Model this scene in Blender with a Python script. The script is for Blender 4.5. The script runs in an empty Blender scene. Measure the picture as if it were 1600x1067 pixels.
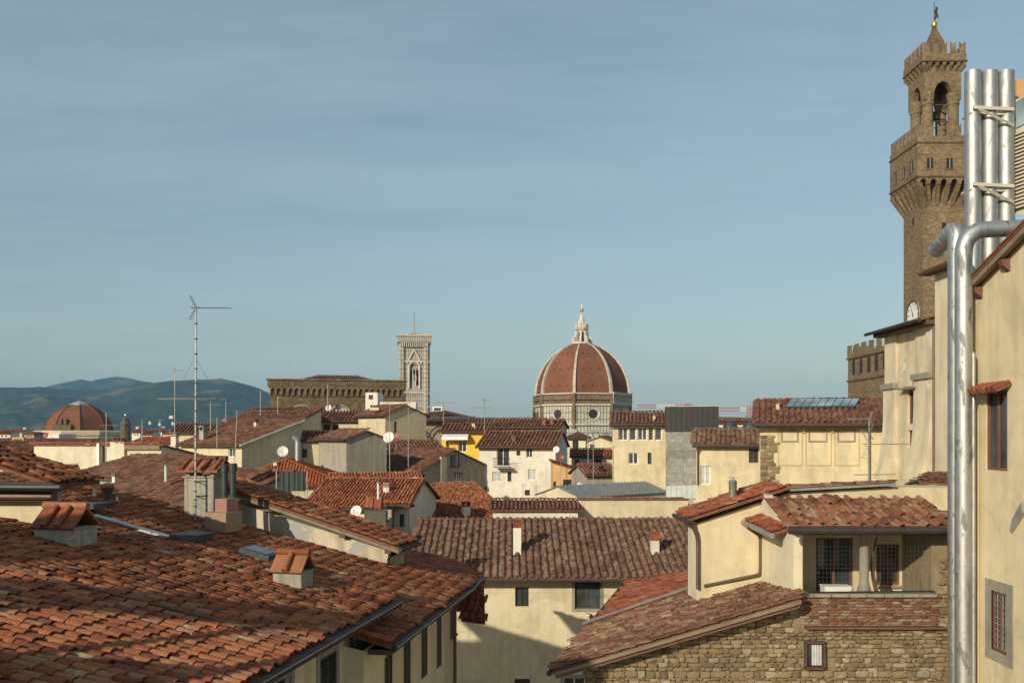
import bpy, bmesh, math, random
import numpy as np
from mathutils import Vector, Matrix
R = math.radians
random.seed(7); rng = np.random.default_rng(7)
scene = bpy.context.scene
COL = scene.collection

# ------------------------------------------------------------------ camera, sky, sun, exposure
CZ, F, HX, HY = 26.0, 1378.0, 800.0, 680.0          # camera height, focal length and horizon in photo pixels
cam_d = bpy.data.cameras.new('camera'); cam = bpy.data.objects.new('camera', cam_d); COL.objects.link(cam)
cam.location = (0, 0, CZ); cam.rotation_euler = (R(90), 0, 0)
cam_d.sensor_width = 36.0; cam_d.lens = F / 1600 * 36.0; cam_d.shift_y = (HY - 533.5) / 1600
cam_d.clip_start = 0.1; cam_d.clip_end = 40000
scene.camera = cam
SUN_AZ, SUN_EL = 36.0, 21.5                          # degrees left of straight behind the camera, above the horizon
to_sun = Vector((-math.sin(R(SUN_AZ)) * math.cos(R(SUN_EL)), -math.cos(R(SUN_AZ)) * math.cos(R(SUN_EL)), math.sin(R(SUN_EL))))
sun_d = bpy.data.lights.new('sun', 'SUN'); sun_d.energy = 4.5; sun_d.angle = R(0.6); sun_d.color = (1.0, 0.885, 0.70)
sun = bpy.data.objects.new('sun', sun_d); COL.objects.link(sun)
sun.rotation_euler = (-to_sun).to_track_quat('-Z', 'Y').to_euler(); sun.location = (0, 0, 120)
world = bpy.data.worlds.new('World'); scene.world = world; world.use_nodes = True
wn, wl = world.node_tree.nodes, world.node_tree.links
for n_ in list(wn): wn.remove(n_)
def W(t, **kw):
    n = wn.new(t)
    for k, v in kw.items(): setattr(n, k, v)
    return n
sky = W('ShaderNodeTexSky', sky_type='NISHITA', sun_disc=False)
sky.sun_elevation = R(SUN_EL); sky.sun_rotation = math.atan2(to_sun.x, to_sun.y)
sky.air_density = 1.3; sky.dust_density = 1.0; sky.ozone_density = 1.6; sky.altitude = 60
tc = W('ShaderNodeTexCoord')
sep = W('ShaderNodeSeparateXYZ'); wl.new(tc.outputs['Generated'], sep.inputs[0])
zz = W('ShaderNodeMath', operation='ADD'); zz.inputs[1].default_value = 0.12; wl.new(sep.outputs['Z'], zz.inputs[0])
zm = W('ShaderNodeMath', operation='MAXIMUM'); zm.inputs[1].default_value = 0.05; wl.new(zz.outputs[0], zm.inputs[0])
dx = W('ShaderNodeMath', operation='DIVIDE'); wl.new(sep.outputs['X'], dx.inputs[0]); wl.new(zm.outputs[0], dx.inputs[1])
dy = W('ShaderNodeMath', operation='DIVIDE'); wl.new(sep.outputs['Y'], dy.inputs[0]); wl.new(zm.outputs[0], dy.inputs[1])
cmb = W('ShaderNodeCombineXYZ'); wl.new(dx.outputs[0], cmb.inputs[0]); wl.new(dy.outputs[0], cmb.inputs[1])
mp = W('ShaderNodeMapping'); mp.inputs['Rotation'].default_value = (0, 0, R(8)); mp.inputs['Scale'].default_value = (0.26, 1.0, 1)
wl.new(cmb.outputs[0], mp.inputs[0])
nz = W('ShaderNodeTexNoise'); nz.inputs['Scale'].default_value = 1.7; nz.inputs['Detail'].default_value = 6; nz.inputs['Roughness'].default_value = 0.52; nz.inputs['Distortion'].default_value = 0.5
wl.new(mp.outputs[0], nz.inputs['Vector'])
nz2 = W('ShaderNodeTexNoise'); nz2.inputs['Scale'].default_value = 6.5; nz2.inputs['Detail'].default_value = 7; nz2.inputs['Roughness'].default_value = 0.6; nz2.inputs['Distortion'].default_value = 1.2; wl.new(mp.outputs[0], nz2.inputs['Vector'])
nmx = W('ShaderNodeMixRGB'); nmx.inputs['Fac'].default_value = 0.34; wl.new(nz.outputs['Fac'], nmx.inputs['Color1']); wl.new(nz2.outputs['Fac'], nmx.inputs['Color2'])
cr = W('ShaderNodeValToRGB'); cr.color_ramp.elements[0].position = 0.36; cr.color_ramp.elements[0].color = (0.20, 0.20, 0.20, 1)
cr.color_ramp.elements[1].position = 0.72; cr.color_ramp.elements[1].color = (0.58, 0.58, 0.58, 1)
wl.new(nmx.outputs[0], cr.inputs[0])
veil = W('ShaderNodeRGB'); veil.outputs[0].default_value = (4.9, 6.5, 6.9, 1)     # thin high cloud, in the sky texture's own units
mixc = W('ShaderNodeMixRGB'); wl.new(cr.outputs[0], mixc.inputs['Fac']); wl.new(sky.outputs[0], mixc.inputs['Color1']); wl.new(veil.outputs[0], mixc.inputs['Color2'])
bg = W('ShaderNodeBackground'); bg.inputs['Strength'].default_value = 0.095
out = W('ShaderNodeOutputWorld'); wl.new(mixc.outputs[0], bg.inputs['Color']); wl.new(bg.outputs[0], out.inputs['Surface'])
scene.view_settings.view_transform = 'Standard'; scene.view_settings.look = 'None'
scene.view_settings.exposure = 0.0; scene.view_settings.gamma = 1.0
scene.render.film_transparent = False
try:
    scene.cycles.use_denoising = True
    scene.cycles.max_bounces = 6; scene.cycles.volume_bounces = 0; scene.cycles.transparent_max_bounces = 8
    scene.cycles.sample_clamp_indirect = 6
except Exception: pass

# ------------------------------------------------------------------ helpers
def V(*a): return Vector(a)
def P(px, py, Y): return Vector(((px - HX) / F * Y, Y, CZ - (py - HY) / F * Y))
def ray(px, py): return Vector(((px - HX) / F, 1.0, -(py - HY) / F))
CAM = Vector((0, 0, CZ))
def on_plane(px, py, O, n):
    d = ray(px, py); return CAM + d * ((O - CAM).dot(n) / d.dot(n))
def to_px(p): return (HX + p.x / p.y * F, HY - (p.z - CZ) / p.y * F)

class Node: pass
ROOT = {}
def thing(name, label, cat, loc, group=None):
    o = bpy.data.objects.new(name, None); COL.objects.link(o); o.location = loc; o.empty_display_size = 0.5
    o['label'] = label; o['category'] = cat
    if group: o['group'] = group
    ROOT[o.name] = Vector(loc)
    return o
def link(name, me, parent=None, mat=None, label=None, cat=None, group=None, kind=None):
    o = bpy.data.objects.new(name, me); COL.objects.link(o)
    if parent is not None:
        o.parent = parent; ROOT[o.name] = ROOT[parent.name]
    else: ROOT[o.name] = Vector((0, 0, 0))
    if mat is not None and len(me.materials) == 0: me.materials.append(mat)
    if label: o['label'] = label
    if cat: o['category'] = cat
    if group: o['group'] = group
    if kind: o['kind'] = kind
    return o

class MB:
    def __init__(s): s.v = []; s.f = []
    def add(s, vs, fs):
        k = len(s.v); s.v += [tuple(x) for x in vs]; s.f += [tuple(i + k for i in f) for f in fs]
    def poly(s, pts): s.add(pts, [tuple(range(len(pts)))])
    def box(s, o, a, b, c):
        o, a, b, c = Vector(o), Vector(a), Vector(b), Vector(c)
        s.add([o, o+a, o+a+b, o+b, o+c, o+a+c, o+a+b+c, o+b+c], [(0,3,2,1), (4,5,6,7), (0,1,5,4), (1,2,6,5), (2,3,7,6), (3,0,4,7)])
    def abox(s, x0, x1, y0, y1, z0, z1): s.box((x0, y0, z0), (x1-x0, 0, 0), (0, y1-y0, 0), (0, 0, z1-z0))
    def cbox(s, c, a, b, h):                     # centred on c in plan, rising h; a and b full-size vectors
        a, b = Vector(a), Vector(b); s.box(Vector(c) - a/2 - b/2, a, b, (0, 0, h))
    def prism(s, pts, vec):
        n = len(pts); vec = Vector(vec); q = [Vector(p) for p in pts]
        s.add(q + [p + vec for p in q], [tuple(range(n))[::-1], tuple(range(n, 2*n))] + [(i, (i+1) % n, (i+1) % n + n, i + n) for i in range(n)])
    def tube(s, pts, r, n=8, cap=True):
        pts = [Vector(p) for p in pts]; rings = []; m = len(pts); rr = r if isinstance(r, (list, tuple)) else [r] * m
        ref = None
        for i, p in enumerate(pts):
            t = (pts[min(i+1, m-1)] - pts[max(i-1, 0)]).normalized()
            if ref is None: ref = Vector((0, 0, 1)) if abs(t.z) < 0.9 else Vector((1, 0, 0))
            a = ref - t * ref.dot(t)
            if a.length < 1e-4: a = Vector((0.3, 0.9, 0.1)) - t * Vector((0.3, 0.9, 0.1)).dot(t)
            a.normalize(); b = t.cross(a); ref = a
            rings += [p + (a * math.cos(2*math.pi*k/n) + b * math.sin(2*math.pi*k/n)) * rr[i] for k in range(n)]
        fs = [(i*n + k, i*n + (k+1) % n, (i+1)*n + (k+1) % n, (i+1)*n + k) for i in range(m-1) for k in range(n)]
        if cap: fs += [tuple(range(n))[::-1], tuple(range((m-1)*n, m*n))]
        s.add(rings, fs)
    def lathe(s, c, prof, n=16, ph=0.0, cap=True):
        c = Vector(c); m = len(prof)
        vs = [c + Vector((r * math.cos(ph + 2*math.pi*k/n), r * math.sin(ph + 2*math.pi*k/n), z)) for r, z in prof for k in range(n)]
        fs = [(i*n + k, i*n + (k+1) % n, (i+1)*n + (k+1) % n, (i+1)*n + k) for i in range(m-1) for k in range(n)]
        if cap: fs += [tuple(range(n))[::-1], tuple(range((m-1)*n, m*n))]
        s.add(vs, fs)
    def mesh(s, name, off, fix=True, smooth=False):
        me = bpy.data.meshes.new(name)
        me.from_pydata([(x-off[0], y-off[1], z-off[2]) for x, y, z in s.v], [], s.f)
        if fix:
            bm = bmesh.new(); bm.from_mesh(me); bmesh.ops.recalc_face_normals(bm, faces=bm.faces); bm.to_mesh(me); bm.free()
        if smooth:
            me.polygons.foreach_set('use_smooth', [True] * len(me.polygons))
            try: me.set_sharp_from_angle(angle=R(40))
            except Exception: pass
        me.update(); return me
    def build(s, name, mat, parent=None, fix=True, smooth=False, **kw):
        off = ROOT[parent.name] if parent is not None else Vector((0, 0, 0))
        return link(name, s.mesh(name, off, fix, smooth), parent, mat, **kw)

# ------------------------------------------------------------------ materials
class NT:
    def __init__(s, name):
        s.m = bpy.data.materials.new(name); s.m.use_nodes = True; s.n = s.m.node_tree.nodes; s.l = s.m.node_tree.links
        s.b = s.n['Principled BSDF']
    def N(s, t, **kw):
        n = s.n.new(t)
        for k, v in kw.items():
            if k in n.inputs: n.inputs[k].default_value = v
            else: setattr(n, k, v)
        return n
    def L(s, a, b): s.l.new(a, b)
    def coord(s, scale=(1, 1, 1)):
        t = s.N('ShaderNodeNewGeometry'); m = s.N('ShaderNodeMapping'); m.inputs['Scale'].default_value = scale
        s.L(t.outputs['Position'], m.inputs[0]); return m.outputs[0]
    def noise(s, scale, detail=4, rough=0.55, vec=None, dist=0.0):
        n = s.N('ShaderNodeTexNoise'); n.inputs['Scale'].default_value = scale; n.inputs['Detail'].default_value = detail
        n.inputs['Roughness'].default_value = rough; n.inputs['Distortion'].default_value = dist
        s.L(vec if vec is not None else s.coord(), n.inputs['Vector']); return n.outputs['Fac']
    def ramp(s, fac, stops, interp='LINEAR'):
        r = s.N('ShaderNodeValToRGB'); cr = r.color_ramp; cr.interpolation = interp
        while len(cr.elements) < len(stops): cr.elements.new(0.5)
        for e, (p, c) in zip(cr.elements, stops):
            e.position = p; e.color = (*c, 1) if len(c) == 3 else c
        s.L(fac, r.inputs[0]); return r.outputs[0]
    def mix(s, a, b, fac, mode='MIX'):
        m = s.N('ShaderNodeMixRGB', blend_type=mode)
        for i, x in (('Fac', fac), ('Color1', a), ('Color2', b)):
            if isinstance(x, (int, float)): m.inputs[i].default_value = x
            elif isinstance(x, tuple): m.inputs[i].default_value = (*x, 1) if len(x) == 3 else x
            else: s.L(x, m.inputs[i])
        return m.outputs[0]
    def bump(s, h, strength=0.4, dist=0.02):
        b = s.N('ShaderNodeBump'); b.inputs['Strength'].default_value = strength; b.inputs['Distance'].default_value = dist
        s.L(h, b.inputs['Height']); s.L(b.outputs[0], s.b.inputs['Normal'])
    def base(s, c, rough=0.85, metal=0.0, spec=None):
        if isinstance(c, tuple): s.b.inputs['Base Color'].default_value = (*c, 1)
        else: s.L(c, s.b.inputs['Base Color'])
        s.b.inputs['Roughness'].default_value = rough; s.b.inputs['Metallic'].default_value = metal
        if spec is not None and 'Specular IOR Level' in s.b.inputs: s.b.inputs['Specular IOR Level'].default_value = spec
        return s.m
g3 = lambda v: (v, v, v)
def sc(c, k): return tuple(min(1, x * k) for x in c)

def m_plaster(name, c, stain=0.5, scale=1.0, patch=0.0, patch_c=(0.5, 0.47, 0.4)):
    t = NT(name)
    n1 = t.noise(0.35 * scale, 5, 0.6); n2 = t.noise(2.6 * scale, 6, 0.62)
    n3 = t.noise(1.0 * scale, 5, 0.6, t.coord((2.2, 2.2, 0.28)))
    a = t.mix(sc(c, 0.86), sc(c, 1.08), t.ramp(n1, [(0.3, g3(0)), (0.7, g3(1))]))
    a = t.mix(a, t.ramp(n2, [(0.25, g3(0.78)), (0.6, g3(1))]), 0.55, 'MULTIPLY')
    a = t.mix(a, t.ramp(n3, [(0.28, (0.5, 0.46, 0.4)), (0.55, g3(1))]), stain, 'MULTIPLY')
    n5 = t.noise(0.55 * scale, 7, 0.7, dist=0.8); a = t.mix(a, t.ramp(n5, [(0.40, g3(0.80)), (0.47, g3(1)), (0.60, g3(1)), (0.66, g3(1.10))]), 0.55, 'MULTIPLY')
    n6 = t.noise(3.4 * scale, 6, 0.7, t.coord((1.6, 1.6, 0.10))); a = t.mix(a, t.ramp(n6, [(0.30, (0.62, 0.57, 0.5)), (0.46, g3(1))]), 0.28 * stain + 0.04, 'MULTIPLY')
    if patch > 0:
        n4 = t.noise(0.9 * scale, 6, 0.65, dist=0.6)
        a = t.mix(a, patch_c, t.ramp(n4, [(0.62 - 0.2 * patch, g3(0)), (0.65 - 0.2 * patch, g3(1))]))
    h = t.noise(14 * scale, 4, 0.6)
    t.bump(h, 0.25, 0.02)
    return t.base(a, 0.92, spec=0.2)
def m_flat(name, c, rough=0.6, metal=0.0, var=0.25, scale=3.0):
    t = NT(name); n = t.noise(scale, 5, 0.6)
    a = t.mix(sc(c, 1 - var), sc(c, 1 + var), t.ramp(n, [(0.3, g3(0)), (0.7, g3(1))]))
    return t.base(a, rough, metal)
TERRA = [(0.0, (0.145, 0.052, 0.030)), (0.15, (0.20, 0.068, 0.035)), (0.34, (0.275, 0.088, 0.040)), (0.52, (0.34, 0.112, 0.046)),
         (0.68, (0.37, 0.140, 0.060)), (0.82, (0.32, 0.145, 0.074)), (0.90, (0.35, 0.19, 0.10)), (0.955, (0.45, 0.33, 0.18)), (1.0, (0.30, 0.20, 0.11))]
BROWN = [(0.0, (0.085, 0.043, 0.031)), (0.25, (0.120, 0.057, 0.039)), (0.5, (0.160, 0.074, 0.048)), (0.75, (0.195, 0.095, 0.060)), (0.92, (0.19, 0.115, 0.078)), (1.0, (0.25, 0.17, 0.115))]
GREYB = [(0.0, (0.09, 0.050, 0.036)), (0.25, (0.13, 0.072, 0.048)), (0.5, (0.175, 0.098, 0.064)), (0.72, (0.205, 0.125, 0.084)), (0.88, (0.245, 0.175, 0.125)), (0.95, (0.22, 0.095, 0.055)), (1.0, (0.23, 0.155, 0.105))]
ORANGE = [(0.0, (0.25, 0.066, 0.03)), (0.5, (0.37, 0.10, 0.038)), (1.0, (0.42, 0.145, 0.055))]
RED = [(0.0, (0.16, 0.046, 0.028)), (0.35, (0.25, 0.07, 0.038)), (0.7, (0.31, 0.10, 0.05)), (0.9, (0.33, 0.17, 0.085)), (1.0, (0.25, 0.15, 0.09))]
LICHEN = [(0.0, (0.11, 0.05, 0.033)), (0.3, (0.17, 0.075, 0.045)), (0.55, (0.24, 0.115, 0.066)), (0.78, (0.27, 0.165, 0.105)), (0.92, (0.33, 0.25, 0.17)), (0.97, (0.33, 0.22, 0.06)), (1.0, (0.30, 0.15, 0.08))]
PORCH = [(0.0, (0.12, 0.052, 0.034)), (0.25, (0.18, 0.075, 0.045)), (0.5, (0.25, 0.105, 0.058)), (0.75, (0.30, 0.15, 0.085)), (0.92, (0.31, 0.20, 0.12)), (1.0, (0.36, 0.27, 0.17))]
def m_tile(name, pal, src='island', grime=0.55, lich=0.25, lich_c=(0.30, 0.25, 0.17), scale=1.0):
    t = NT(name)
    if src == 'island': g = t.N('ShaderNodeNewGeometry'); rnd = g.outputs['Random Per Island']
    else: g = t.N('ShaderNodeObjectInfo'); rnd = g.outputs['Random']
    pos = t.coord()
    nq = t.noise(0.9, 3, 0.5, pos); wm = t.N('ShaderNodeMath', operation='MULTIPLY_ADD'); wm.inputs[1].default_value = 0.8; wm.inputs[2].default_value = -0.40; t.L(nq, wm.inputs[0])
    ws = t.N('ShaderNodeMath', operation='MULTIPLY_ADD'); ws.inputs[1].default_value = 0.78; ws.inputs[2].default_value = 0.09; t.L(rnd, ws.inputs[0]); wa = t.N('ShaderNodeMath', operation='ADD', use_clamp=True); t.L(ws.outputs[0], wa.inputs[0]); t.L(wm.outputs[0], wa.inputs[1]); col = t.ramp(wa.outputs[0], pal)
    n1 = t.noise(9 * scale, 5, 0.65, pos); n2 = t.noise(28 * scale, 4, 0.7, pos); n3 = t.noise(0.55 * scale, 4, 0.6, pos)
    col = t.mix(col, t.ramp(n1, [(0.28, g3(0.45)), (0.62, g3(1.08))]), grime, 'MULTIPLY')
    col = t.mix(col, t.ramp(n3, [(0.3, g3(0.72)), (0.7, g3(1.15))]), 0.7, 'MULTIPLY')
    lf = t.mix(t.ramp(n1, [(0.55, g3(0)), (0.72, g3(1))]), t.ramp(n2, [(0.42, g3(0)), (0.6, g3(1))]), 1.0, 'MULTIPLY')
    col = t.mix(col, lich_c, t.mix(g3(0), lf, lich))
    t.bump(n2, 0.35, 0.012)
    return t.base(col, 0.88, spec=0.25)
def m_stone(name, pal, src='object', scale=1.0):
    t = NT(name)
    if src == 'island': g = t.N('ShaderNodeNewGeometry'); rnd = g.outputs['Random Per Island']
    else: g = t.N('ShaderNodeObjectInfo'); rnd = g.outputs['Random']
    col = t.ramp(rnd, pal); pos = t.coord()
    n1 = t.noise(7 * scale, 6, 0.68, pos); n2 = t.noise(30 * scale, 4, 0.7, pos)
    col = t.mix(col, t.ramp(n1, [(0.25, g3(0.5)), (0.65, g3(1.12))]), 0.75, 'MULTIPLY')
    b = t.mix(n1, n2, 0.4); t.bump(b, 0.7, 0.03)
    return t.base(col, 0.93, spec=0.15)
def wall_coord(t):
    """along-the-wall and height coordinates on any upright face"""
    g = t.N('ShaderNodeNewGeometry'); s = t.N('ShaderNodeSeparateXYZ'); t.L(g.outputs['Position'], s.inputs[0])
    x = t.N('ShaderNodeVectorMath', operation='CROSS_PRODUCT'); t.L(g.outputs['True Normal'], x.inputs[0]); x.inputs[1].default_value = (0, 0, 1)
    d = t.N('ShaderNodeVectorMath', operation='DOT_PRODUCT'); t.L(x.outputs[0], d.inputs[0]); t.L(g.outputs['Position'], d.inputs[1])
    cb = t.N('ShaderNodeCombineXYZ'); t.L(d.outputs['Value'], cb.inputs[0]); t.L(s.outputs[2], cb.inputs[1]); return cb
def m_masonry(name, c, bw=0.6, bh=0.28, mortar=None, far=False):
    """distant masonry: blocks too small to tell apart"""
    t = NT(name); cb = wall_coord(t)
    br = t.N('ShaderNodeTexBrick'); t.L(cb.outputs[0], br.inputs['Vector'])
    br.inputs['Scale'].default_value = 1.0; br.inputs['Brick Width'].default_value = bw; br.inputs['Row Height'].default_value = bh
    br.inputs['Mortar Size'].default_value = 0.02; br.inputs['Bias'].default_value = -0.1
    br.inputs['Color1'].default_value = (*sc(c, 0.72), 1); br.inputs['Color2'].default_value = (*sc(c, 1.28), 1)
    br.inputs['Mortar'].default_value = (*(mortar or sc(c, 0.6)), 1)
    n1 = t.noise(0.35, 5, 0.6); n2 = t.noise(3.2, 4, 0.7)
    a = t.mix(br.outputs['Color'], t.ramp(n2, [(0.3, g3(0.6)), (0.62, g3(1.1)), (0.72, g3(1.7))]), 0.8, 'MULTIPLY')
    a = t.mix(a, t.ramp(n1, [(0.3, g3(0.75)), (0.7, g3(1.1))]), 0.8, 'MULTIPLY')
    t.bump(n2, 0.6, 0.08)
    return t.base(a, 0.93, spec=0.15)
def m_metal(name, c=(0.58, 0.59, 0.57), rough=0.44, patch=0.6):
    t = NT(name); n1 = t.noise(1.6, 6, 0.65, t.coord((3, 3, 0.9)), 0.5); n2 = t.noise(5, 4, 0.6)
    a = t.mix(c, sc(c, 0.42), t.mix(g3(0), t.ramp(n1, [(0.56, g3(0)), (0.59, g3(1))]), patch))
    a = t.mix(a, t.ramp(n2, [(0.3, g3(0.8)), (0.7, g3(1.05))]), 0.6, 'MULTIPLY')
    rr = t.ramp(n1, [(0.4, g3(rough)), (0.62, g3(rough + 0.22))]); t.L(rr, t.b.inputs['Roughness'])
    m = t.base(a, rough, 0.92); t.L(rr, t.b.inputs['Roughness']); return m
def m_glass(name='window_glass', c=(0.028, 0.033, 0.036), rough=0.06):
    t = NT(name); n = t.noise(0.8, 3, 0.5)
    a = t.mix(c, sc(c, 2.6), t.ramp(n, [(0.4, g3(0)), (0.7, g3(1))]))
    return t.base(a, rough, 0.0, 0.6)

M = {}
M['cream'] = m_plaster('cream_plaster', (0.64, 0.555, 0.375), 0.35)
M['cream_lit'] = m_plaster('pale_lit_cream_plaster', (0.70, 0.63, 0.46), 0.3)  # lit copy of the cream plaster, sunlit tone put into its colour
M['yellow'] = m_plaster('warm_yellow_plaster', (0.66, 0.56, 0.36), 0.4)
M['ochre'] = m_plaster('ochre_plaster', (0.60, 0.46, 0.25), 0.25)
M['bright'] = m_plaster('bright_yellow_plaster', (0.78, 0.50, 0.075), 0.15)
M['white'] = m_plaster('white_plaster', (0.72, 0.67, 0.56), 0.3)
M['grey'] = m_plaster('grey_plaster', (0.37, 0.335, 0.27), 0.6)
M['dirty'] = m_plaster('patched_cream_plaster', (0.58, 0.50, 0.36), 0.8, 1.0, 0.5, (0.34, 0.33, 0.30))
M['old'] = m_plaster('weathered_cream_plaster', (0.66, 0.57, 0.40), 0.55, 0.7, 0.10, (0.66, 0.60, 0.48))
M['orange_wall'] = m_plaster('apricot_plaster', (0.66, 0.38, 0.17), 0.3)
M['concrete'] = m_plaster('stained_concrete', (0.40, 0.37, 0.30), 0.9, 2.0, 0.35, (0.25, 0.24, 0.21))
M['wood'] = m_flat('dark_wood', (0.085, 0.05, 0.032), 0.7)
M['redwood'] = m_flat('red_brown_wood', (0.15, 0.065, 0.045), 0.65)
M['gutter'] = m_flat('dark_gutter_metal', (0.040, 0.036, 0.030), 0.65, 0.2)
M['copper'] = m_flat('brown_downpipe', (0.13, 0.085, 0.055), 0.5, 0.3)
M['black'] = m_flat('black_paint', (0.018, 0.017, 0.016), 0.5)
M['shutter'] = m_flat('dark_green_shutter', (0.028, 0.030, 0.022), 0.55)
M['glass'] = m_glass()
M['sky_glass'] = m_glass('skylight_glass', (0.14, 0.18, 0.20), 0.12)
M['curtain'] = m_flat('white_curtain', (0.42, 0.43, 0.41), 0.8)
M['whitepaint'] = m_flat('white_paint', (0.72, 0.71, 0.67), 0.5, 0, 0.12)
M['trim'] = m_plaster('grey_stone_trim', (0.31, 0.29, 0.235), 0.5, 2.0)
M['steel'] = m_metal('galvanised_steel', (0.44, 0.45, 0.43), 0.48, patch=0.3); M['steel_worn'] = m_metal('peeling_galvanised_steel', (0.48, 0.49, 0.47), 0.46, patch=0.8)
M['steel_dull'] = m_metal('dull_zinc', (0.50, 0.51, 0.50), 0.45, 0.8)
M['mast'] = m_flat('grey_mast_metal', (0.34, 0.33, 0.30), 0.5, 0.5)
M['slate'] = m_flat('dark_flashing', (0.05, 0.058, 0.062), 0.5, 0.3)
M['alu'] = m_flat('pale_aluminium', (0.55, 0.58, 0.58), 0.35, 0.7)
M['beam'] = m_flat('weathered_beam', (0.20, 0.155, 0.10), 0.8)
M['board'] = m_flat('terracotta_board', (0.16, 0.07, 0.042), 0.9, 0, 0.35, 5)
M['dish_white'] = m_flat('pale_dish_paint', (0.62, 0.62, 0.58), 0.5, 0, 0.1)
M['dish_red'] = m_flat('brick_red_dish_paint', (0.20, 0.05, 0.04), 0.5, 0, 0.2)
for nm, pal, gr, li in (('terra', TERRA, 0.55, 0.28), ('brown', BROWN, 0.45, 0.10), ('greyb', GREYB, 0.6, 0.3), ('orange', ORANGE, 0.3, 0.05), ('red', RED, 0.45, 0.12), ('porch', PORCH, 0.6, 0.3), ('lichen', LICHEN, 0.7, 0.75)):
    M['tile_' + nm] = m_tile('roof_tile_' + nm, pal, 'island', gr, li)
    M['otile_' + nm] = m_tile('single_roof_tile_' + nm, pal, 'object', gr, li)
# ------------------------------------------------------------------ roofs made of tiles
NS = 5
def cover_template(r, h, l, n=NS):
    vs, fs = [], []
    th = [math.pi * k / n for k in range(n + 1)]
    for a in th: vs.append((r * math.cos(a), 0.0, h * math.sin(a) + 0.022))
    for a in th: vs.append((0.80 * r * math.cos(a), l, 0.86 * h * math.sin(a) - 0.004))
    for a in th: vs.append((0.80 * r * math.cos(a), 0.006, 0.74 * h * math.sin(a) + 0.018))
    m = n + 1
    for k in range(n): fs.append((k, k + 1, m + k + 1, m + k)[::-1])
    for k in range(n): fs.append((k, k + 1, 2*m + k + 1, 2*m + k))
    return np.array(vs), fs
def pan_arc_template(w, l):
    xs = [-0.5, -0.25, 0.25, 0.5]; zs = [0.055, 0.012, 0.012, 0.055]; vs = []
    for x, z in zip(xs, zs): vs.append((x * w, 0, z + 0.02))
    for x, z in zip(xs, zs): vs.append((x * w * 0.94, l, z))
    for x, z in zip(xs, zs): vs.append((x * w, 0, z))
    return np.array(vs), [(k, k+1, 4+k+1, 4+k) for k in range(3)] + [(8+k, 8+k+1, k+1, k) for k in range(3)]
def pan_flat_template(w, l):
    vs = [(-w/2, 0, 0.042), (w/2, 0, 0.042), (w/2, l, 0.010), (-w/2, l, 0.010), (-w/2, 0, 0.012), (w/2, 0, 0.012)]
    return np.array(vs, float), [(0, 1, 2, 3), (4, 5, 1, 0)]
def inside(poly, u, v):
    c = np.zeros(len(u), bool); n = len(poly)
    for i in range(n):
        (x1, y1), (x2, y2) = poly[i], poly[(i + 1) % n]
        if y1 == y2: continue
        k = ((y1 > v) != (y2 > v)) & (u < (x2 - x1) * (v - y1) / (y2 - y1) + x1); c ^= k
    return c
def np_mesh(name, tv, tf, Rm, T, off):
    """many copies of a template in one mesh: Rm (k,3,3), T (k,3)"""
    k, m = len(T), len(tv)
    co = np.einsum('kij,mj->kmi', Rm, tv) + T[:, None, :] - np.array(off)
    nf = len(tf); fa = np.array(tf)
    loops = (fa[None] + (np.arange(k) * m)[:, None, None]).reshape(-1)
    me = bpy.data.meshes.new(name); me.vertices.add(k * m); me.vertices.foreach_set('co', co.reshape(-1))
    me.loops.add(len(loops)); me.loops.foreach_set('vertex_index', loops.astype(np.int32))
    me.polygons.add(k * nf); me.polygons.foreach_set('loop_start', (np.arange(k * nf) * 4).astype(np.int32))
    try: me.polygons.foreach_set('loop_total', np.full(k * nf, 4, np.int32))
    except Exception: pass
    me.update(calc_edges=True); return me
OTILE = {}
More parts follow.
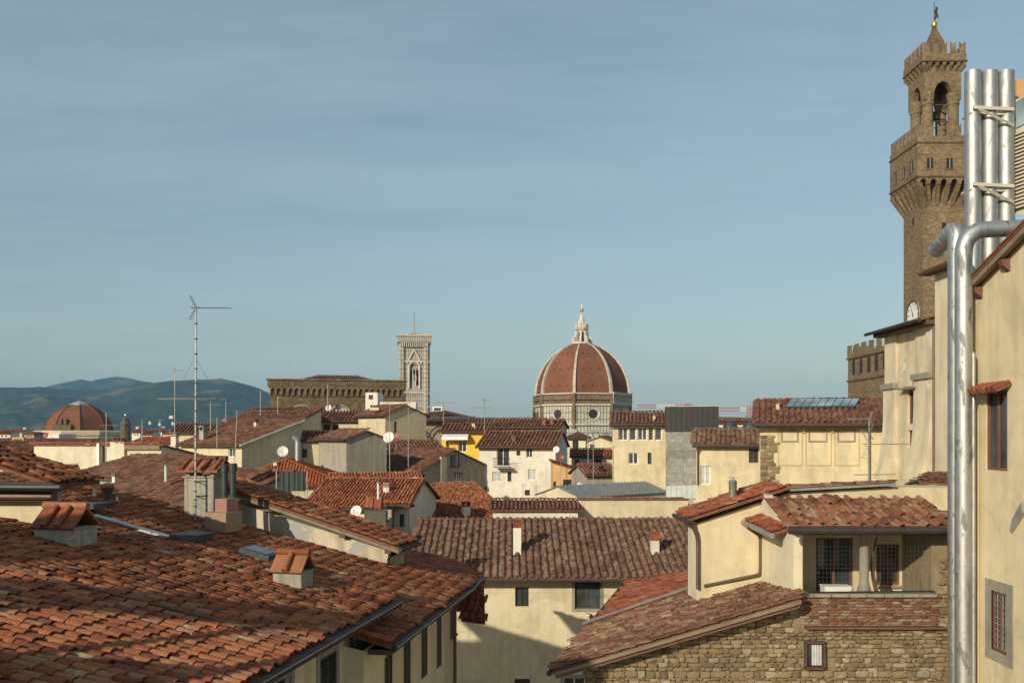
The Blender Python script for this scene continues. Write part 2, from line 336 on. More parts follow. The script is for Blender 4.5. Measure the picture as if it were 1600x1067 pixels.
def lay_tiles(parent, O, e, s, n, poly, pu=0.24, lv=0.36, r=None, h=None, key='brown', nind=0, jit=1.0, pan=None, seed=1, name='tile', skip=None, keyf=None, lift=0.0, gap=0.0):
    rg = np.random.default_rng(seed)
    r = r or pu * 0.33; h = h or r * 1.12
    us = [p[0] for p in poly]; vs = [p[1] for p in poly]
    I, J = np.meshgrid(np.arange(math.floor(min(us) / pu), math.ceil(max(us) / pu) + 1), np.arange(math.floor(min(vs) / lv), math.ceil(max(vs) / lv) + 1))
    u = (I.reshape(-1) + 0.5) * pu; v = J.reshape(-1) * lv
    k = inside(poly, u, v + 0.3 * lv)
    if skip: 
        for q in skip: k &= ~inside(q, u, v + 0.5 * lv)
    u, v = u[k], v[k]
    if gap > 0: 
        kk = rg.random(len(u)) > gap; u, v = u[kk], v[kk]
    if len(u) == 0: return
    e_, s_, n_, O_ = (np.array(x) for x in (e, s, n, O))
    off = ROOT[parent.name]
    def field(u, v, tv, tf, dz, nm, mat, jj, nind):
        c = len(u)
        a = rg.normal(0, 0.035 * jj, c); b = rg.normal(0, 0.02 * jj, c); ju = rg.normal(0, 0.010 * jj, c); jv = rg.normal(0, 0.045 * jj, c); w = np.abs(rg.normal(0, 0.010 * jj, c)) + dz
        slip = rg.random(c) < 0.035; a = np.where(slip, a * 3.5, a); jv = np.where(slip, jv * 2.5 - 0.05 * jj, jv); w = np.where(slip, w + 0.012, w)
        ca, sa = np.cos(a)[:, None], np.sin(a)[:, None]
        X = ca * e_ + sa * s_; Yv = -sa * e_ + ca * s_ + b[:, None] * n_
        Yv /= np.linalg.norm(Yv, axis=1)[:, None]; Z = np.cross(X, Yv); 
        sg = rg.uniform(0.94, 1.08, c)
        Rm = np.stack([X * sg[:, None], Yv, Z * sg[:, None]], axis=2); T = O_ + (u + ju)[:, None] * e_ + (v + jv)[:, None] * s_ + w[:, None] * n_
        near = np.zeros(c, bool)
        if nind:
            px = HX + T[:, 0] / np.maximum(T[:, 1], 0.1) * F; py = HY - (T[:, 2] - CZ) / np.maximum(T[:, 1], 0.1) * F
            vis = (px > -12) & (px < 1612) & (py > 0) & (py < 1079) & (T[:, 1] > 1)
            dist = np.where(vis, T[:, 1], 1e9); order = np.argsort(dist)[:nind]; near[order] = True; near &= vis
            kk = (key, round(r, 3), nm)
            if kk not in OTILE:
                me = bpy.data.meshes.new('roof_tile'); me.from_pydata([tuple(x) for x in tv], [], tf); me.materials.append(M['otile_' + key]); OTILE[kk] = me
            for i in np.nonzero(near)[0]:
                o = bpy.data.objects.new(nm, OTILE[kk]); COL.objects.link(o); o.parent = parent
                m4 = Matrix([[*Rm[i][0], T[i][0] - off[0]], [*Rm[i][1], T[i][1] - off[1]], [*Rm[i][2], T[i][2] - off[2]], [0, 0, 0, 1]])
                o.matrix_local = m4
        if (~near).any():
            me = np_mesh(nm, tv, tf, Rm[~near], T[~near], off); link(nm if not nind else 'more_' + nm + 's', me, parent, mat, kind='stuff')
    tv, tf = cover_template(r, h, lv * 1.2)
    cov_z = 0.03 + lift
    if pan == 'arc':
        pv, pf = pan_arc_template(pu * 1.0, lv * 1.15); field(u - pu / 2, v + lv * 0.35, pv, pf, 0.005, 'pan_tiles', M['tile_' + key], jit * 0.5, 0); cov_z = 0.045 + lift
    elif pan == 'flat':
        pv, pf = pan_flat_template(pu * 0.97, lv * 1.1); field(u - pu / 2, v + lv * 0.05, pv, pf, 0.004, 'pan_tiles', M['tile_' + key], jit * 0.4, 0); cov_z = 0.03 + lift
    field(u, v, tv, tf, cov_z, name, M['tile_' + key], jit, nind)

def ridge_row(parent, p0, p1, key='brown', l=0.4, r=0.13, name='ridge_tiles'):
    p0, p1 = Vector(p0), Vector(p1); s = (p1 - p0).normalized(); e = s.cross(Vector((0, 0, 1))).normalized(); n = e.cross(s)
    k = max(1, int((p1 - p0).length / l)); tv, tf = cover_template(r, r * 0.8, l * 1.15)
    Rm = np.repeat(np.array([[e.x, s.x, n.x], [e.y, s.y, n.y], [e.z, s.z, n.z]])[None], k, 0)
    T = np.array([p0 + s * (i * l) for i in range(k)]) + rng.normal(0, 0.012, (k, 3))
    link(name, np_mesh(name, tv, tf, Rm, T, ROOT[parent.name]), parent, M['tile_' + key], kind='stuff')

def slope(parent, pts, e=None, key='brown', tiles=True, rname='roof', th=0.09, **kw):
    """one roof plane; pts: 3-D outline, pts[0]->pts[1] runs along the eave unless e is given. Board + tiles as its children."""
    pts = [Vector(p) for p in pts]
    e = (Vector(e) if e is not None else pts[1] - pts[0]).normalized()
    n = Vector((0, 0, 0))
    for i in range(len(pts)):
        a, b = pts[i], pts[(i + 1) % len(pts)]; n += Vector(((a.y - b.y) * (a.z + b.z), (a.z - b.z) * (a.x + b.x), (a.x - b.x) * (a.y + b.y)))
    n.normalize()
    if n.z < 0: n = -n
    e = (e - n * e.dot(n)).normalized(); s = n.cross(e)
    if s.z < 0: e = -e; s = n.cross(e)
    mb = MB(); mb.prism(pts, n * -th); roof = mb.build(rname, M['board'], parent)
    ctr = sum(pts, Vector()) / len(pts)
    if tiles and n.dot(CAM - ctr) > 0:
        O = pts[0]; poly = [((p - O).dot(e), (p - O).dot(s)) for p in pts]
        lay_tiles(roof, O, e, s, n, poly, key=key, **kw)
    return roof, n, e, s

def gutter(parent, a, b, r=0.075, mat='gutter', name='gutter'):
    mb = MB(); a, b = Vector(a), Vector(b); mb.tube([a, b], r, 8); return mb.build(name, M[mat], parent, smooth=True)
def pipe(parent, pts, r, mat='copper', name='downpipe', n=8, **kw):
    mb = MB(); mb.tube(pts, r, n); return mb.build(name, M[mat], parent, smooth=True, **kw)
def bend(pts, rad=0.3, k=5):
    """round the corners of a polyline"""
    pts = [Vector(p) for p in pts]; out = [pts[0]]
    for i in range(1, len(pts) - 1):
        a, b, c = pts[i-1], pts[i], pts[i+1]; d1 = (a - b); d2 = (c - b); q = min(rad, d1.length * 0.49, d2.length * 0.49)
        s, t = b + d1.normalized() * q, b + d2.normalized() * q
        for j in range(k + 1):
            w = j / k; out.append(s * (1-w)**2 + b * 2*w*(1-w) + t * w*w)
    return out + [pts[-1]]

# ------------------------------------------------------------------ walls, windows, houses
Z3 = Vector((0, 0, 1))
def wall_face(mb, A, d, L, z0, z1, ops, depth=0.2):
    """rectangular wall face from A along d; ops (u0,u1,z0,z1) are real openings with reveals"""
    A = Vector((A[0], A[1], 0)); nrm = Vector((d.y, -d.x, 0))
    us = sorted({0.0, L, *[x for o in ops for x in o[:2]]}); zs = sorted({z0, z1, *[x for o in ops for x in o[2:4]]})
    p = lambda u, z: A + d * u + Z3 * z
    for i in range(len(us) - 1):
        for j in range(len(zs) - 1):
            uc, zc = (us[i] + us[i+1]) / 2, (zs[j] + zs[j+1]) / 2
            if any(o[0] < uc < o[1] and o[2] < zc < o[3] for o in ops): continue
            mb.poly([p(us[i], zs[j]), p(us[i+1], zs[j]), p(us[i+1], zs[j+1]), p(us[i], zs[j+1])])
    for u0, u1, a, b in [o[:4] for o in ops]:
        i = -nrm * depth
        for q in ((p(u0, a), p(u1, a)), (p(u1, a), p(u1, b)), (p(u1, b), p(u0, b)), (p(u0, b), p(u0, a))):
            mb.poly([q[0], q[1], q[1] + i, q[0] + i])
def add_window(parent, A, d, u0, u1, z0, z1, style='w', depth=0.2, name='window'):
    """glass with frame and bars as children; set back by depth inside the opening"""
    A = Vector((A[0], A[1], 0)); nrm = Vector((d.y, -d.x, 0)); w, h = u1 - u0, z1 - z0
    p = lambda u, z, o: A + d * u + Z3 * z + nrm * o
    back = -depth + 0.04
    fm = {'w': 'whitepaint', 'd': 'wood', 'r': 'redwood', 'b': 'black', 'g': 'trim', 'c': 'whitepaint', 's': 'shutter', 'o': 'wood', 'x': 'black'}[style[0]]
    mb = MB(); mb.box(p(u0, z0, back - 0.03), d * w, nrm * 0.025, Z3 * h)
    if style[0] == 's': gl = 'black'
    elif style[0] == 'c': gl = 'curtain'
    else: gl = 'glass'
    win = mb.build(name, M[gl], parent)
    f = MB(); t = min(0.07, w * 0.12)
    for bx in ((u0, z0, w, t), (u0, z1 - t, w, t), (u0, z0 + t, t, h - 2*t), (u1 - t, z0 + t, t, h - 2*t)):
        f.box(p(bx[0], bx[1], back), d * bx[2], nrm * 0.05, Z3 * bx[3])
    if style[0] != 'o':
        if w > 0.55: f.box(p((u0 + u1) / 2 - t / 2, z0 + t, back), d * t, nrm * 0.045, Z3 * (h - 2*t))
        if '+' in style:
            for k in range(1, 4): f.box(p(u0 + t, z0 + h * k / 4 - 0.015, back), d * (w - 2*t), nrm * 0.035, Z3 * 0.03)
    f.build('frame', M[fm], win)
    if 'l' in style:                                  # closed louvred shutters
        s = MB(); half = w / 2
        for q in range(2):
            x0 = u0 + q * half + 0.01; ww = half - 0.02
            for bx in ((x0, z0, 0.06, h), (x0 + ww - 0.06, z0, 0.06, h), (x0 + 0.06, z0, ww - 0.12, 0.07), (x0 + 0.06, z1 - 0.07, ww - 0.12, 0.07)):
                s.box(p(bx[0], bx[1], -0.03), d * bx[2], nrm * 0.04, Z3 * bx[3])
            k = max(4, int(h / 0.085))
            for i in range(k): s.box(p(x0 + 0.06, z0 + 0.07 + (h - 0.14) * i / k, -0.03), d * (ww - 0.12), nrm * 0.035 - Z3 * 0.025, Z3 * 0.03)
        s.build('shutter', M['shutter'] if 'l' in style and 'n' not in style else M['redwood'], win)
    if 't' in style:                                  # stone surround
        s = MB(); q = 0.16
        for bx in ((u0 - q, z1 + 0.0, w + 2*q, q), (u0 - q, z0 - q, w + 2*q, q), (u0 - q, z0, q, h), (u1, z0, q, h)):
            s.box(p(bx[0], bx[1], 0.0), d * bx[2], nrm * 0.03, Z3 * bx[3])
        s.build('surround', M['trim'], win)
    if 'i' in style:
        s = MB(); s.box(p(u0 - 0.08, z0 - 0.07, -0.02), d * (w + 0.16), nrm * 0.12, Z3 * 0.06); s.build('sill', M['trim'], win)
    if 'a' in style:                                  # little tiled hood
        s = MB(); s.box(p(u0 - 0.25, z1 + 0.10, 0), d * (w + 0.5), nrm * 0.45 - Z3 * 0.12, Z3 * 0.05); s.build('hood', M['tile_brown'], win)
    return win
def plan_hit(B, dirv, px):
    """t so that B + t*dirv projects to photo column px"""
    k = (px - HX) / F; return (k * B.y - B.x) / (dirv.x - k * dirv.y)
class House: pass
def house(name, label, pxA, pxB, Y, eave, ang=0.0, pxC=None, depth=8.0, zbot=0.0, mat='cream', roof='gx', t=0.3, rp=0.5, ov=0.55, ovs=0.25, key='brown',
          front=(), right=(), left=(), gut=True, pu=0.30, lv=0.42, cat='house', group=None, tiles=True, ridge=True, side_mat=None, pan=None, lift=0.0, jit=1.0, nind=0, th=None, seed=None):
    a = R(ang); d = Vector((math.cos(a), -math.sin(a), 0)); bk = Vector((math.sin(a), math.cos(a), 0))
    B = P(pxB, eave, Y); ztop = B.z; B = Vector((B.x, B.y, 0))
    Wd = -plan_hit(B, d, pxA); A = B - d * Wd
    D = abs(plan_hit(B, bk, pxC)) if pxC is not None else depth
    h = House(); h.A, h.B, h.d, h.bk, h.W, h.D = A, B, d, bk, Wd, D
    ze = ztop
    if roof == 'sb': ze = ztop - t * D
    if roof == 'sr': pass
    h.ze = ze
    seed = seed or int(abs(pxA * 7 + pxB * 3 + Y)) + 1
    hgt_ = th; th = thing(name, label, cat, A + d * Wd / 2 + bk * D / 2 + Z3 * zbot, group); h.o = th
    Cc, Dd = B + bk * D, A + bk * D
    faces = {'front': (A, d, Wd), 'right': (B, bk, D), 'back': (Cc, -d, Wd), 'left': (Dd, -bk, D)}
    h.faces = faces
    mb = MB()
    wins = []
    for fn, specs in (('front', front), ('right', right), ('left', left), ('back', ())):
        fa, fd, fl = faces[fn]; ops = []
        nn = Vector((fd.y, -fd.x, 0))
        for (x0, y0, x1, y1, st) in specs:
            p0 = on_plane(x0, y0, Vector((fa.x, fa.y, 0)), nn); p1 = on_plane(x1, y1, Vector((fa.x, fa.y, 0)), nn)
            u0, u1 = sorted(((p0 - fa).dot(fd), (p1 - fa).dot(fd))); z0, z1 = sorted((p0.z, p1.z))
            wins.append((fa, fd, u0, u1, z0, z1, st))
            if 'p' not in st: ops.append((u0, u1, z0, z1))
        top = ztop if (fn == 'front' and roof == 'sb') else ze
        if fn == 'back' and roof == 'sf': top = ze + t * D
        wall_face(mb, fa, fd, fl, zbot, top, ops)
    q = lambda u, v, z: A + d * u + bk * v + Z3 * z
    rp_ = rp
    if roof == 'gx':
        zr = ze + t * rp * D
        for u in (0, Wd): mb.poly([q(u, 0, ze), q(u, rp * D, zr), q(u, D, ze)])
    elif roof == 'gy':
        zr = ze + t * rp * Wd
        for v in (0, D): mb.poly([q(0, v, ze), q(rp * Wd, v, zr), q(Wd, v, ze)])
    elif roof == 'sf':
        for u in (0, Wd): mb.poly([q(u, 0, ze), q(u, D, ze + t * D), q(u, D, ze)])
    elif roof == 'sb':
        for u in (0, Wd): mb.poly([q(u, 0, ze), q(u, 0, ztop), q(u, D, ze)])
    elif roof == 'sr':
        for v in (0, D): mb.poly([q(0, v, ze), q(0, v, ze + t * Wd), q(Wd, v, ze)])
        mb.poly([q(0, 0, ze), q(0, D, ze), q(0, D, ze + t * Wd), q(0, 0, ze + t * Wd)])
    elif roof == 'sl':
        for v in (0, D): mb.poly([q(0, v, ze), q(Wd, v, ze + t * Wd), q(Wd, v, ze)])
        mb.poly([q(Wd, 0, ze), q(Wd, D, ze), q(Wd, D, ze + t * Wd), q(Wd, 0, ze + t * Wd)])
    elif roof == 'flat':
        mb.poly([q(0, 0, ze), q(Wd, 0, ze), q(Wd, D, ze), q(0, D, ze)])
    h.wall = mb.build('wall', M[mat], th, fix=True)
    for (fa, fd, u0, u1, z0, z1, st) in wins:
        add_window(th, fa, fd, u0, u1, z0, z1, st, 0.2 if 'p' not in st else 0.02)
    up = 0.10
    kw = dict(key=key, pu=pu, lv=lv, tiles=tiles, pan=pan, lift=lift, jit=jit, nind=nind, h=hgt_)
    Q = lambda u, v, z: q(u, v, z + up)
    sl = []
    if roof == 'gx':
        zr = ze + t * rp * D; tb = t * rp / (1 - rp) if rp < 1 else t
        sl.append([Q(-ovs, -ov, ze - t*ov), Q(Wd+ovs, -ov, ze - t*ov), Q(Wd+ovs, rp*D, zr), Q(-ovs, rp*D, zr)])
        sl.append([Q(Wd+ovs, D+ov, ze - tb*ov), Q(-ovs, D+ov, ze - tb*ov), Q(-ovs, rp*D, zr), Q(Wd+ovs, rp*D, zr)])
        rl = (Q(-ovs, rp*D, zr), Q(Wd+ovs, rp*D, zr))
    elif roof == 'gy':
        zr = ze + t * rp * Wd; tb = t * rp / (1 - rp)
        sl.append([Q(-ov, D+ovs, ze - t*ov), Q(-ov, -ovs, ze - t*ov), Q(rp*Wd, -ovs, zr), Q(rp*Wd, D+ovs, zr)])
        sl.append([Q(Wd+ov, -ovs, ze - tb*ov), Q(Wd+ov, D+ovs, ze - tb*ov), Q(rp*Wd, D+ovs, zr), Q(rp*Wd, -ovs, zr)])
        rl = (Q(rp*Wd, -ovs, zr), Q(rp*Wd, D+ovs, zr))
    elif roof == 'sf':
        sl.append([Q(-ovs, -ov, ze - t*ov), Q(Wd+ovs, -ov, ze - t*ov), Q(Wd+ovs, D+0.15, ze + t*(D+0.15)), Q(-ovs, D+0.15, ze + t*(D+0.15))])
        rl = (Q(-ovs, D, ze + t*D), Q(Wd+ovs, D, ze + t*D))
    elif roof == 'sb':
        sl.append([Q(Wd+ovs, D+ov, ze - t*ov), Q(-ovs, D+ov, ze - t*ov), Q(-ovs, -0.15, ztop + t*0.15), Q(Wd+ovs, -0.15, ztop + t*0.15)])
        rl = (Q(-ovs, -0.1, ztop + 0.03), Q(Wd+ovs, -0.1, ztop + 0.03))
    elif roof == 'sr':
        sl.append([Q(Wd+ov, -ovs, ze - t*ov), Q(Wd+ov, D+ovs, ze - t*ov), Q(-0.15, D+ovs, ze + t*(Wd+0.15)), Q(-0.15, -ovs, ze + t*(Wd+0.15))])
        rl = (Q(0, -ovs, ze + t*Wd), Q(0, D+ovs, ze + t*Wd))
    elif roof == 'sl':
        sl.append([Q(-ov, D+ovs, ze - t*ov), Q(-ov, -ovs, ze - t*ov), Q(Wd+0.15, -ovs, ze + t*(Wd+0.15)), Q(Wd+0.15, D+ovs, ze + t*(Wd+0.15))])
        rl = (Q(Wd, -ovs, ze + t*Wd), Q(Wd, D+ovs, ze + t*Wd))
    elif roof == 'hip':
        m = min(Wd, D) / 2 + ov; zr = ze - t*ov + t*m; z0 = ze - t*ov
        c = [Q(-ov, -ov, z0), Q(Wd+ov, -ov, z0), Q(Wd+ov, D+ov, z0), Q(-ov, D+ov, z0)]
        if Wd >= D: r0, r1 = Q(-ov + m, D/2, zr), Q(Wd + ov - m, D/2, zr); sl = [[c[0], c[1], r1, r0], [c[1], c[2], r1], [c[2], c[3], r0, r1], [c[3], c[0], r0]]
        else: r0, r1 = Q(Wd/2, -ov + m, zr), Q(Wd/2, D + ov - m, zr); sl = [[c[0], c[1], r0], [c[1], c[2], r1, r0], [c[2], c[3], r1], [c[3], c[0], r0, r1]]
        rl = (r0, r1)
    h.roofs = []
    for i, pts in enumerate(sl):
        ro, n_, e_, s_ = slope(th, pts, seed=seed + i, **kw); h.roofs.append((ro, n_, e_, s_, pts))
        if gut and n_.dot(CAM - pts[0]) > -0.5 * (CAM - pts[0]).length: gutter(th, pts[0] - Z3 * 0.10, pts[1] - Z3 * 0.10, 0.07)
    if ridge and sl and tiles:
        ridge_row(h.roofs[0][0], rl[0] + Z3 * 0.05, rl[1] + Z3 * 0.05, key, 0.42, 0.14)
        if roof == 'hip':
            for cc, rr_ in ((c[0], r0), (c[1], r1 if Wd >= D else r0), (c[2], r1), (c[3], r0 if Wd >= D else r1)):
                ridge_row(h.roofs[0][0], cc + Z3 * 0.05, rr_ + Z3 * 0.05, key, 0.42, 0.13)
    return h

def slope_px(parent, O, e, t, pix, **kw):
    """roof plane through O with eave direction e (horizontal) rising t per metre across it (to the left of e); outline in photo pixels"""
    e = Vector(e).normalized(); up = Vector((-e.y, e.x, t)); n = e.cross(up).normalized()
    pts = [on_plane(x, y, O, n) for x, y in pix]
    return slope(parent, pts, e=e, **kw), n, pts
# ------------------------------------------------------------------ small makers
def gable_chimney(parent, c, ang, w, dp, hb, hc, mat='concrete', key='terra', ncov=2, over=0.10, name='chimney'):
    """plastered stack with a little tiled saddle roof; ridge along its front"""
    a = R(ang); d = Vector((math.cos(a), -math.sin(a), 0)); bk = Vector((math.sin(a), math.cos(a), 0)); c = Vector(c)
    mb = MB(); mb.cbox(c - Z3 * 0.5, d * w, bk * dp, hb + 0.5); ch = mb.build(name, M[mat], parent)
    top = c + Z3 * hb
    s = MB()
    for sx in (-1, 1): s.box(top + d * (sx * w * 0.5 - sx * 0.035 - 0.035) - bk * dp * 0.45, d * 0.07, bk * dp * 0.9, Z3 * 0.02)
    s.box(top - d * (w/2 + 0.03) - bk * (dp/2 + 0.03), d * (w + 0.06), bk * (dp + 0.06), Z3 * 0.035)
    s.build('ledge', M['trim'], ch)
    for sg in (-1, 1):
        sl = MB(); lo = top + bk * sg * (dp/2 + over) + Z3 * 0.03; hi = top + Z3 * hc
        sl.prism([lo - d * (w/2 + 0.05), lo + d * (w/2 + 0.05), hi + d * (w/2 + 0.05), hi - d * (w/2 + 0.05)], (hi - lo).cross(d).normalized() * (0.05 if sg < 0 else -0.05))
        sl.build('cap_slab', M['otile_' + key], ch)
        nn = (hi - lo).cross(d).normalized() * (-1 if (hi - lo).cross(d).z < 0 else 1)
        for k in range(ncov):
            uu = (k + 1) / (ncov + 1) - 0.5
            tb = MB(); st = lo + d * uu * w + nn * 0.055; tb.tube([st, st + (hi - lo) * 0.92], [0.085, 0.07], 10); tb.build('cap_tile', M['otile_' + key], ch, smooth=True)
    r = MB(); hi = top + Z3 * (hc + 0.01); r.tube([hi - d * (w/2 + 0.07), hi + d * (w/2 + 0.07)], 0.085, 10); r.build('cap_ridge', M['otile_' + key], ch, smooth=True)
    return ch
def tv_antenna(label, base, h, booms, r=0.022, dirx=(1, 0, 0), clips=0, group='television antennas on the roofs', lean=0.0):
    base = Vector(base); t = thing('tv_antenna', label, 'antenna', base, group)
    mb = MB(); mb.tube([base, base + Vector((lean * h, 0, h))], [r * 1.15, r * 0.8], 6); m = mb.build('mast', M['mast'], t, smooth=True)
    top = base + Z3 * h
    for (z, kind, ln, ang) in booms:
        c = base + Vector((lean * z, 0, z)); a = R(ang); d = Vector((math.cos(a), math.sin(a), 0)); q = Vector((-d.y, d.x, 0))
        b = MB(); b.tube([c - d * ln * 0.12, c + d * ln * 0.88], r * 0.55, 5)
        if kind == 'yagi':
            n = max(5, int(ln / 0.11)); s = MB()
            for i in range(n):
                p = c - d * ln * 0.1 + d * ln * 0.97 * i / n; hl = ln * 0.09 * (1.25 - 0.4 * i / n); s.tube([p - q * hl - Z3*0, p + q * hl], r * 0.22, 4); s.tube([p - Z3 * hl * 0.16, p + Z3 * hl * 0.16], r * 0.7, 4)
            for sg in (-1, 1):
                for k in range(5):
                    w = 0.05 + 0.05 * k; o = c - d * (0.02 + 0.04*k) * ln * 0.7 + Z3 * sg * (0.03 + 0.045 * k) * ln * 1.3
                    s.tube([o - q * ln * 0.16, o + q * ln * 0.16], r * 0.25, 4)
                s.tube([c, c - d * ln * 0.16 + Z3 * sg * ln * 0.29], r * 0.4, 4)
        elif kind == 'vhf':
            s = MB()
            for i in range(4):
                p = c + d * ln * (0.05 + 0.24 * i); s.tube([p - q * 0.7, p + q * 0.7], r * 0.3, 4)
        else:
            s = MB(); s.tube([c - d * ln * 0.5, c + d * ln * 0.5], r * 0.5, 4)
        b.build('boom', M['mast'], t); s.build('rods', M['mast'], t)
    for k in range(clips):
        s = MB(); z = h * (0.06 + 0.9 * ((k + 0.5) / clips) ** 1.3); p = base + Vector((lean * z, 0, z)); s.tube([p, p + Z3 * 0.035], r * 1.6, 6); s.build('clip', M['black'], t)
    return t
def dish(label, c, rad, facing, mat='dish_white', stem=None, group='satellite dishes on the roofs'):
    c = Vector(c); f = Vector(facing).normalized(); t = thing('satellite_dish', label, 'satellite dish', c, group)
    a = f.cross(Z3).normalized(); b = a.cross(f); mb = MB(); N = 20; rings = [0, 0.35, 0.7, 1.0]; vs = []; fs = []
    for side in (0, -0.015):
        vs.append(c + f * (-0.22 * rad + side))
        for q in rings[1:]:
            for k in range(N): vs.append(c + (a * math.cos(2*math.pi*k/N) + b * math.sin(2*math.pi*k/N)) * q * rad + f * (0.22 * rad * (q*q - 1) + side))
    m = 1 + N * 3
    for s0 in (0, m):
        fs += [(s0, s0+1+k, s0+1+(k+1) % N) for k in range(N)]
        fs += [(s0+1+i*N+k, s0+1+i*N+(k+1) % N, s0+1+(i+1)*N+(k+1) % N, s0+1+(i+1)*N+k) for i in range(2) for k in range(N)]
    fs += [(1+2*N+k, 1+2*N+(k+1) % N, m+1+2*N+(k+1) % N, m+1+2*N+k) for k in range(N)]
    mb.add(vs, fs); mb.build('reflector', M[mat], t, smooth=True)
    arm = MB(); arm.tube([c - b * rad * 0.95 * (1 if b.z > 0 else -1), c + f * rad * 0.75 - b * rad * 0.25 * (1 if b.z > 0 else -1)], rad * 0.035, 5); arm.build('feed_arm', M['mast'], t)
    lnb = MB(); p = c + f * rad * 0.78 - b * rad * 0.22 * (1 if b.z > 0 else -1); lnb.tube([p, p - f * rad * 0.2], rad * 0.08, 6); lnb.build('receiver', M['trim'], t)
    st = MB(); st.tube([c - f * rad * 0.25, c - f * rad * 0.35 - Z3 * (stem or rad * 1.3)], rad * 0.06, 6); st.build('stem', M['mast'], t)
    return t

# ------------------------------------------------------------------ ground
gm = m_flat('street_paving', (0.14, 0.13, 0.115), 0.9, 0, 0.3, 0.5)
gb = MB(); gb.add([(-16000, -600, 0), (16000, -600, 0), (16000, 15000, 0), (-16000, 15000, 0)], [(0, 1, 2, 3)])
gb.build('ground', gm, kind='structure', fix=False)

# ------------------------------------------------------------------ house A: big tiled roof in the lower left corner
eA = Vector((0.1961, 0.9806, 0)); OA = P(476, 1014, 17.5); tA = 0.21
upA = Vector((-eA.y, eA.x, tA)); nA = eA.cross(upA).normalized(); onA = lambda x, y: on_plane(x, y, OA, nA)
E1 = onA(620, 937); E0 = E1 - eA * 15.5
hA = thing('tiled_house', 'cream house with wide jumbled terracotta roof filling the lower left corner', 'house', (E1.x - 7, E1.y - 7, 0))
upl = 15.0
roofA, _, eA2, sA2 = slope(hA, [E0, E1, E1 + upA * upl, E0 + upA * upl], key='terra', pu=0.235, lv=0.385, r=0.112, h=0.070, nind=300, pan='arc', jit=0.95, seed=11)
inA = -eA.cross(Z3)           # points into the house
# verge tiles along the far edge and the gutter
ridge_row(roofA, E1 - eA * 0.1 + Z3 * 0.06, E1 - eA * 0.1 + upA * upl + Z3 * 0.06, 'terra', 0.34, 0.11, 'verge_tiles')
ridge_row(roofA, E0 + upA * upl + Z3 * 0.06, E1 + upA * upl + Z3 * 0.06, 'terra', 0.4, 0.13)
rA = eA.cross(Z3); gutter(hA, E0 + rA * 0.05 - Z3 * 0.07, E1 + rA * 0.05 - Z3 * 0.07 + eA * 0.1, 0.10)
mb = MB(); mb.tube([E0 + rA * 0.14 - Z3 * 0.045, E1 + rA * 0.14 - Z3 * 0.045 + eA * 0.1], 0.012, 5); mb.build('gutter_bead', M['mast'], hA)
mb = MB(); mb.box(E0 - rA * 0.6 - Z3 * 0.24, (E1 - E0), rA * 0.58, Z3 * 0.12); mb.build('eave_board', M['wood'], hA)
WA0 = E0 - rA * 0.75; WA0z = E1.z - 0.15
LA = 15.2
def ops_on(A, d, pix):
    nn = Vector((d.y, -d.x, 0)); res = []
    for (x0, y0, x1, y1, st) in pix:
        p0, p1 = on_plane(x0, y0, A, nn), on_plane(x1, y1, A, nn)
        u0, u1 = sorted(((p0 - A).dot(d), (p1 - A).dot(d))); res.append((u0, u1, min(p0.z, p1.z), max(p0.z, p1.z), st))
    return res
mb = MB()
def win_at(A, d, px, ytop, width, height, st):
    """window whose top centre shows at (px, ytop)"""
    nn = Vector((d.y, -d.x, 0)); p = on_plane(px, ytop, A, nn); u = (p - A).dot(d); return (u - width/2, u + width/2, p.z - height, p.z, st)
wA = [win_at(WA0, eA, 512, 1022, 0.95, 1.7, 'slt'), win_at(WA0, eA, 437, 1062, 0.95, 1.6, 'dt')]
wall_face(mb, WA0, eA, LA, 0, WA0z, [w[:4] for w in wA], 0.2)
bA = -rA * 14
mb.poly([WA0 + eA * LA - Z3 * WA0.z, WA0 + eA * LA + bA - Z3 * WA0.z, WA0 + eA * LA + bA + Z3 * (WA0z + 2.8 - WA0.z), WA0 + eA * LA + Z3 * (WA0z - 0.02 - WA0.z)])
mb.poly([WA0 - Z3 * WA0.z, WA0 + bA - Z3 * WA0.z, WA0 + bA + Z3 * (WA0z + 2.8 - WA0.z), WA0 + Z3 * (WA0z - 0.02 - WA0.z)])
qa = WA0 + bA; qa.z = 0; mb.poly([qa, qa + eA * LA, qa + eA * LA + Z3 * (WA0z + 2.8), qa + Z3 * (WA0z + 2.8)])
mb.build('wall', M['yellow'], hA)
for (u0, u1, z0, z1, st) in wA: add_window(hA, WA0, eA, u0, u1, z0, z1, st)
p0 = E1 - eA * 1.35 - rA * 0.62 - Z3 * 0.2; pipe(hA, bend([E1 - eA * 1.35 + rA*0.0 - Z3 * 0.15, p0, p0 - Z3 * 18], 0.25), 0.06)
# cable along the slope
c0, c1 = onA(-60, 880), onA(478, 1014); mb = MB(); mb.tube([c0 + nA * 0.16, (c0 + c1) / 2 + nA * 0.15, c1 + nA * 0.14], 0.026, 6); mb.build('roof_cable', M['copper'], hA)
# two tiled chimneys
gable_chimney(hA, onA(103, 850), 14, 1.12, 0.80, 0.42, 0.52, 'concrete', 'terra', 2)
gable_chimney(hA, onA(458, 918), 14, 0.76, 0.62, 0.42, 0.46, 'concrete', 'terra', 1)
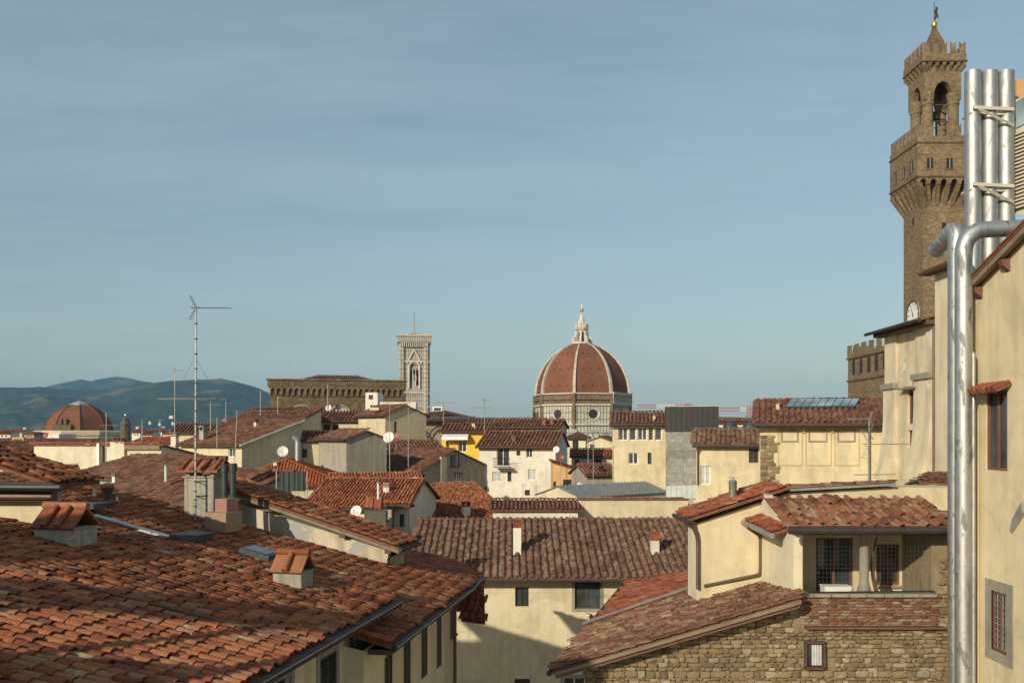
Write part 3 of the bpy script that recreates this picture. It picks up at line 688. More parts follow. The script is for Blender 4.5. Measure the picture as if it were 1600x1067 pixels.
# flashing and roof hatches along the far verge
f0, f1 = onA(150, 812), onA(268, 846)
mb = MB(); mb.box(f0 + nA * 0.12, f1 - f0, -eA * 0.28, nA * 0.05); mb.build('flashing', M['steel_dull'], hA)
f0, f1 = onA(262, 850), onA(306, 852)
mb = MB(); mb.box(f0 + nA * 0.04, (f1 - f0), eA * 0.9, nA * 0.24); mb.build('roof_hatch', M['slate'], hA)
f0, f1 = onA(372, 866), onA(418, 880)
mb = MB(); mb.box(f0 + nA * 0.06, (f1 - f0), eA * 0.75, nA * 0.14); sk = mb.build('roof_hatch', M['slate'], hA)
mb = MB(); mb.box(f0 + nA * 0.205 + (f1 - f0) * 0.12 + eA * 0.08, (f1 - f0) * 0.76, eA * 0.58, nA * 0.01); mb.build('pane', M['glass'], sk)

# ------------------------------------------------------------------ house B: next roof down the lane, hipped at its far corner
OB = P(612, 1008, 21.0); zB = OB.z; e1 = P(748, 907, (CZ - zB) * F / 227.0); eB = Vector((e1.x - OB.x, e1.y - OB.y, 0)).normalized(); tB = 0.24
upB = Vector((-eB.y, eB.x, tB)); nB = eB.cross(upB).normalized(); onB = lambda x, y: on_plane(x, y, OB, nB); rB = eB.cross(Z3)
hB = thing('tiled_house', 'cream house with terracotta roof, green shutters and long curving eave gutter', 'house', (OB.x - 5, OB.y + 3, 0))
H1, H2 = onB(740, 912), onB(607, 886)
endB = onB(736, 916)
far_up = onB(180, 770)
B0 = OB
pts = [B0, endB, onB(742, 907), H2, H2 + upB * 12.5, B0 + upB * ((H2 - B0).dot(upB.normalized()) / upB.length + 12.5)]
roofB, _, _, _ = slope(hB, pts, key='terra', pu=0.235, lv=0.385, r=0.112, h=0.070, nind=300, pan='arc', jit=0.9, seed=23)
Hc = onB(742, 907)
gH = eB + Z3 * -0.125; nH = (H2 - Hc).cross(gH).normalized(); onH = lambda x, y: on_plane(x, y, Hc, nH)
hp_ = [Hc, onH(752, 899), onH(735, 889), onH(700, 874), onH(642, 861), H2]; fe2 = hp_[1]
roofBh, nBh, _, _ = slope(hB, hp_, e=(eB.x * -1 + 0.0, -eB.y, 0), key='red', pu=0.235, lv=0.385, r=0.112, h=0.06, nind=0, pan='arc', jit=0.8, seed=29, rname='hip_roof')
ridge_row(roofB, Hc + Z3 * 0.07, H2 + Z3 * 0.07, 'lichen', 0.36, 0.12, 'hip_tiles')
ridge_row(roofB, B0 + eB * 0.1 + Z3 * 0.06, B0 + eB * 0.1 + upB * 12 + Z3 * 0.06, 'terra', 0.34, 0.11, 'verge_tiles')
gp = [B0 + rB * 0.05 - Z3 * 0.07, endB + rB * 0.05 - Z3 * 0.07, Hc + rB * 0.05 - Z3 * 0.08, fe2 + rB * 0.06 - Z3 * 0.07]
mb = MB(); mb.tube(gp, 0.09, 8); mb.build('gutter', M['gutter'], hB, smooth=True)
mb = MB(); mb.tube([p + rB * 0.09 + Z3 * 0.025 for p in gp], 0.012, 5); mb.build('gutter_bead', M['mast'], hB)
mb = MB(); mb.box(B0 - rB * 0.6 - Z3 * 0.24, endB - B0, rB * 0.58, Z3 * 0.12); mb.build('eave_board', M['wood'], hB)
WB0 = B0 - rB * 0.7; WBz = zB - 0.14; LB = (endB - B0).length + 0.2
wB = [win_at(WB0, eB, 607, 1022, 0.62, 1.75, 'sl'), win_at(WB0, eB, 636, 985, 0.62, 1.75, 'sl'), win_at(WB0, eB, 663, 965, 0.62, 1.75, 'sl'), win_at(WB0, eB, 686, 955, 0.55, 1.75, 'sl'), win_at(WB0, eB, 707, 950, 0.6, 0.9, 'sli')]
mb = MB(); wall_face(mb, WB0, eB, LB, 0, WBz, [w[:4] for w in wB], 0.2)
q0 = Vector((WB0.x, WB0.y, 0)); q1 = q0 + eB * LB; bB = -rB * 11 
mb.poly([q0, q0 + bB, q0 + bB + Z3 * (WBz + 2.1), q0 + Z3 * (WBz - 0.02)]); mb.poly([q1, q1 + bB, q1 + bB + Z3 * (WBz + 1.0), q1 + Z3 * (WBz - 0.1)])
mb.poly([q0 + bB, q1 + bB, q1 + bB + Z3 * (WBz + 1.0), q0 + bB + Z3 * (WBz + 2.1)])
mb.build('wall', M['yellow'], hB)
for (u0, u1, z0, z1, st) in wB: add_window(hB, WB0, eB, u0, u1, z0, z1, st)
pp = endB - rB * 0.55 - Z3 * 0.25; pipe(hB, bend([endB - Z3 * 0.15, pp, pp - Z3 * 18], 0.25), 0.06, 'copper')
# small porch roof poking out past the corner
q = P(722, 960, 33.5); slope(hB, [q + V(0.0, -0.4, -0.1), q + V(0.9, -0.5, -0.2), q + V(0.75, 2.2, 1.05), q + V(-0.3, 2.2, 1.1)], key='red', pu=0.25, lv=0.4, rname='porch_roof', pan='flat')

# ------------------------------------------------------------------ loft standing on roof B
Lr, Ll = onB(606, 886), onB(392, 820)
ld = (Lr - Ll); ld.z = 0; Llen = ld.length; ld.normalize()
hL = thing('roof_loft', 'weathered cream loft with long sloping tile roof standing on the shuttered house', 'house', (Lr + Ll) / 2)
topR = P(606, 860, Lr.y); topL = P(380, 783, Ll.y)
mb = MB(); bkL = Vector((-ld.y, ld.x, 0)); bkL = bkL if bkL.y > 0 else -bkL
mb.prism([Ll - Z3 * 0.6 - ld * 0.8, Lr - Z3 * 0.6, Lr + Z3 * (topR.z - Lr.z), topL - ld * 0.5], bkL * 1.3)
mb.build('wall', M['dirty'], hL)
OL = P(606, 857, Lr.y - 0.3); tL = (topL.z - topR.z) / ((topL - topR).to_2d().length) 
upL = -ld * 1.0 + Z3 * tL; eL = bkL; nL = upL.cross(eL).normalized(); nL = nL if nL.z > 0 else -nL
zz0 = 0.16
ptsL = [OL + ld * 0.38 - Z3 * tL * 0.38 + Z3 * zz0, OL + ld * 0.38 - Z3 * tL * 0.38 + bkL * 1.7 + Z3 * zz0, OL + upL * (Llen + 1.6) + bkL * 1.7 + Z3 * zz0, OL + upL * (Llen + 1.6) + Z3 * zz0]
roofL, _, _, _ = slope(hL, ptsL, key='terra', pu=0.22, lv=0.35, r=0.105, h=0.06, nind=0, pan='arc', jit=0.8, seed=31)
ridge_row(roofL, ptsL[2] + Z3 * 0.05, ptsL[1] + Z3 * 0.05, 'terra', 0.36, 0.12)
mb = MB(); mb.box(ptsL[0] - Z3 * 0.2, ptsL[3] - ptsL[0], bkL * 0.12, Z3 * 0.12); mb.build('verge_board', M['beam'], hL)
for f in (0.30, 0.07):
    p = ptsL[0] + (ptsL[3] - ptsL[0]) * f - Z3 * 0.36; mb = MB(); mb.box(p, ld * 0.22, bkL * 0.5, Z3 * 0.16); mb.build('rafter_end', M['wood'], hL)
gutter(hL, ptsL[0] - Z3 * 0.08 + ld * 0.05, ptsL[1] - Z3 * 0.08 + ld * 0.05, 0.075)
pl_ = ptsL[0] + ld*0.05 + bkL * 0.3; pipe(hL, bend([pl_ - Z3 * 0.12, pl_ - ld * 0.55 - Z3 * 0.35, pl_ - ld * 0.55 - Z3 * 0.9], 0.15), 0.05, 'black')

# ------------------------------------------------------------------ concrete stack with the tall antenna, flues and metal boxes
cb = onB(312, 815); s_px = cb.y / F
hC = thing('concrete_chimney', 'stained concrete stack with tiled saddle cap beside the tall antenna mast', 'chimney', cb)
dC = Vector((math.cos(R(12)), -math.sin(R(12)), 0)); bC = Vector((math.sin(R(12)), math.cos(R(12)), 0))
hgt = 69 * s_px; wC = 50 * s_px
mb = MB(); mb.cbox(cb - Z3 * 0.6 + bC * 0.4, dC * wC, bC * 0.9, hgt + 0.6); mb.build('stack', M['concrete'], hC)
mb = MB(); mb.cbox(cb + Z3 * hgt + bC * 0.4, dC * (wC + 0.08), bC * 0.98, 0.06)
for sx in (-0.42, 0.42): mb.cbox(cb + Z3 * (hgt + 0.06) + bC * 0.4 + dC * wC * sx, dC * 0.14, bC * 0.8, 0.14)
mb.build('ledge', M['trim'], hC)
for sg in (-1, 1):
    lo = cb + Z3 * (hgt + 0.18) + bC * (0.4 + sg * 0.58); hi = cb + Z3 * (hgt + 0.55) + bC * 0.4; w2 = dC * (wC / 2 + 0.2)
    mb = MB(); mb.prism([lo - w2, lo + w2, hi + w2, hi - w2], Z3 * 0.05); mb.build('cap_slab', M['otile_red'], hC)
    for k in range(4):
        o = dC * ((k + 0.5) / 4 - 0.5) * (wC + 0.5) + Z3 * 0.08; mb = MB(); mb.tube([lo + o, hi + o], [0.09, 0.075], 8); mb.build('cap_tile', M['otile_red'], hC, smooth=True)
mb = MB(); hi = cb + Z3 * (hgt + 0.63) + bC * 0.4; mb.tube([hi - w2 * 1.05, hi + w2 * 1.05], 0.09, 8); mb.build('cap_ridge', M['otile_lichen'], hC, smooth=True)
mbase = P(305, 815, cb.y - 0.45)
ta = tv_antenna('tall television mast with long comb aerial on top, strapped to the concrete stack', mbase, (815 - 486) * s_px, [((815 - 486) * s_px, 'yagi', 62 * s_px, 3), ((815 - 627) * s_px, 'vhf', 52 * s_px, 2), ((815 - 626) * s_px, 'bar', 67 * s_px, 178)], 0.034, clips=16, lean=0.004)
mb = MB(); m0 = mbase + Z3 * (815 - 562) * s_px
for q in (P(287, 592, cb.y + 2), P(325, 594, cb.y + 2)): mb.tube([m0, q + (q - m0) * 2.2], 0.006, 4)
mb.build('guy_wires', M['mast'], ta)
for yy in (752, 775):
    mb = MB(); a_ = P(305, yy, cb.y - 0.45); b_ = P(330, yy + 8, cb.y + 0.1); c_ = P(338, yy + 4, cb.y + 0.2)
    mb.tube([a_, P(322, yy, cb.y - 0.1), b_], 0.018, 5); mb.tube([a_, b_, c_], 0.014, 5); mb.build('wall_bracket', M['black'], ta)
# metal boxes and flues
dv = thing('duct_boxes', 'brown sheet-metal duct boxes next to the concrete stack', 'vent', onB(345, 830))
by = onB(345, 834).y
def pbox(parent, x0, x1, y0, y1, Y, dep, mat, name, ang=14):
    a = R(ang); d = Vector((math.cos(a), -math.sin(a), 0)); bk = Vector((math.sin(a), math.cos(a), 0)); A_ = P(x0, y1, Y); B_ = A_ + d * plan_hit(A_, d, x1)
    mb = MB(); mb.box(A_, B_ - A_, bk * dep, Z3 * ((y1 - y0) / F * Y)); return mb.build(name, M[mat], parent)
M['tan_metal'] = m_flat('tan_sheet_metal', (0.30, 0.20, 0.13), 0.5, 0.2, 0.12)
M['pink_metal'] = m_flat('rosy_sheet_metal', (0.33, 0.17, 0.13), 0.5, 0.2, 0.15)
pbox(dv, 320, 353, 800, 831, by - 0.2, 0.8, 'tan_metal', 'lower_box', 20); pbox(dv, 336, 354, 779, 800, by, 0.6, 'pink_metal', 'upper_box', 20)
for (x0, x1, y0, lb) in ((346, 356, 728, 'left one of two grey flue pipes with flared tops by the metal boxes'), (359, 369, 727, 'right one of two grey flue pipes with flared tops by the metal boxes')):
    base_ = P((x0 + x1) / 2, 800, by + 0.8); fl = thing('flue_pipe', lb, 'flue', base_, 'grey flue pipes'); rr = (x1 - x0) / 2 / F * by; hh = (800 - y0) / F * by
    mb = MB(); mb.lathe(base_ - Z3 * 0.8, [(rr, 0), (rr, hh + 0.8)], 14); mb.build('pipe', M['steel_dull'] if False else M['slate'], fl, smooth=True)
    mb = MB(); mb.lathe(base_ + Z3 * (hh - 0.15), [(rr * 1.35, 0), (rr * 1.4, 0.24), (rr * 1.2, 0.26)], 14); mb.build('collar', M['slate'], fl, smooth=True)
# ------------------------------------------------------------------ house D, roof corner at the far left
oy = onA(0, 803).y - 1.0
hD = thing('corner_house', 'dark-eaved house corner with chunky orange tiles at the left edge', 'house', P(-60, 800, oy + 2))
eD = Vector((0.12, 0.99, 0)).normalized(); OD = P(88, 757, oy)
upD = Vector((-eD.y, eD.x, 0.30)); 
nD = eD.cross(upD).normalized(); onD = lambda x, y: on_plane(x, y, OD, nD)
rD = eD.cross(Z3)
ptsD = [OD, OD + eD * 1.9 , OD + eD * 1.9 + upD * 6, OD + upD * 6]
roofD, _, _, _ = slope(hD, ptsD, key='terra', pu=0.24, lv=0.40, r=0.10, h=0.085, nind=0, pan='arc', jit=1.4, seed=41)
ptsF = [OD + V(0.25, -0.55, -0.16), OD + V(0, 0, 0.0), OD + upD * 6, OD + upD * 6 + V(0, -0.55, -0.16)]
mb = MB(); mb.box(OD - Z3 * 0.1 + V(0.05, -0.30, 0), V(-7, 0.15, 0), V(0, 0.3, 0), Z3 * 0.16); 
mb.build('eave_board', M['black'], hD)
gutter(hD, OD + V(0.3, -0.35, -0.06), OD + V(-7, -0.2, -0.03), 0.085, 'black')
mb = MB(); mb.box(OD + V(-0.1, -0.05, -0.42), V(-7, 0.1, 0), V(0, 0.3, 0), Z3 * 0.33); mb.build('soffit_beam', M['wood'], hD)
gutter(hD, OD + V(-0.05, -0.12, -0.30), OD + V(-7, -0.05, -0.27), 0.07, 'copper', 'wall_pipe')
mb = MB(); q = OD + V(-0.45, 0.25, -2.2); mb.box(q, V(-7, 0.1, 0), V(0, 0.9, 0), Z3 * 2.1); mb.build('wall', M['yellow'], hD)

# ------------------------------------------------------------------ unseen terrace house added left of frame to shade the near roof in bands
al = thing('shade_terrace_house', 'unseen terrace house added left of the near tiled roof to shade it in bands', 'house', (-15, 6.5, 0))
mb = MB(); mb.abox(-21, -9.4, 4.0, 9.0, 0, 22.2); mb.abox(-21, -9.4, 8.8, 9.0, 22.2, 25.05); mb.build('wall', M['cream'], al)
mb = MB(); mb.abox(-21.4, -9.2, 8.7, 9.1, 26.6, 27.4); mb.build('shade_beam', M['cream'], al)  # beam added to cast the middle dark band
for x_ in (-20.7, -17.6, -14.4, -11.6, -9.6):
    mb = MB(); mb.abox(x_ - 0.1, x_ + 0.1, 8.8, 9.0, 25.05, 26.6); mb.build('post', M['trim'], al)
mb = MB(); mb.abox(-24.5, -18.9, 7.6, 9.0, 22.0, 30.1); mb.build('shade_turret', M['cream'], al)  # block added to shade the roof around the left chimney

# storey added behind the dark-eaved corner house to shade the wide house wall
us = thing('shade_storey', 'tiled storey added mostly hidden behind the dark-eaved corner house to shade the wide house wall', 'house', (-18.5, 29, 21))
mb = MB(); mb.abox(-22.5, -14.75, 27.7, 30.3, 20.5, 23.7); mb.build('wall', M['cream'], us)
ru, _, _, _ = slope(us, [V(-22.7, 27.4, 23.75), V(-14.6, 27.4, 23.75), V(-14.6, 29.0, 24.35), V(-22.7, 29.0, 24.35)], key='brown', pu=0.24, lv=0.36, r=0.10, h=0.07, pan='arc', seed=43)
slope(us, [V(-14.6, 30.6, 23.75), V(-22.7, 30.6, 23.75), V(-22.7, 29.0, 24.35), V(-14.6, 29.0, 24.35)], key='brown', tiles=False); ridge_row(ru, V(-22.7, 29.0, 24.42), V(-14.6, 29.0, 24.42), 'brown', 0.36, 0.13)
# ------------------------------------------------------------------ house C: wide cream house across the lane
hc = house('wide_house', 'wide cream house with dark ribbed tile roof, facing across the lane in the middle', 640, 1130, 50.0, 893, 0, depth=14.2, mat='cream', roof='gx', t=0.30, ov=1.1, key='greyb', pu=0.41, lv=0.40, pan='flat', jit=0.7, th=0.125,
           front=[(805, 917, 826, 947, 'x'), (898, 903, 938, 951, 'dt'), (804, 1060, 828, 1090, 'x'), (880, 1058, 915, 1090, 'wt')], nind=0, lift=0.0, seed=51)
for (x, y0, y1, yb, lb) in ((808, 813, 824, 858, ''), (1023, 832, 844, 870, '')):
    Yc = 52.2; c = P(x, yb, Yc); s_ = Yc / F; mb = MB(); mb.cbox(c - Z3 * 0.5, V(0.47, 0, 0), V(0, 0.5, 0), (yb - y1) * s_ + 0.5); ch = mb.build('chimney', M['white'], hc.o)
    mb = MB()
    for sx in (-1, 1): mb.cbox(c + Z3 * (yb - y1) * s_ + V(sx * 0.2, 0, 0), V(0.06, 0, 0), V(0, 0.5, 0), (y1 - y0) * s_)
    mb.cbox(c + Z3 * (yb - y1) * s_, V(0.38, 0, 0), V(0, 0.45, 0), (y1 - y0) * s_ * 0.9); mb.cbox(c + Z3 * (yb - y0) * s_, V(0.52, 0, 0), V(0, 0.55, 0), 0.06); mb.build('cap', M['otile_red'], ch)
dish('small pale dish behind the dark ribbed roof of the wide house', P(880, 806, 59), 0.4, (-0.2, -1, 0.25))
sl_ = thing('wall_lantern', 'small black iron lantern bracket on the wide cream house', 'lamp', P(918, 960, 49.85))
mb = MB(); q = P(916, 957, 49.85); mb.tube([q, q + V(0.25, -0.5, 0.02)], 0.02, 5); mb.tube([q + V(0, -0.05, -0.35), q + V(0.25, -0.5, 0.02)], 0.015, 5); mb.build('bracket', M['black'], sl_)
mb = MB(); mb.lathe(q + V(0.25, -0.5, -0.36), [(0.04, 0), (0.10, 0.08), (0.13, 0.26), (0.02, 0.36)], 8); mb.build('lantern', M['black'], sl_)

# ------------------------------------------------------------------ house E: rubble-stone house with loggia, lower right
YE = 25.0
hE = thing('stone_house', 'rough stone house with mossy lean-to roof, brick parapet and netted loggia', 'house', (6.5, YE + 1.5, 0))
PE = lambda x, y, Y=YE: P(x, y, Y)
mb = MB()
M['mortar'] = m_plaster('rubble_mortar', (0.27, 0.215, 0.135), 0.6, 4.0)
wp = [PE(917, 1400), PE(1500, 1400), PE(1500, 800), PE(1459, 800), PE(1459, 930), PE(1252, 930), PE(1252, 938), PE(917, 1037)]
# wall behind the stones, with an opening for the small window
zt = PE(0, 938).z
core = MB(); core.prism([p + V(0, 0.12, 0) for p in wp], V(0, 0.5, 0)); core.build('wall_core', M['mortar'], hE)
STONE = [(0.0, (0.15, 0.110, 0.065)), (0.25, (0.215, 0.160, 0.092)), (0.5, (0.27, 0.205, 0.118)), (0.7, (0.235, 0.165, 0.09)), (0.86, (0.32, 0.255, 0.16)), (0.95, (0.38, 0.31, 0.21)), (1.0, (0.27, 0.20, 0.15))]
M['stone'] = m_stone('rubble_stone', STONE); M['stone_i'] = m_stone('rubble_stone_far', STONE, 'island')
def stone_mesh(k):
    rg = random.Random(k); bm = bmesh.new(); nx, nz = 3, 3
    g = []
    for i in range(nx + 1):
        col = []
        for j in range(nz + 1):
            x, z = i / nx - 0.5, j / nz - 0.5; edge = i in (0, nx) or j in (0, nz); corner = i in (0, nx) and j in (0, nz)
            x += rg.uniform(-0.05, 0.05); z += rg.uniform(-0.06, 0.06)
            if corner: x *= rg.uniform(0.78, 0.97); z *= rg.uniform(0.78, 0.97)
            y = -(rg.uniform(0.25, 0.45) if corner else rg.uniform(0.5, 0.8) if edge else rg.uniform(0.75, 1.1))
            col.append(bm.verts.new((x, y, z)))
        g.append(col)
    for i in range(nx):
        for j in range(nz): bm.faces.new((g[i][j], g[i+1][j], g[i+1][j+1], g[i][j+1]))
    ring = [g[i][0] for i in range(nx + 1)] + [g[nx][j] for j in range(1, nz + 1)] + [g[i][nz] for i in range(nx - 1, -1, -1)] + [g[0][j] for j in range(nz - 1, 0, -1)]
    bk_ = [bm.verts.new((v.co.x, 1.0, v.co.z)) for v in ring]
    for i in range(len(ring)): bm.faces.new((ring[i], bk_[i], bk_[(i+1) % len(ring)], ring[(i+1) % len(ring)]))
    me = bpy.data.meshes.new('stone'); bm.to_mesh(me); bm.free(); me.materials.append(M['stone'])
    return me
SM = [stone_mesh(k) for k in range(9)]
def put(name, me, parent, loc, scale):
    o = bpy.data.objects.new(name, me); COL.objects.link(o); o.parent = parent; o.location = Vector(loc) - ROOT[parent.name]; o.scale = scale; return o
def verge_y(px): return 1050 + (px - 862) * (935 - 1050) / (1250 - 862)
rs = random.Random(3)
swin = (1259, 1004, 1288, 1043)
z = PE(0, 1085).z; ztopw = PE(0, 800).z
wallpart = MB(); q = PE(917, 1085); wallpart.box(q + V(0.01, 0.10, -2.0), V(0.3, 0, 0), V(0, 0.02, 0), Z3 * 0.5); stw = wallpart.build('stonework', M['mortar'], hE)
SPOT = []
while z < ztopw:
    hh = rs.choice((0.07, 0.09, 0.11, 0.12, 0.13, 0.15, 0.19)) * rs.uniform(0.95, 1.1); x = PE(917, 0).x - rs.uniform(0, 0.3)
    while x < PE(1492, 0).x:
        ww = rs.uniform(0.13, 0.42) if hh > 0.11 else rs.uniform(0.12, 0.30)
        cx, cz = x + ww / 2, z + hh / 2; px_, py_ = to_px(Vector((cx, YE, cz))); lft, rgt = to_px(Vector((x, YE, cz)))[0], to_px(Vector((x + ww, YE, cz)))[0]
        ok = px_ > 917 and py_ > verge_y(px_) + 4
        if py_ < 984 and 1244 < px_ < 1472: ok = False
        if py_ < 935 and px_ < 1464: ok = False
        if swin[0] - 3 < rgt and lft < swin[2] + 3 and py_ + hh * 27 > swin[1] - 4 and py_ - hh * 27 < swin[3] + 5: ok = False
        if ok: SPOT.append((ww * hh if py_ < 1067 + hh * 25 else 0, cx, cz + rs.uniform(-0.02, 0.02), ww, hh, rs.uniform(-0.05, 0.05)))
        x += ww
    z += hh
SPOT.sort(reverse=True)
joined = MB()
for i, (ar, cx, cz, ww, hh, rot) in enumerate(SPOT):
    me_ = rs.choice(SM); scl = ((ww - 0.016), rs.uniform(0.014, 0.040), (hh - 0.016))
    if i < 300:
        o_ = put('stone', me_, stw, (cx, YE + 0.06, cz), scl); o_.rotation_euler = (0, rot, 0)
    else: joined.add([(cx + v.co.x * scl[0], YE + 0.06 + v.co.y * scl[1], cz + v.co.z * scl[2]) for v in me_.vertices], [tuple(p.vertices) for p in me_.polygons])
joined.build('more_stones', M['stone_i'], stw, fix=False, kind='stuff')
# bricks of the parapet
BRICK = [(0.0, (0.13, 0.062, 0.04)), (0.3, (0.20, 0.095, 0.058)), (0.6, (0.25, 0.125, 0.075)), (0.8, (0.26, 0.19, 0.12)), (1.0, (0.31, 0.25, 0.17))]
M['brick'] = m_stone('old_brick', BRICK, scale=1.5)
bm_ = SM[2].copy(); bm_.materials.clear(); bm_.materials.append(M['brick']); bm2 = SM[5].copy(); bm2.materials.clear(); bm2.materials.append(M['brick'])
pp_ = MB(); pp_.box(PE(1252, 982) + V(0, 0.08, 0), PE(1464, 982) - PE(1252, 982), V(0, 0.05, 0), Z3 * (52 / F * YE)); prp = pp_.build('parapet', M['mortar'], hE)
z = PE(0, 976).z; row = 0
while z < PE(0, 931).z - 0.03:
    x = PE(1250, 0).x + (0.14 if row % 2 else 0)
    while x < PE(1464, 0).x:
        ww = rs.uniform(0.22, 0.30); put('brick', rs.choice((bm_, bm2)), prp, (x + ww / 2, YE + 0.05, z + 0.04), (ww - 0.015, rs.uniform(0.012, 0.03), 0.068)); x += ww
    z += 0.082; row += 1
mb = MB(); mb.box(PE(1257, 981) + V(0, -0.16, 0), PE(1474, 981) - PE(1257, 981), V(0, 0.22, 0), Z3 * 0.06); mb.build('ledge', M['redwood'], hE)
for i in range(8):
    a_, b_ = PE(1244 + i * 27.6, 930), PE(1270 + i * 27.6, 930); mb = MB(); mb.box(a_ + V(0, -0.05, -0.04), b_ - a_, V(0, 0.3, 0), Z3 * 0.09); mb.build('coping_stone', M['trim'], hE)
# small curtained window
a_, b_ = PE(*swin[:2]), PE(*swin[2:])
fr = MB(); x0, x1, z1_, z0_ = a_.x, b_.x, a_.z, b_.z
fr.box((x0, YE + 0.05, z0_), (x1 - x0, 0, 0), (0, 0.03, 0), (0, 0, z1_ - z0_)); sw = fr.build('window', M['glass'], hE)
fr = MB()
for bx in ((x0 - 0.03, z0_ - 0.05, x1 - x0 + 0.06, 0.07), (x0 - 0.03, z1_ - 0.02, x1 - x0 + 0.06, 0.07), (x0 - 0.03, z0_, 0.06, z1_ - z0_), (x1 - 0.03, z0_, 0.06, z1_ - z0_)): fr.box((bx[0], YE - 0.03, bx[1]), (bx[2], 0, 0), (0, 0.1, 0), (0, 0, bx[3]))
fr.build('frame', M['wood'], sw)
cu = MB(); n_ = 14; xs = [x0 + 0.17 + (x1 - x0 - 0.22) * i / n_ for i in range(n_ + 1)]
cu.add([(x, YE + 0.02 + 0.018 * math.sin(i * 1.9), zz_) for zz_ in (z0_ + 0.07, z1_ - 0.06) for i, x in enumerate(xs)], [(i, i+1, n_+2+i, n_+1+i) for i in range(n_)]); cu.build('curtain', M['curtain'], sw, fix=False)
# lean-to roof
OE = PE(862, 1047, 24.55); eE = Vector((0.2613, 1, 0)).normalized()
upE = Vector((1, 0, 0.296)); nE = (Vector((0.2613, 1, 0))).cross(upE).normalized(); nE = nE if nE.z > 0 else -nE; onE = lambda x, y: on_plane(x, y, OE, nE)
plx = [(862, 1047), (975, 913), (1080, 893), (1100, 912), (1192, 893), (1250, 934)]
ptsE = [onE(*q) for q in plx]
sE = upE - eE * upE.dot(eE); sE.normalize(); eEn = nE.cross(sE) 
mb = MB(); mb.prism(ptsE, nE * -0.09); rE = mb.build('roof', M['board'], hE)
def uvE(p): return ((p - OE).dot(eEx), (p - OE).dot(upEn))
upEn = upE.normalized(); eEx = nE.cross(upEn); eEx = -eEx          # tiles run straight down the slope, parallel to the stone wall
div = [onE(905, 985), onE(1100, 917)]
lowp = [onE(*q) for q in [(864, 1045), (912, 985), (1098, 920), (1192, 893), (1250, 933)]]; hip = [onE(*q) for q in [(912, 985), (975, 913), (1080, 893), (1098, 920)]]
eT = upEn.cross(nE) * -1
eT = nE.cross(upEn) * -1 if (nE.cross(upEn)).cross(upEn).dot(nE) < 0 else nE.cross(upEn)
ux = lambda p: ((p - OE).dot(upEn.cross(nE)), (p - OE).dot(upEn))
lay_tiles(rE, OE, upEn.cross(nE), upEn, nE, [ux(p) for p in lowp], pu=0.19, lv=0.27, r=0.085, h=0.06, key='lichen', nind=300, jit=1.9, pan='arc', seed=61)
lay_tiles(rE, OE, upEn.cross(nE), upEn, nE, [ux(p) for p in hip], pu=0.23, lv=0.33, r=0.085, h=0.028, key='red', nind=120, jit=0.9, pan='flat', seed=62, name='flat_tile')
mb = MB(); mb.tube([onE(912, 980) + nE * 0.13, onE(1000, 950) + nE * 0.13, onE(1094, 919) + nE * 0.13], 0.05, 6); mb.build('roof_conduit', M['mast'], hE, smooth=True)
ridge_row(rE, ptsE[1] + nE * 0.07, ptsE[2] + nE * 0.07, 'red', 0.33, 0.09, 'verge_tiles')
gutter(hE, ptsE[0] - Z3 * 0.06 + V(-0.08, -0.1, 0), ptsE[1] - Z3 * 0.06 + V(-0.08, 0, 0), 0.075)
# verge: flat slates over a plank
vg0, vg1 = ptsE[0], ptsE[-1]; vd = (vg1 - vg0); k = 15
for i in range(k):
    p = vg0 + vd * (i / k) + nE * 0.06 + V(0, -0.10, 0); mb = MB(); mb.box(p - vd.normalized() * 0.05, vd / k * 1.22 + nE * (-0.035), V(0, 0.26, 0.0), nE * 0.045); mb.build('verge_tile', M['otile_lichen'], rE)
mb = MB(); mb.box(vg0 + V(0.05, -0.06, -0.14), vd * 0.995, V(0, 0.1, 0), Z3 * 0.10); mb.build('verge_board', M['beam'], hE)
mb = MB(); mb.box(vg0 + V(0.12, 0.03, -0.24), vd * 0.985, V(0, 0.42, 0), Z3 * 0.10); mb.build('soffit', M['redwood'], hE)

# loggia: back wall, pier, column, roof
YB = 27.3
bw = MB(); ops = []
def opx(x0, y0, x1, y1, Y): a, b = P(x0, y1, Y), P(x1, y0, Y); return (a.x, b.x, a.z, b.z)
door = opx(1275, 840, 1333, 940, YB); win = opx(1369, 850, 1406, 914, YB)
xl, xr = P(1228, 0, YB).x, P(1500, 0, YB).x; zlo, zhi = P(0, 960, YB).z, P(0, 805, YB).z
wall_face(bw, V(xl, YB, 0), V(1, 0, 0), xr - xl, zlo, zhi, [(door[0] - xl, door[1] - xl, door[2], door[3]), (win[0] - xl, win[1] - xl, win[2], win[3])], 0.15)
bw.build('loggia_back_wall', M['yellow'], hE)
add_window(hE, V(xl, YB, 0), V(1, 0, 0), door[0] - xl, door[1] - xl, door[2], door[3], 'r', 0.15, 'glazed_door')
add_window(hE, V(xl, YB, 0), V(1, 0, 0), win[0] - xl, win[1] - xl, win[2], win[3], 'ri', 0.15)
mb = MB(); xA, xB = PE(1228, 0, 28.2).x, PE(1254, 0, 25.15).x
x8 = PE(1240, 0, 25.15).x
mb.prism([V(x8, 25.15, 0), V(xB, 25.15, 0), V(xB, 25.5, 0), V(xB - 0.05, 28.2, 0), V(x8 - 0.05, 28.2, 0)], Z3 * 1)
for i, v_ in enumerate(mb.v): mb.v[i] = (v_[0], v_[1], PE(0, 975).z if v_[2] < 0.5 else PE(0, 829, 25.1).z + (0 if v_[1] < 26 else (v_[1] - 25.15) * 0.30))
mb.build('loggia_side_wall', M['cream_lit'], hE)  # paler plaster, sunlight painted into the side wall's colour
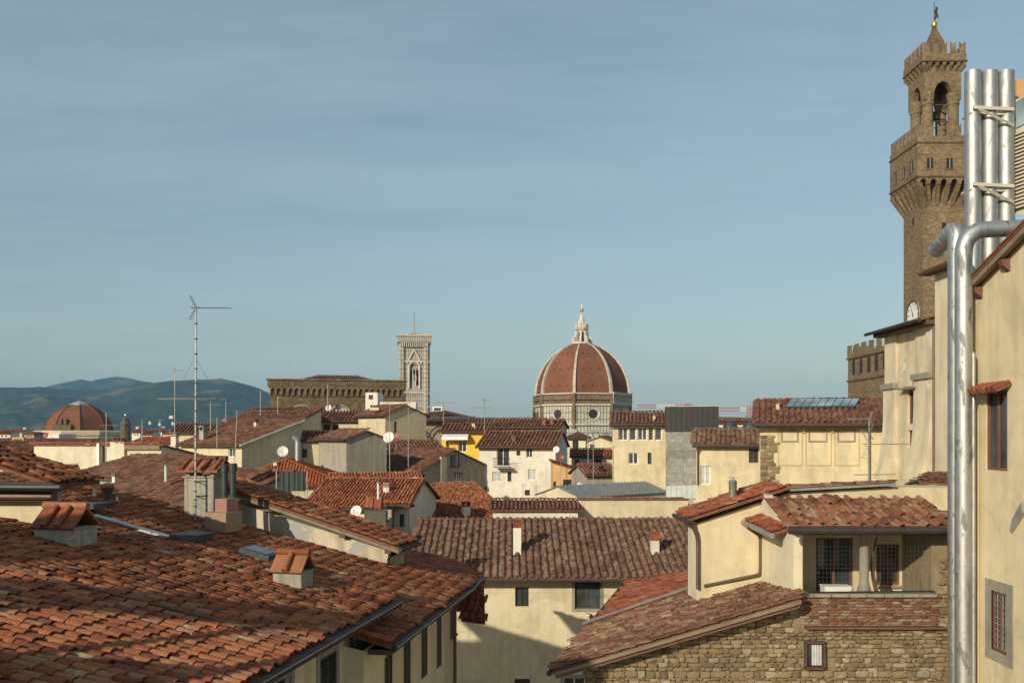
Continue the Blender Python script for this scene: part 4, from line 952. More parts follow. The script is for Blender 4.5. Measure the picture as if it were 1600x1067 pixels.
mb = MB(); mb.abox(PE(1440, 0, 26).x, PE(1500, 0, 26).x, 25.65, 27.3, PE(0, 960).z, PE(0, 832).z); mb.build('stone_jamb', M['stone_i'] if False else M['mortar'], hE)
cx = P(1350, 0, 25.3); zb_, zt_ = PE(0, 929).z, PE(0, 832).z; hcol = zt_ - zb_
mb = MB(); mb.lathe(V(cx.x, 25.3, zb_), [(0.2, 0), (0.2, 0.09), (0.17, 0.1), (0.185, 0.17), (0.15, 0.2), (0.14, 0.3), (0.125, 0.35), (0.135, 0.9), (0.12, hcol - 0.2), (0.15, hcol - 0.14), (0.19, hcol - 0.05), (0.19, hcol)], 20); mb.build('column', M['trim'], hE, smooth=True)
mb = MB(); mb.abox(PE(1240, 0).x, PE(1500, 0).x, 24.95, 25.5, PE(0, 832).z - 0.05, PE(0, 826).z); mb.build('lintel_beam', M['wood'], hE)
Oe = P(1236, 823, 24.4); er = P(1500, 823, 24.4)
pr = [Oe, er, V(er.x + 0.3, 27.9, er.z + 3.5 * 0.30), V(Oe.x - 0.02, 27.0, Oe.z + 2.6 * 0.30)]
pr[3] = V(Oe.x, 26.55, Oe.z + 2.15 * 0.30); pr[2] = V(er.x, 26.55, er.z + 2.15 * 0.30)
roofP, nP, eP, sP = slope(hE, pr, key='porch', pu=0.36, lv=0.36, r=0.088, h=0.085, nind=300, pan='flat', jit=1.3, seed=71, rname='loggia_roof')
gutter(hE, Oe + V(-0.1, -0.12, -0.09), er + V(0, -0.12, -0.09), 0.10)
# bird net of thin wires in front of the loggia, rail, white box
net = MB(); x0, x1 = PE(1256, 0, 25.1).x, PE(1459, 0, 25.1).x; z0_, z1_ = PE(0, 929, 25.1).z, PE(0, 833, 25.1).z
k = 34
for i in range(k + 1):
    x = x0 + (x1 - x0) * i / k; net.box((x, 25.1, z0_), (0.0014, 0, 0), (0, 0.0014, 0), (0, 0, z1_ - z0_))
for i in range(15): zz_ = z0_ + (z1_ - z0_) * i / 14; net.box((x0, 25.1, zz_), (x1 - x0, 0, 0), (0, 0.0014, 0), (0, 0, 0.0014))
net.build('bird_net', M['mast'], hE)
pipe(hE, bend([PE(1262, 925, 25.05), PE(1460, 923, 25.05), PE(1460, 930, 25.05)], 0.1), 0.018, 'black', 'rail')
bxm = thing('storage_box', 'white storage box behind the loggia parapet next to the glazed door', 'box', P(1310, 929, 25.9))
mb = MB(); a_ = P(1289, 930, 25.9); mb.box(a_, V(0.78, 0, 0), V(0, 0.4, 0), Z3 * 0.24); mb.build('body', M['whitepaint'], bxm); mb = MB(); mb.box(a_ + V(-0.02, -0.02, 0.24), V(0.82, 0, 0), V(0, 0.44, 0), Z3 * 0.03); mb.build('lid', M['whitepaint'], bxm)
wst = thing('climbing_stem', 'twisted bare plant stem beside the loggia column', 'plant', PE(1368, 929, 25.5))
mb = MB(); mb.tube([PE(1370, 930, 25.5), PE(1364, 905, 25.6), PE(1362, 880, 25.6), PE(1366, 855, 25.6), PE(1370, 838, 25.6)], [0.05, 0.04, 0.045, 0.03, 0.03], 7); mb.tube([PE(1372, 930, 25.5), PE(1366, 900, 25.55), PE(1365, 870, 25.6)], [0.03, 0.025, 0.02], 6); mb.build('stem', M['wood'], wst, smooth=True)

# ------------------------------------------------------------------ house K: cream block with shallow roof behind the loggia
YK = 28.3
hK = thing('cream_block', 'plain cream block with thin red tile roof and brown downpipes behind the loggia', 'house', P(1160, 900, YK + 1))
mb = MB(); PK = lambda x, y, Y=YK: P(x, y, Y)
mb.prism([PK(1091, 1000), PK(1500, 1000), PK(1500, 762), PK(1395, 761), PK(1232, 770), PK(1091, 817)], V(0, 1.5, 0)); mb.build('wall', M['yellow'], hK)
mb = MB(); mb.box(PK(1091, 1000) + V(-0.004, 0.02, 0), V(0, 1.5, 0), V(-0.02, 0, 0), Z3 * (PK(0, 817).z - PK(0, 1000).z)); mb.build('lit_side_face', M['cream_lit'], hK)  # paler slab over the left face, its sunlit look painted in
a0, a1 = PK(1075, 812, 27.95) + V(0, 0, 0.03), PK(1232, 762, 27.95) + V(0, 0, 0.03)
rk, _, _, _ = slope(hK, [a0 + V(0, 2.0, 0), a0, a1, a1 + V(0, 2.0, 0)], e=(0, 1, 0), key='red', pu=0.22, lv=0.33, r=0.085, h=0.05, nind=0, pan='flat', jit=1.2, seed=81)
ridge_row(rk, a0 + V(0.1, 2.0, 0.08), a1 + V(0, 2.0, 0.08), 'lichen', 0.36, 0.1)
gutter(hK, a0 + V(-0.06, -0.15, -0.07), a0 + V(-0.06, 2.1, -0.07), 0.075)
dp0 = a0 + V(-0.02, -0.05, -0.12); dq = PK(1090, 830, 28.2); pipe(hK, bend([dp0, PK(1082, 822, 28.1), PK(1090, 838, 28.2), PK(1090, 920, 28.2)], 0.2), 0.055)
pipe(hK, bend([PK(1167, 823, 27.4), PK(1188, 838, 28.2), PK(1188, 897, 28.2), PK(1100, 915, 28.25)], 0.15), 0.05)
b0, b1 = PK(1232, 766, 28.05) + V(0, 0, 0.05), PK(1400, 757, 28.05) + V(0, 0, 0.05)
mb = MB(); mb.box(b0 - Z3 * 0.08, b1 - b0, V(0, 1.9, 0), Z3 * 0.07); rk2 = mb.build('coping', M['trim'], hK)
ridge_row(rk2, b0 + V(0, 0.15, 0.03), b1 + V(0, 0.15, 0.03), 'lichen', 0.36, 0.1, 'coping_tiles')
# lean-to roof left of the loggia with its own gutter
l0 = P(1208, 832, 25.6); l1 = P(1164, 812, 28.25)
rk3, _, _, _ = slope(hK, [l0, l1, l1 + V(1.45, 0, 0.44), l0 + V(0.62, 0, 0.19), l0 + V(0.62, -0.0, 0.19)], e=(l1 - l0), key='red', pu=0.22, lv=0.33, r=0.085, h=0.045, pan='flat', jit=1.1, seed=83, rname='lean_to_roof')
gutter(hK, l0 + V(-0.06, -0.1, -0.08), l1 + V(-0.06, 0, -0.08), 0.085, 'mast')
# small tile hump behind the loggia roof
h0 = P(1262, 790, 26.7); slope(hK, [h0, P(1360, 792, 26.7), P(1345, 786, 28.2), P(1288, 770, 28.2)], key='red', pu=0.3, lv=0.36, r=0.08, h=0.07, pan='flat', jit=1.3, seed=85, rname='rear_roof')
mf = thing('metal_flue', 'short shiny metal flue with wire cowl on the thin red tile roof', 'flue', P(1145, 782, 29.2))
q = P(1145, 785, 29.2); s_ = 29.2 / F; mb = MB(); mb.lathe(q - Z3 * 0.3, [(0.13, 0), (0.13, 32 * s_ + 0.3), (0.145, 32 * s_ + 0.32), (0.1, 34 * s_ + 0.33), (0.04, 34 * s_ + 0.34), (0.04, 40 * s_ + 0.3)], 16); mb.build('pipe', M['steel'], mf, smooth=True)
mb = MB(); zt_ = q + Z3 * 39 * s_
for k in range(4): dd = Vector((math.cos(k * 0.785), math.sin(k * 0.785), 0)); mb.tube([zt_ - dd * 0.18, zt_ + dd * 0.18], 0.006, 4)
mb.build('cowl', M['mast'], mf)

# ------------------------------------------------------------------ right-hand house: tall yellow wall seen at a slant
XR = 12.0
hR = thing('tall_wall_house', 'tall yellow house wall at the right edge with timber windows and barred window', 'house', (XR + 3, 20, 0))
n_left = Vector((-1, 0, 0)); onR = lambda x, y: on_plane(x, y, V(XR, 0, 0), n_left)
yfar, ynear = onR(1518, 680).y, 16.5
A_ = V(XR, yfar, 0); dR = V(0, -1, 0)
wR = ops_on(A_, dR, [(1541, 612, 1574, 736, 'r'), (1549, 921, 1574, 1024, 'b')])
mb = MB(); zl = onR(1518, 460).z; wall_face(mb, A_, dR, yfar - ynear, 0, zl - 0.3, [w[:4] for w in wR], 0.12)
tR = 0.37
mb.poly([V(XR, yfar, zl - 0.3), V(XR, ynear, zl - 0.3), V(XR, ynear, zl + (yfar - ynear) * tR), V(XR, yfar, zl)])
mb.poly([V(XR, yfar, 0), V(XR, yfar, zl), V(XR + 8, yfar, zl), V(XR + 8, yfar, 0)]); mb.poly([V(XR, ynear, 0), V(XR, ynear, zl + (yfar - ynear) * tR), V(XR + 8, ynear, zl + (yfar - ynear) * tR), V(XR + 8, ynear, 0)])
mb.build('wall', M['ochre'] if False else M['yellow'], hR)
w = wR[0]; wo = add_window(hR, A_, dR, *w[:4], 'r', 0.12)
w1 = wR[1]; wo = add_window(hR, A_, dR, *w1[:4], 'r', 0.12, 'barred_window')
bars = MB(); A3 = A_
for i in range(6): u = w1[0] + (w1[1] - w1[0]) * (i + 0.5) / 6; bars.tube([A3 + dR * u + Z3 * w1[2] + V(0.06, 0, 0), A3 + dR * u + Z3 * w1[3] + V(0.06, 0, 0)], 0.012, 5)
for i in range(10): zq = w1[2] + (w1[3] - w1[2]) * (i + 0.5) / 10; bars.tube([A3 + dR * w1[0] + Z3 * zq + V(0.05, 0, 0), A3 + dR * w1[1] + Z3 * zq + V(0.05, 0, 0)], 0.012, 5)
bars.build('bars', M['mast'], wo)
sur = MB(); q = 0.26
for bx in ((w1[0] - q, w1[3], w1[1] - w1[0] + 2*q, q), (w1[0] - q, w1[2] - q, w1[1] - w1[0] + 2*q, q), (w1[0] - q, w1[2], q, w1[3] - w1[2]), (w1[1], w1[2], q, w1[3] - w1[2])):
    sur.box(A3 + dR * bx[0] + Z3 * bx[1] + V(-0.02, 0, 0), dR * bx[2], V(0.05, 0, 0), Z3 * bx[3])
sur.build('surround', M['trim'], wo)
# tiled hood over the upper window
hd = MB(); p = A_ + dR * (w[0] - 0.2) + Z3 * (w[3] + 0.10); ln = w[1] - w[0] + 0.4
hd.prism([p, p + dR * ln, p + dR * ln + V(-0.38, 0, -0.16), p + V(-0.38, 0, -0.16)], Z3 * 0.05); hood = hd.build('hood', M['redwood'], hR)
for i in range(6):
    tb = MB(); o = p + dR * (ln * (i + 0.5) / 6) + Z3 * 0.07; tb.tube([o + V(-0.42, 0, -0.17), o], [0.085, 0.075], 8); tb.build('hood_tile', M['otile_red'], hood, smooth=True)
# verge roof with corbels
v0 = V(XR - 0.28, yfar + 0.05, zl - tR * 0.05 + 0.18); v1 = V(XR - 0.28, ynear, zl + (yfar - ynear) * tR + 0.18)
rR, _, _, _ = slope(hR, [v0, v0 + V(9, 0, 0), v1 + V(9, 0, 0), v1], e=(1, 0, 0), key='red', pu=0.25, lv=0.36, pan='arc', jit=1.0, seed=91)
mb = MB(); mb.box(v0 + V(0.02, 0, -0.24), v1 - v0, V(0.12, 0, 0), Z3 * 0.15); mb.build('verge_board', M['beam'], hR)
mb = MB(); mb.box(v0 + V(0.14, 0.0, -0.17), v1 - v0, V(0.2, 0, 0), Z3 * 0.05); mb.build('soffit', M['redwood'], hR)
k = 11
for i in range(k):
    p = v0 + (v1 - v0) * (i / k) + V(-0.03, 0, -0.01); mb = MB(); mb.box(p, (v1 - v0) / k * 1.15 - Z3 * 0.03, V(0.3, 0, 0), Z3 * 0.045); mb.build('verge_tile', M['otile_red'], rR)
for f in (0.05, 0.24, 0.45, 0.66):
    p = v0 + (v1 - v0) * f + V(0.1, -0.1, -0.32); mb = MB(); mb.prism([p, p + V(0.2, 0, -0.18), p + V(0.2, 0, 0.16), p + V(-0.04, 0, 0.13)], V(0, -0.17, 0)); mb.build('corbel', M['redwood'], hR)
cb_ = MB(); p = onR(1585, 830); cb_.prism([p, p + V(0, -0.5, 0.5), p + V(0, -0.5, 0.75), p + V(0, -0.1, 0.3)], V(-0.12, 0, 0)); cb_.build('iron_bracket', M['mast'], hR)
pipe(hR, [onR(1531, 640) + V(-0.04, 0, 0), onR(1531, 1200) + V(-0.04, 0, 0)], 0.02, 'ochre', 'wall_conduit')

# ------------------------------------------------------------------ silver ducts
YD = 22.6; sd = YD / F
def duct(label, pts, r, mat='steel', seams=(), grp='silver ducts by the yellow wall', name='silver_duct', rad=0.55):
    pts = [Vector(p) for p in pts]; t = thing(name, label, 'duct', pts[-1], grp); path = bend(pts, rad, 8)
    mb = MB(); mb.tube(path, r, 24); mb.build('pipe', M[mat], t, smooth=True)
    for i in range(len(pts) - 1):
        a, b = pts[i], pts[i+1]; L = (b - a).length; k = int(L / 1.15)
        for j in range(k + 1):
            f = (0.6 + j * 1.15) / L
            if 0.55 / L < f < 1 - 0.55 / L:
                q = a + (b - a) * f; s = MB(); dd = (b - a).normalized(); s.tube([q - dd * 0.012, q + dd * 0.012], r * 1.022, 24); s.build('seam', M['steel_dull'], t, smooth=True)
    if rad and len(pts) > 2:
        pp = bend(pts, rad, 8)
        for j in range(2, 9, 2):
            q = pp[j]; dd = (pp[j + 1] - pp[j - 1]).normalized(); s = MB(); s.tube([q - dd * 0.008, q + dd * 0.008], r * 1.015, 24); s.build('seam', M['steel_dull'], t, smooth=True)
    return t
DX = lambda x, Y=YD: (x - HX) / F * Y
ZP = lambda y, Y=YD: CZ - (y - HY) / F * Y
duct('thick silver duct rising up the yellow wall, bent right at its top', [V(DX(1640), YD, ZP(355)), V(DX(1505.5), YD, ZP(360)), V(DX(1505.5), YD, 0.0)], 0.212, rad=0.62, mat='steel_worn')
YD2 = 23.4
duct('silver duct behind the thick one, its top elbow bent away to the left', [V(DX(1462, 24.6), 24.6, ZP(392, 24.6)), V(DX(1494.5, YD2), YD2, ZP(352, YD2)), V(DX(1494.5, YD2), YD2, 0.0)], 0.215, rad=0.42, mat='steel_worn')
duct('thin white pipe beside the thick silver duct', [V(DX(1512, 22.5), 22.8, ZP(552)), V(DX(1521, 22.5), 22.5, ZP(549)), V(DX(1521.5, 22.5), 22.5, 0.0)], 0.055, rad=0.15, name='thin_pipe')
YD3 = 25.2
vert3 = []
for (x, nm) in ((1520, 'left'), (1546, 'middle'), (1571.5, 'right')):
    r3 = 0.222; b3 = V(DX(x, YD3), YD3, ZP(440, YD3)); tp = V(DX(x, YD3), YD3, ZP(113, YD3))
    duct('%s of the three open-topped silver flues against the sky' % nm, [tp, b3], r3, rad=0, grp='three silver flues', name='silver_flue')
# bracket frames and louvred plant room
pl = thing('plant_room', 'beige louvred rooftop plant room with steel brackets at the right edge', 'plant room', V(DX(1620, YD3), YD3, ZP(340, YD3)))
M['beige'] = m_flat('beige_painted_steel', (0.52, 0.47, 0.36), 0.55, 0, 0.12)
x0 = DX(1586, YD3)
mb = MB(); mb.prism([V(x0, YD3 + 0.2, ZP(330, YD3)), V(x0, YD3 + 0.2, ZP(155, YD3)), V(x0 + 0.35, YD3 - 0.6, ZP(140, YD3 - 0.6)), V(x0 + 0.35, YD3 - 0.6, ZP(340, YD3 - 0.6))], V(2.5, 0.4, 0)); mb.build('body', M['beige'], pl)
for i in range(22):
    z_ = ZP(325, YD3) + i * 0.105; mb = MB(); 
    if z_ < ZP(205, YD3): mb.prism([V(x0 - 0.02, YD3 + 0.16, z_), V(x0 + 0.33, YD3 - 0.64, z_ + 0.05), V(x0 + 0.33, YD3 - 0.64, z_ + 0.09), V(x0 - 0.02, YD3 + 0.16, z_ + 0.04)], V(-0.08, -0.04, -0.05)); mb.build('slat', M['beige'], pl)
mb = MB(); mb.prism([V(x0 + 0.05, YD3 + 0.02, ZP(200, YD3)), V(x0 + 0.05, YD3 + 0.02, ZP(160, YD3)), V(x0 + 0.34, YD3 - 0.62, ZP(148, YD3)), V(x0 + 0.34, YD3 - 0.62, ZP(195, YD3))], V(-0.02, -0.01, 0)); mb.build('window', M['sky_glass'], pl)
mb = MB(); mb.abox(DX(1588, 26), DX(1640, 26), 26, 27, ZP(160, 26), ZP(124, 26)); mb.build('upper_unit', M['orange_wall'], pl)
mb = MB(); mb.box(V(x0 - 0.06, YD3 + 0.1, ZP(350, YD3)), V(0.12, 0, 0), V(0, 0.12, 0), Z3 * (ZP(140, YD3) - ZP(350, YD3))); mb.build('post', M['beige'], pl)
for y_ in (170, 290):
    mb = MB(); a_ = V(DX(1521, YD3 - 0.3), YD3 - 0.3, ZP(y_, YD3 - 0.3)); b_ = V(DX(1585, YD3 - 0.3), YD3 - 0.3, ZP(y_ + 3, YD3 - 0.3)); mb.box(a_, b_ - a_, V(0, 0.06, 0), Z3 * 0.09)
    c_ = V(DX(1528, YD3 - 0.3), YD3 - 0.36, ZP(y_ + 2, YD3 - 0.3)); d_ = V(DX(1584, YD3 - 0.3), YD3 - 0.30, ZP(y_ + 26, YD3 - 0.3)); mb.tube([c_, d_], 0.04, 4); mb.box(a_ + V(-0.05, 0.1, -0.1), b_ - a_, V(0, 0.5, 0), Z3 * 0.05); mb.build('bracket', M['beige'], pl)
# ------------------------------------------------------------------ hills
hm = NT('wooded_hill'); 
n1 = hm.noise(0.0016, 8, 0.62); n2 = hm.noise(0.006, 8, 0.7); n3 = hm.noise(0.0009, 5, 0.6, hm.coord((1, 1, 5)))
c_ = hm.mix((0.020, 0.036, 0.020), (0.045, 0.062, 0.030), hm.ramp(n2, [(0.35, g3(0)), (0.65, g3(1))]))
c_ = hm.mix(c_, (0.17, 0.15, 0.08), hm.mix(g3(0), hm.ramp(n1, [(0.53, g3(0)), (0.60, g3(1))]), 0.55))
M['hill'] = hm.base(c_, 0.95, spec=0.1)
def hill(name, prof, Yc, Yf, rough=1.0, seed=0):
    """ridge whose skyline runs through the given points; falls to the plain at Yf and behind"""
    rg = np.random.default_rng(seed); xs = np.array([p[0] for p in prof]); ys = np.array([p[1] for p in prof])
    nx, ny = 260, 46; px = np.linspace(xs[0], xs[-1], nx); top = np.interp(px, xs, ys)
    fr = sum(np.sin(px[:, None] * f + rg.uniform(0, 6.3))[:, 0] * a for f, a in ((0.05, 1.0), (0.13, 0.55), (0.31, 0.32), (0.7, 0.22), (1.5, 0.16)))
    ztop = (HY - top + 0.55 * rough * fr) / F * Yc + CZ
    ss = np.concatenate([np.linspace(0, 1, ny - 6), np.linspace(1.04, 1.5, 6)])
    vs = np.zeros((nx, ny, 3))
    gx, gy = np.meshgrid(np.arange(nx), np.arange(ny), indexing='ij')
    nse = np.zeros((nx, ny))
    for f, a in ((0.06, 1.0), (0.14, 0.5), (0.33, 0.28), (0.8, 0.15)):
        p1, p2, p3 = rg.uniform(0, 6.3, 3); nse += a * np.sin(gx * f + 1.3 * np.sin(gy * f * 1.7 + p1) + p2) * np.sin(gy * f * 2.1 + p3 + 0.8 * np.sin(gx * f * 0.7))
    for j, s in enumerate(ss):
        Y = Yf + (Yc - Yf) * s; prof_s = s ** 1.25 if s <= 1 else max(0, 1 - (s - 1) * 1.6)
        vs[:, j, 0] = (px - HX) / F * Y; vs[:, j, 1] = Y + 0 * px
        vs[:, j, 2] = -1.5 + (ztop + 1.5) * prof_s + nse[:, j] * 55 * rough * (min(s, 1) * (1 - min(s, 1)) * 4 if s <= 1 else 0) 
    me = bpy.data.meshes.new(name); V_ = vs.reshape(-1, 3); idx = lambda i, j: i * ny + j
    me.from_pydata([tuple(v) for v in V_], [], [(idx(i, j), idx(i+1, j), idx(i+1, j+1), idx(i, j+1)) for i in range(nx - 1) for j in range(ny - 1)])
    me.polygons.foreach_set('use_smooth', [True] * len(me.polygons)); link(name, me, None, M['hill'], kind='structure')
hill('near_hill', [(-420, 618), (-200, 610), (0, 605), (60, 604.5), (110, 609), (170, 607), (230, 600), (270, 594), (310, 593), (345, 592), (372, 597), (398, 604), (420, 613), (450, 628), (500, 650), (560, 668), (620, 676), (700, 679)], 7600, 4300, 1.0, 1)
hill('far_hill', [(-420, 612), (0, 612), (60, 606), (100, 598), (125, 593), (142, 596), (160, 591), (180, 588), (200, 590), (225, 596), (260, 602), (330, 612), (420, 640), (520, 668)], 11000, 8200, 0.8, 2)
hill('low_hill', [(560, 676), (640, 671), (720, 668), (780, 670), (840, 668), (900, 667), (990, 664), (1040, 659), (1085, 655), (1120, 651), (1150, 652), (1190, 655), (1260, 660), (1400, 664), (1700, 668)], 10500, 7600, 0.5, 3)
# ------------------------------------------------------------------ cathedral dome
M['dome_tile'] = NT('dome_tiles').m
t = NT('dome_brick_tiles'); a_ = t.mix((0.105, 0.044, 0.025), (0.27, 0.112, 0.060), t.ramp(t.noise(1.3, 8, 0.8), [(0.3, g3(0)), (0.7, g3(1))])); a_ = t.mix(a_, t.ramp(t.noise(0.12, 4, 0.6), [(0.3, g3(0.75)), (0.7, g3(1.12))]), 0.8, 'MULTIPLY'); M['dome_tile'] = t.base(a_, 0.9, spec=0.2)
def m_marble(name, bw, bh, c=(0.62, 0.58, 0.48), line=(0.13, 0.16, 0.12), ms=0.16):
    t = NT(name); cb = wall_coord(t)
    br = t.N('ShaderNodeTexBrick'); t.L(cb.outputs[0], br.inputs['Vector']); br.offset = 0.0; br.inputs['Scale'].default_value = 1; br.inputs['Brick Width'].default_value = bw; br.inputs['Row Height'].default_value = bh; br.inputs['Mortar Size'].default_value = ms
    br.inputs['Color1'].default_value = (*c, 1); br.inputs['Color2'].default_value = (*sc(c, 0.86), 1); br.inputs['Mortar'].default_value = (*line, 1)
    a = t.mix(br.outputs['Color'], t.ramp(t.noise(0.4, 6, 0.65), [(0.3, g3(0.7)), (0.65, g3(1.05))]), 0.8, 'MULTIPLY'); return t.base(a, 0.7, spec=0.3)
M['marble'] = m_flat('white_marble', (0.50, 0.46, 0.38), 0.6, 0, 0.22, 0.5); M['marble_panel'] = m_marble('panelled_marble', 1.9, 3.9, (0.52, 0.48, 0.39), (0.15, 0.155, 0.12), 0.26)
M['marble_fine'] = m_marble('fine_panelled_marble', 1.15, 2.3, (0.47, 0.42, 0.34), (0.15, 0.14, 0.11), 0.16)
M['rib_marble'] = m_flat('weathered_marble', (0.42, 0.385, 0.31), 0.7, 0, 0.3, 0.6)
M['gold'] = m_flat('gilded_copper', (0.75, 0.48, 0.14), 0.3, 0.9, 0.1)
M['rough_band'] = m_masonry('rough_brown_masonry', (0.20, 0.15, 0.095), 1.2, 0.6)
YDm = 530.0; s = YDm / F; cD = P(909, HY, YDm); cD.z = 0
zpx = lambda y, Y: CZ + (HY - y) / F * Y
dm = thing('cathedral_dome', 'huge octagonal red-tiled dome with white ribs and marble lantern', 'dome', cD)
th0 = math.atan2(-cD.y, -cD.x) - R(8.7)
a0_ = 11.9; RB = 72.8; z0 = zpx(617.5, YDm)
rad = lambda h: (math.sqrt((RB + a0_)**2 - h*h) - a0_) * s
hs = [80 * i / 14 for i in range(15)]
pol = lambda r, a, z: V(cD.x + r * math.cos(a), cD.y + r * math.sin(a), z)
for k in range(8):
    a1, a2 = th0 + k * math.pi / 4, th0 + (k + 1) * math.pi / 4
    mb = MB()
    for i in range(14):
        r1, r2 = rad(hs[i]), rad(hs[i+1]); mb.poly([pol(r1, a1, z0 + hs[i]*s), pol(r1, a2, z0 + hs[i]*s), pol(r2, a2, z0 + hs[i+1]*s), pol(r2, a1, z0 + hs[i+1]*s)])
    vs_ = [tuple(v) for v in mb.v]; seg = mb.build('dome_segment', M['dome_tile'], dm)
    # rib
    rb = MB(); tang = V(-math.sin(a1), math.cos(a1), 0); prev = None; ring = []
    for i in range(15):
        r_ = rad(hs[i]); w_ = 0.85 - 0.4 * i / 14; o_ = pol(r_ + 0.95, a1, z0 + hs[i]*s); in_ = pol(r_ - 1.2, a1, z0 + hs[i]*s); ring += [o_ - tang * w_, o_ + tang * w_, in_ + tang * w_, in_ - tang * w_]
    fs = [(i*4 + j, i*4 + (j+1) % 4, i*4 + 4 + (j+1) % 4, i*4 + 4 + j) for i in range(14) for j in range(4)] + [(0, 1, 2, 3), (56, 57, 58, 59)]
    rb.add(ring, fs); rb.build('rib', M['rib_marble'], dm)
    # little round vents in three rows
    am = (a1 + a2) / 2; tm = V(-math.sin(am), math.cos(am), 0)
    for hh in (12, 37, 62):
        for u in (-0.5, 0, 0.5):
            r_ = rad(hh) * math.cos(math.pi / 8); w_ = u * rad(hh) * math.sin(math.pi / 8); p = pol(r_ + 0.1, am, z0 + hh * s) + tm * w_; q = V(math.cos(am), math.sin(am), 0.6).normalized(); v_ = MB(); v_.tube([p - q * 0.6, p + q * 0.12], 0.42, 8); v_.build('vent', M['black'], dm)
    # drum face
    D = MB(); Rd = 75.0 * s
    D.poly([pol(Rd, a1, zpx(635, YDm)), pol(Rd, a2, zpx(635, YDm)), pol(Rd * 0.985, a2, z0), pol(Rd * 0.985, a1, z0)]); D.build('drum_band', M['rough_band'], dm)
    D = MB(); D.poly([pol(Rd, a1, 0), pol(Rd, a2, 0), pol(Rd, a2, zpx(635, YDm)), pol(Rd, a1, zpx(635, YDm))]); D.build('drum_face', M['marble_panel'], dm)
    D = MB()
    for (zz_, hh, o_) in ((zpx(618.5, YDm), 0.7, 0.7), (zpx(635.5, YDm), 0.9, 1.0), (zpx(665, YDm), 0.8, 1.0)):
        D.prism([pol(Rd - 0.5, a1, zz_), pol(Rd - 0.5, a2, zz_), pol(Rd + o_, a2, zz_), pol(Rd + o_, a1, zz_)], Z3 * hh)
    D.build('cornice', M['marble'], dm)
    D = MB(); D.tube([pol(Rd + 0.1, a1, 30), pol(Rd + 0.1, a1, z0)], 1.1, 6); D.build('corner_pilaster', M['rough_band'], dm)
    pc = pol(Rd * math.cos(math.pi / 8), am, zpx(648, YDm)); nn = V(math.cos(am), math.sin(am), 0)
    D = MB(); N = 20; ro, ri = 10.4 * s, 6.6 * s
    rgv = []
    for rr_, of in ((ro, 0.0), (ro, 0.5), (ri, -0.9)): rgv += [pc + nn * of + (tm * math.cos(2*math.pi*k2/N) + Z3 * math.sin(2*math.pi*k2/N)) * rr_ for k2 in range(N)]
    D.add(rgv, [(i*N + k2, i*N + (k2+1) % N, (i+1)*N + (k2+1) % N, (i+1)*N + k2) for i in range(2) for k2 in range(N)]); oc = D.build('oculus', M['marble'], dm, fix=False)
    D = MB(); D.add([pc + nn * 0.06 + (tm * math.cos(2*math.pi*k2/N) + Z3 * math.sin(2*math.pi*k2/N)) * ri * 1.03 for k2 in range(N)], [tuple(range(N))]); D.build('glazing', M['black'], oc)
    D = MB()
    for j in range(24):
        u = (j + 0.5) / 24 * 2 - 1; p = pol(Rd * math.cos(math.pi / 8) + 0.1, am, zpx(628, YDm)) + tm * u * Rd * math.sin(math.pi / 8) * 0.92; D.box(p - tm * 0.22 - nn * 0.2, tm * 0.44, nn * 0.5, Z3 * 0.5)
    D.build('putlog_row', M['black'], dm)
    rel = ((am - math.atan2(-cD.y, -cD.x) + math.pi) % (2 * math.pi)) - math.pi
    if 0.9 < rel < 1.6:                                # the one finished gallery
        D = MB(); zz_ = zpx(633, YDm); L_ = Rd * math.sin(math.pi / 8)
        ins = pol(Rd * math.cos(math.pi / 8), am, 0)
        D.box(ins - tm * L_ + Z3 * zz_, tm * 2 * L_, nn * 1.5, Z3 * 0.8); D.box(ins - tm * L_ + Z3 * (zpx(619, YDm)), tm * 2 * L_, nn * 1.7, Z3 * 1.3)
        for j in range(13): D.box(ins + tm * (L_ * (j / 6 - 1) - 0.25) + Z3 * (zz_ + 0.8), tm * 0.5, nn * 1.4, Z3 * (zpx(619, YDm) - zz_ - 0.8))
        D.build('gallery_arcade', M['marble'], dm)
zl = z0 + 80 * s
ln = MB(); ln.lathe(V(cD.x, cD.y, zl), [(17 * s, -0.5), (17 * s, 0.9), (15.5*s, 1.0), (6.5*s, 1.0)], 8, th0); ln.build('lantern_platform', M['marble'], dm)
ln = MB(); ln.lathe(V(cD.x, cD.y, zl), [(8.0*s, 0.5), (8.0*s, 21*s), (10.8*s, 22*s), (11.4*s, 24.4*s), (9.6*s, 25*s), (9.2*s, 30*s), (7.2*s, 31*s), (3.6*s, 41*s), (1.0*s, 49*s), (0.4*s, 51*s)], 8, th0 + R(22.5)); lan = ln.build('lantern', M['marble'], dm)
for k in range(8):
    a1 = th0 + k * math.pi / 4; tg = V(-math.sin(a1), math.cos(a1), 0)
    b_ = MB(); q = lambda r, z: pol(r * s, a1, zl + z * s) - tg * 0.55
    b_.prism([q(7, 0.5), q(15.5, 0.5), q(15.5, 8), q(14.6, 10), q(12.6, 10.5), q(11.0, 14), q(10.2, 20), q(7, 21)], tg * 1.1); b_.build('buttress', M['marble'], lan)
    a2 = a1 + math.pi / 8; tg2 = V(-math.sin(a2), math.cos(a2), 0); o_ = pol(7.55 * s, a2, zl + 3 * s); b_ = MB(); b_.box(o_ - tg2 * 0.42 - V(math.cos(a2), math.sin(a2), 0) * 0.1, tg2 * 0.84, V(math.cos(a2), math.sin(a2), 0) * 0.3, Z3 * 15 * s); b_.build('lantern_window', M['black'], lan)
    b_ = MB(); o_ = pol(9.8 * s, a1, zl + 25 * s); b_.lathe(o_, [(0.5, 0), (0.62, 0.9), (0.2, 1.4), (0.42, 2.0), (0.05, 3.0)], 6); b_.build('pinnacle', M['marble'], lan)
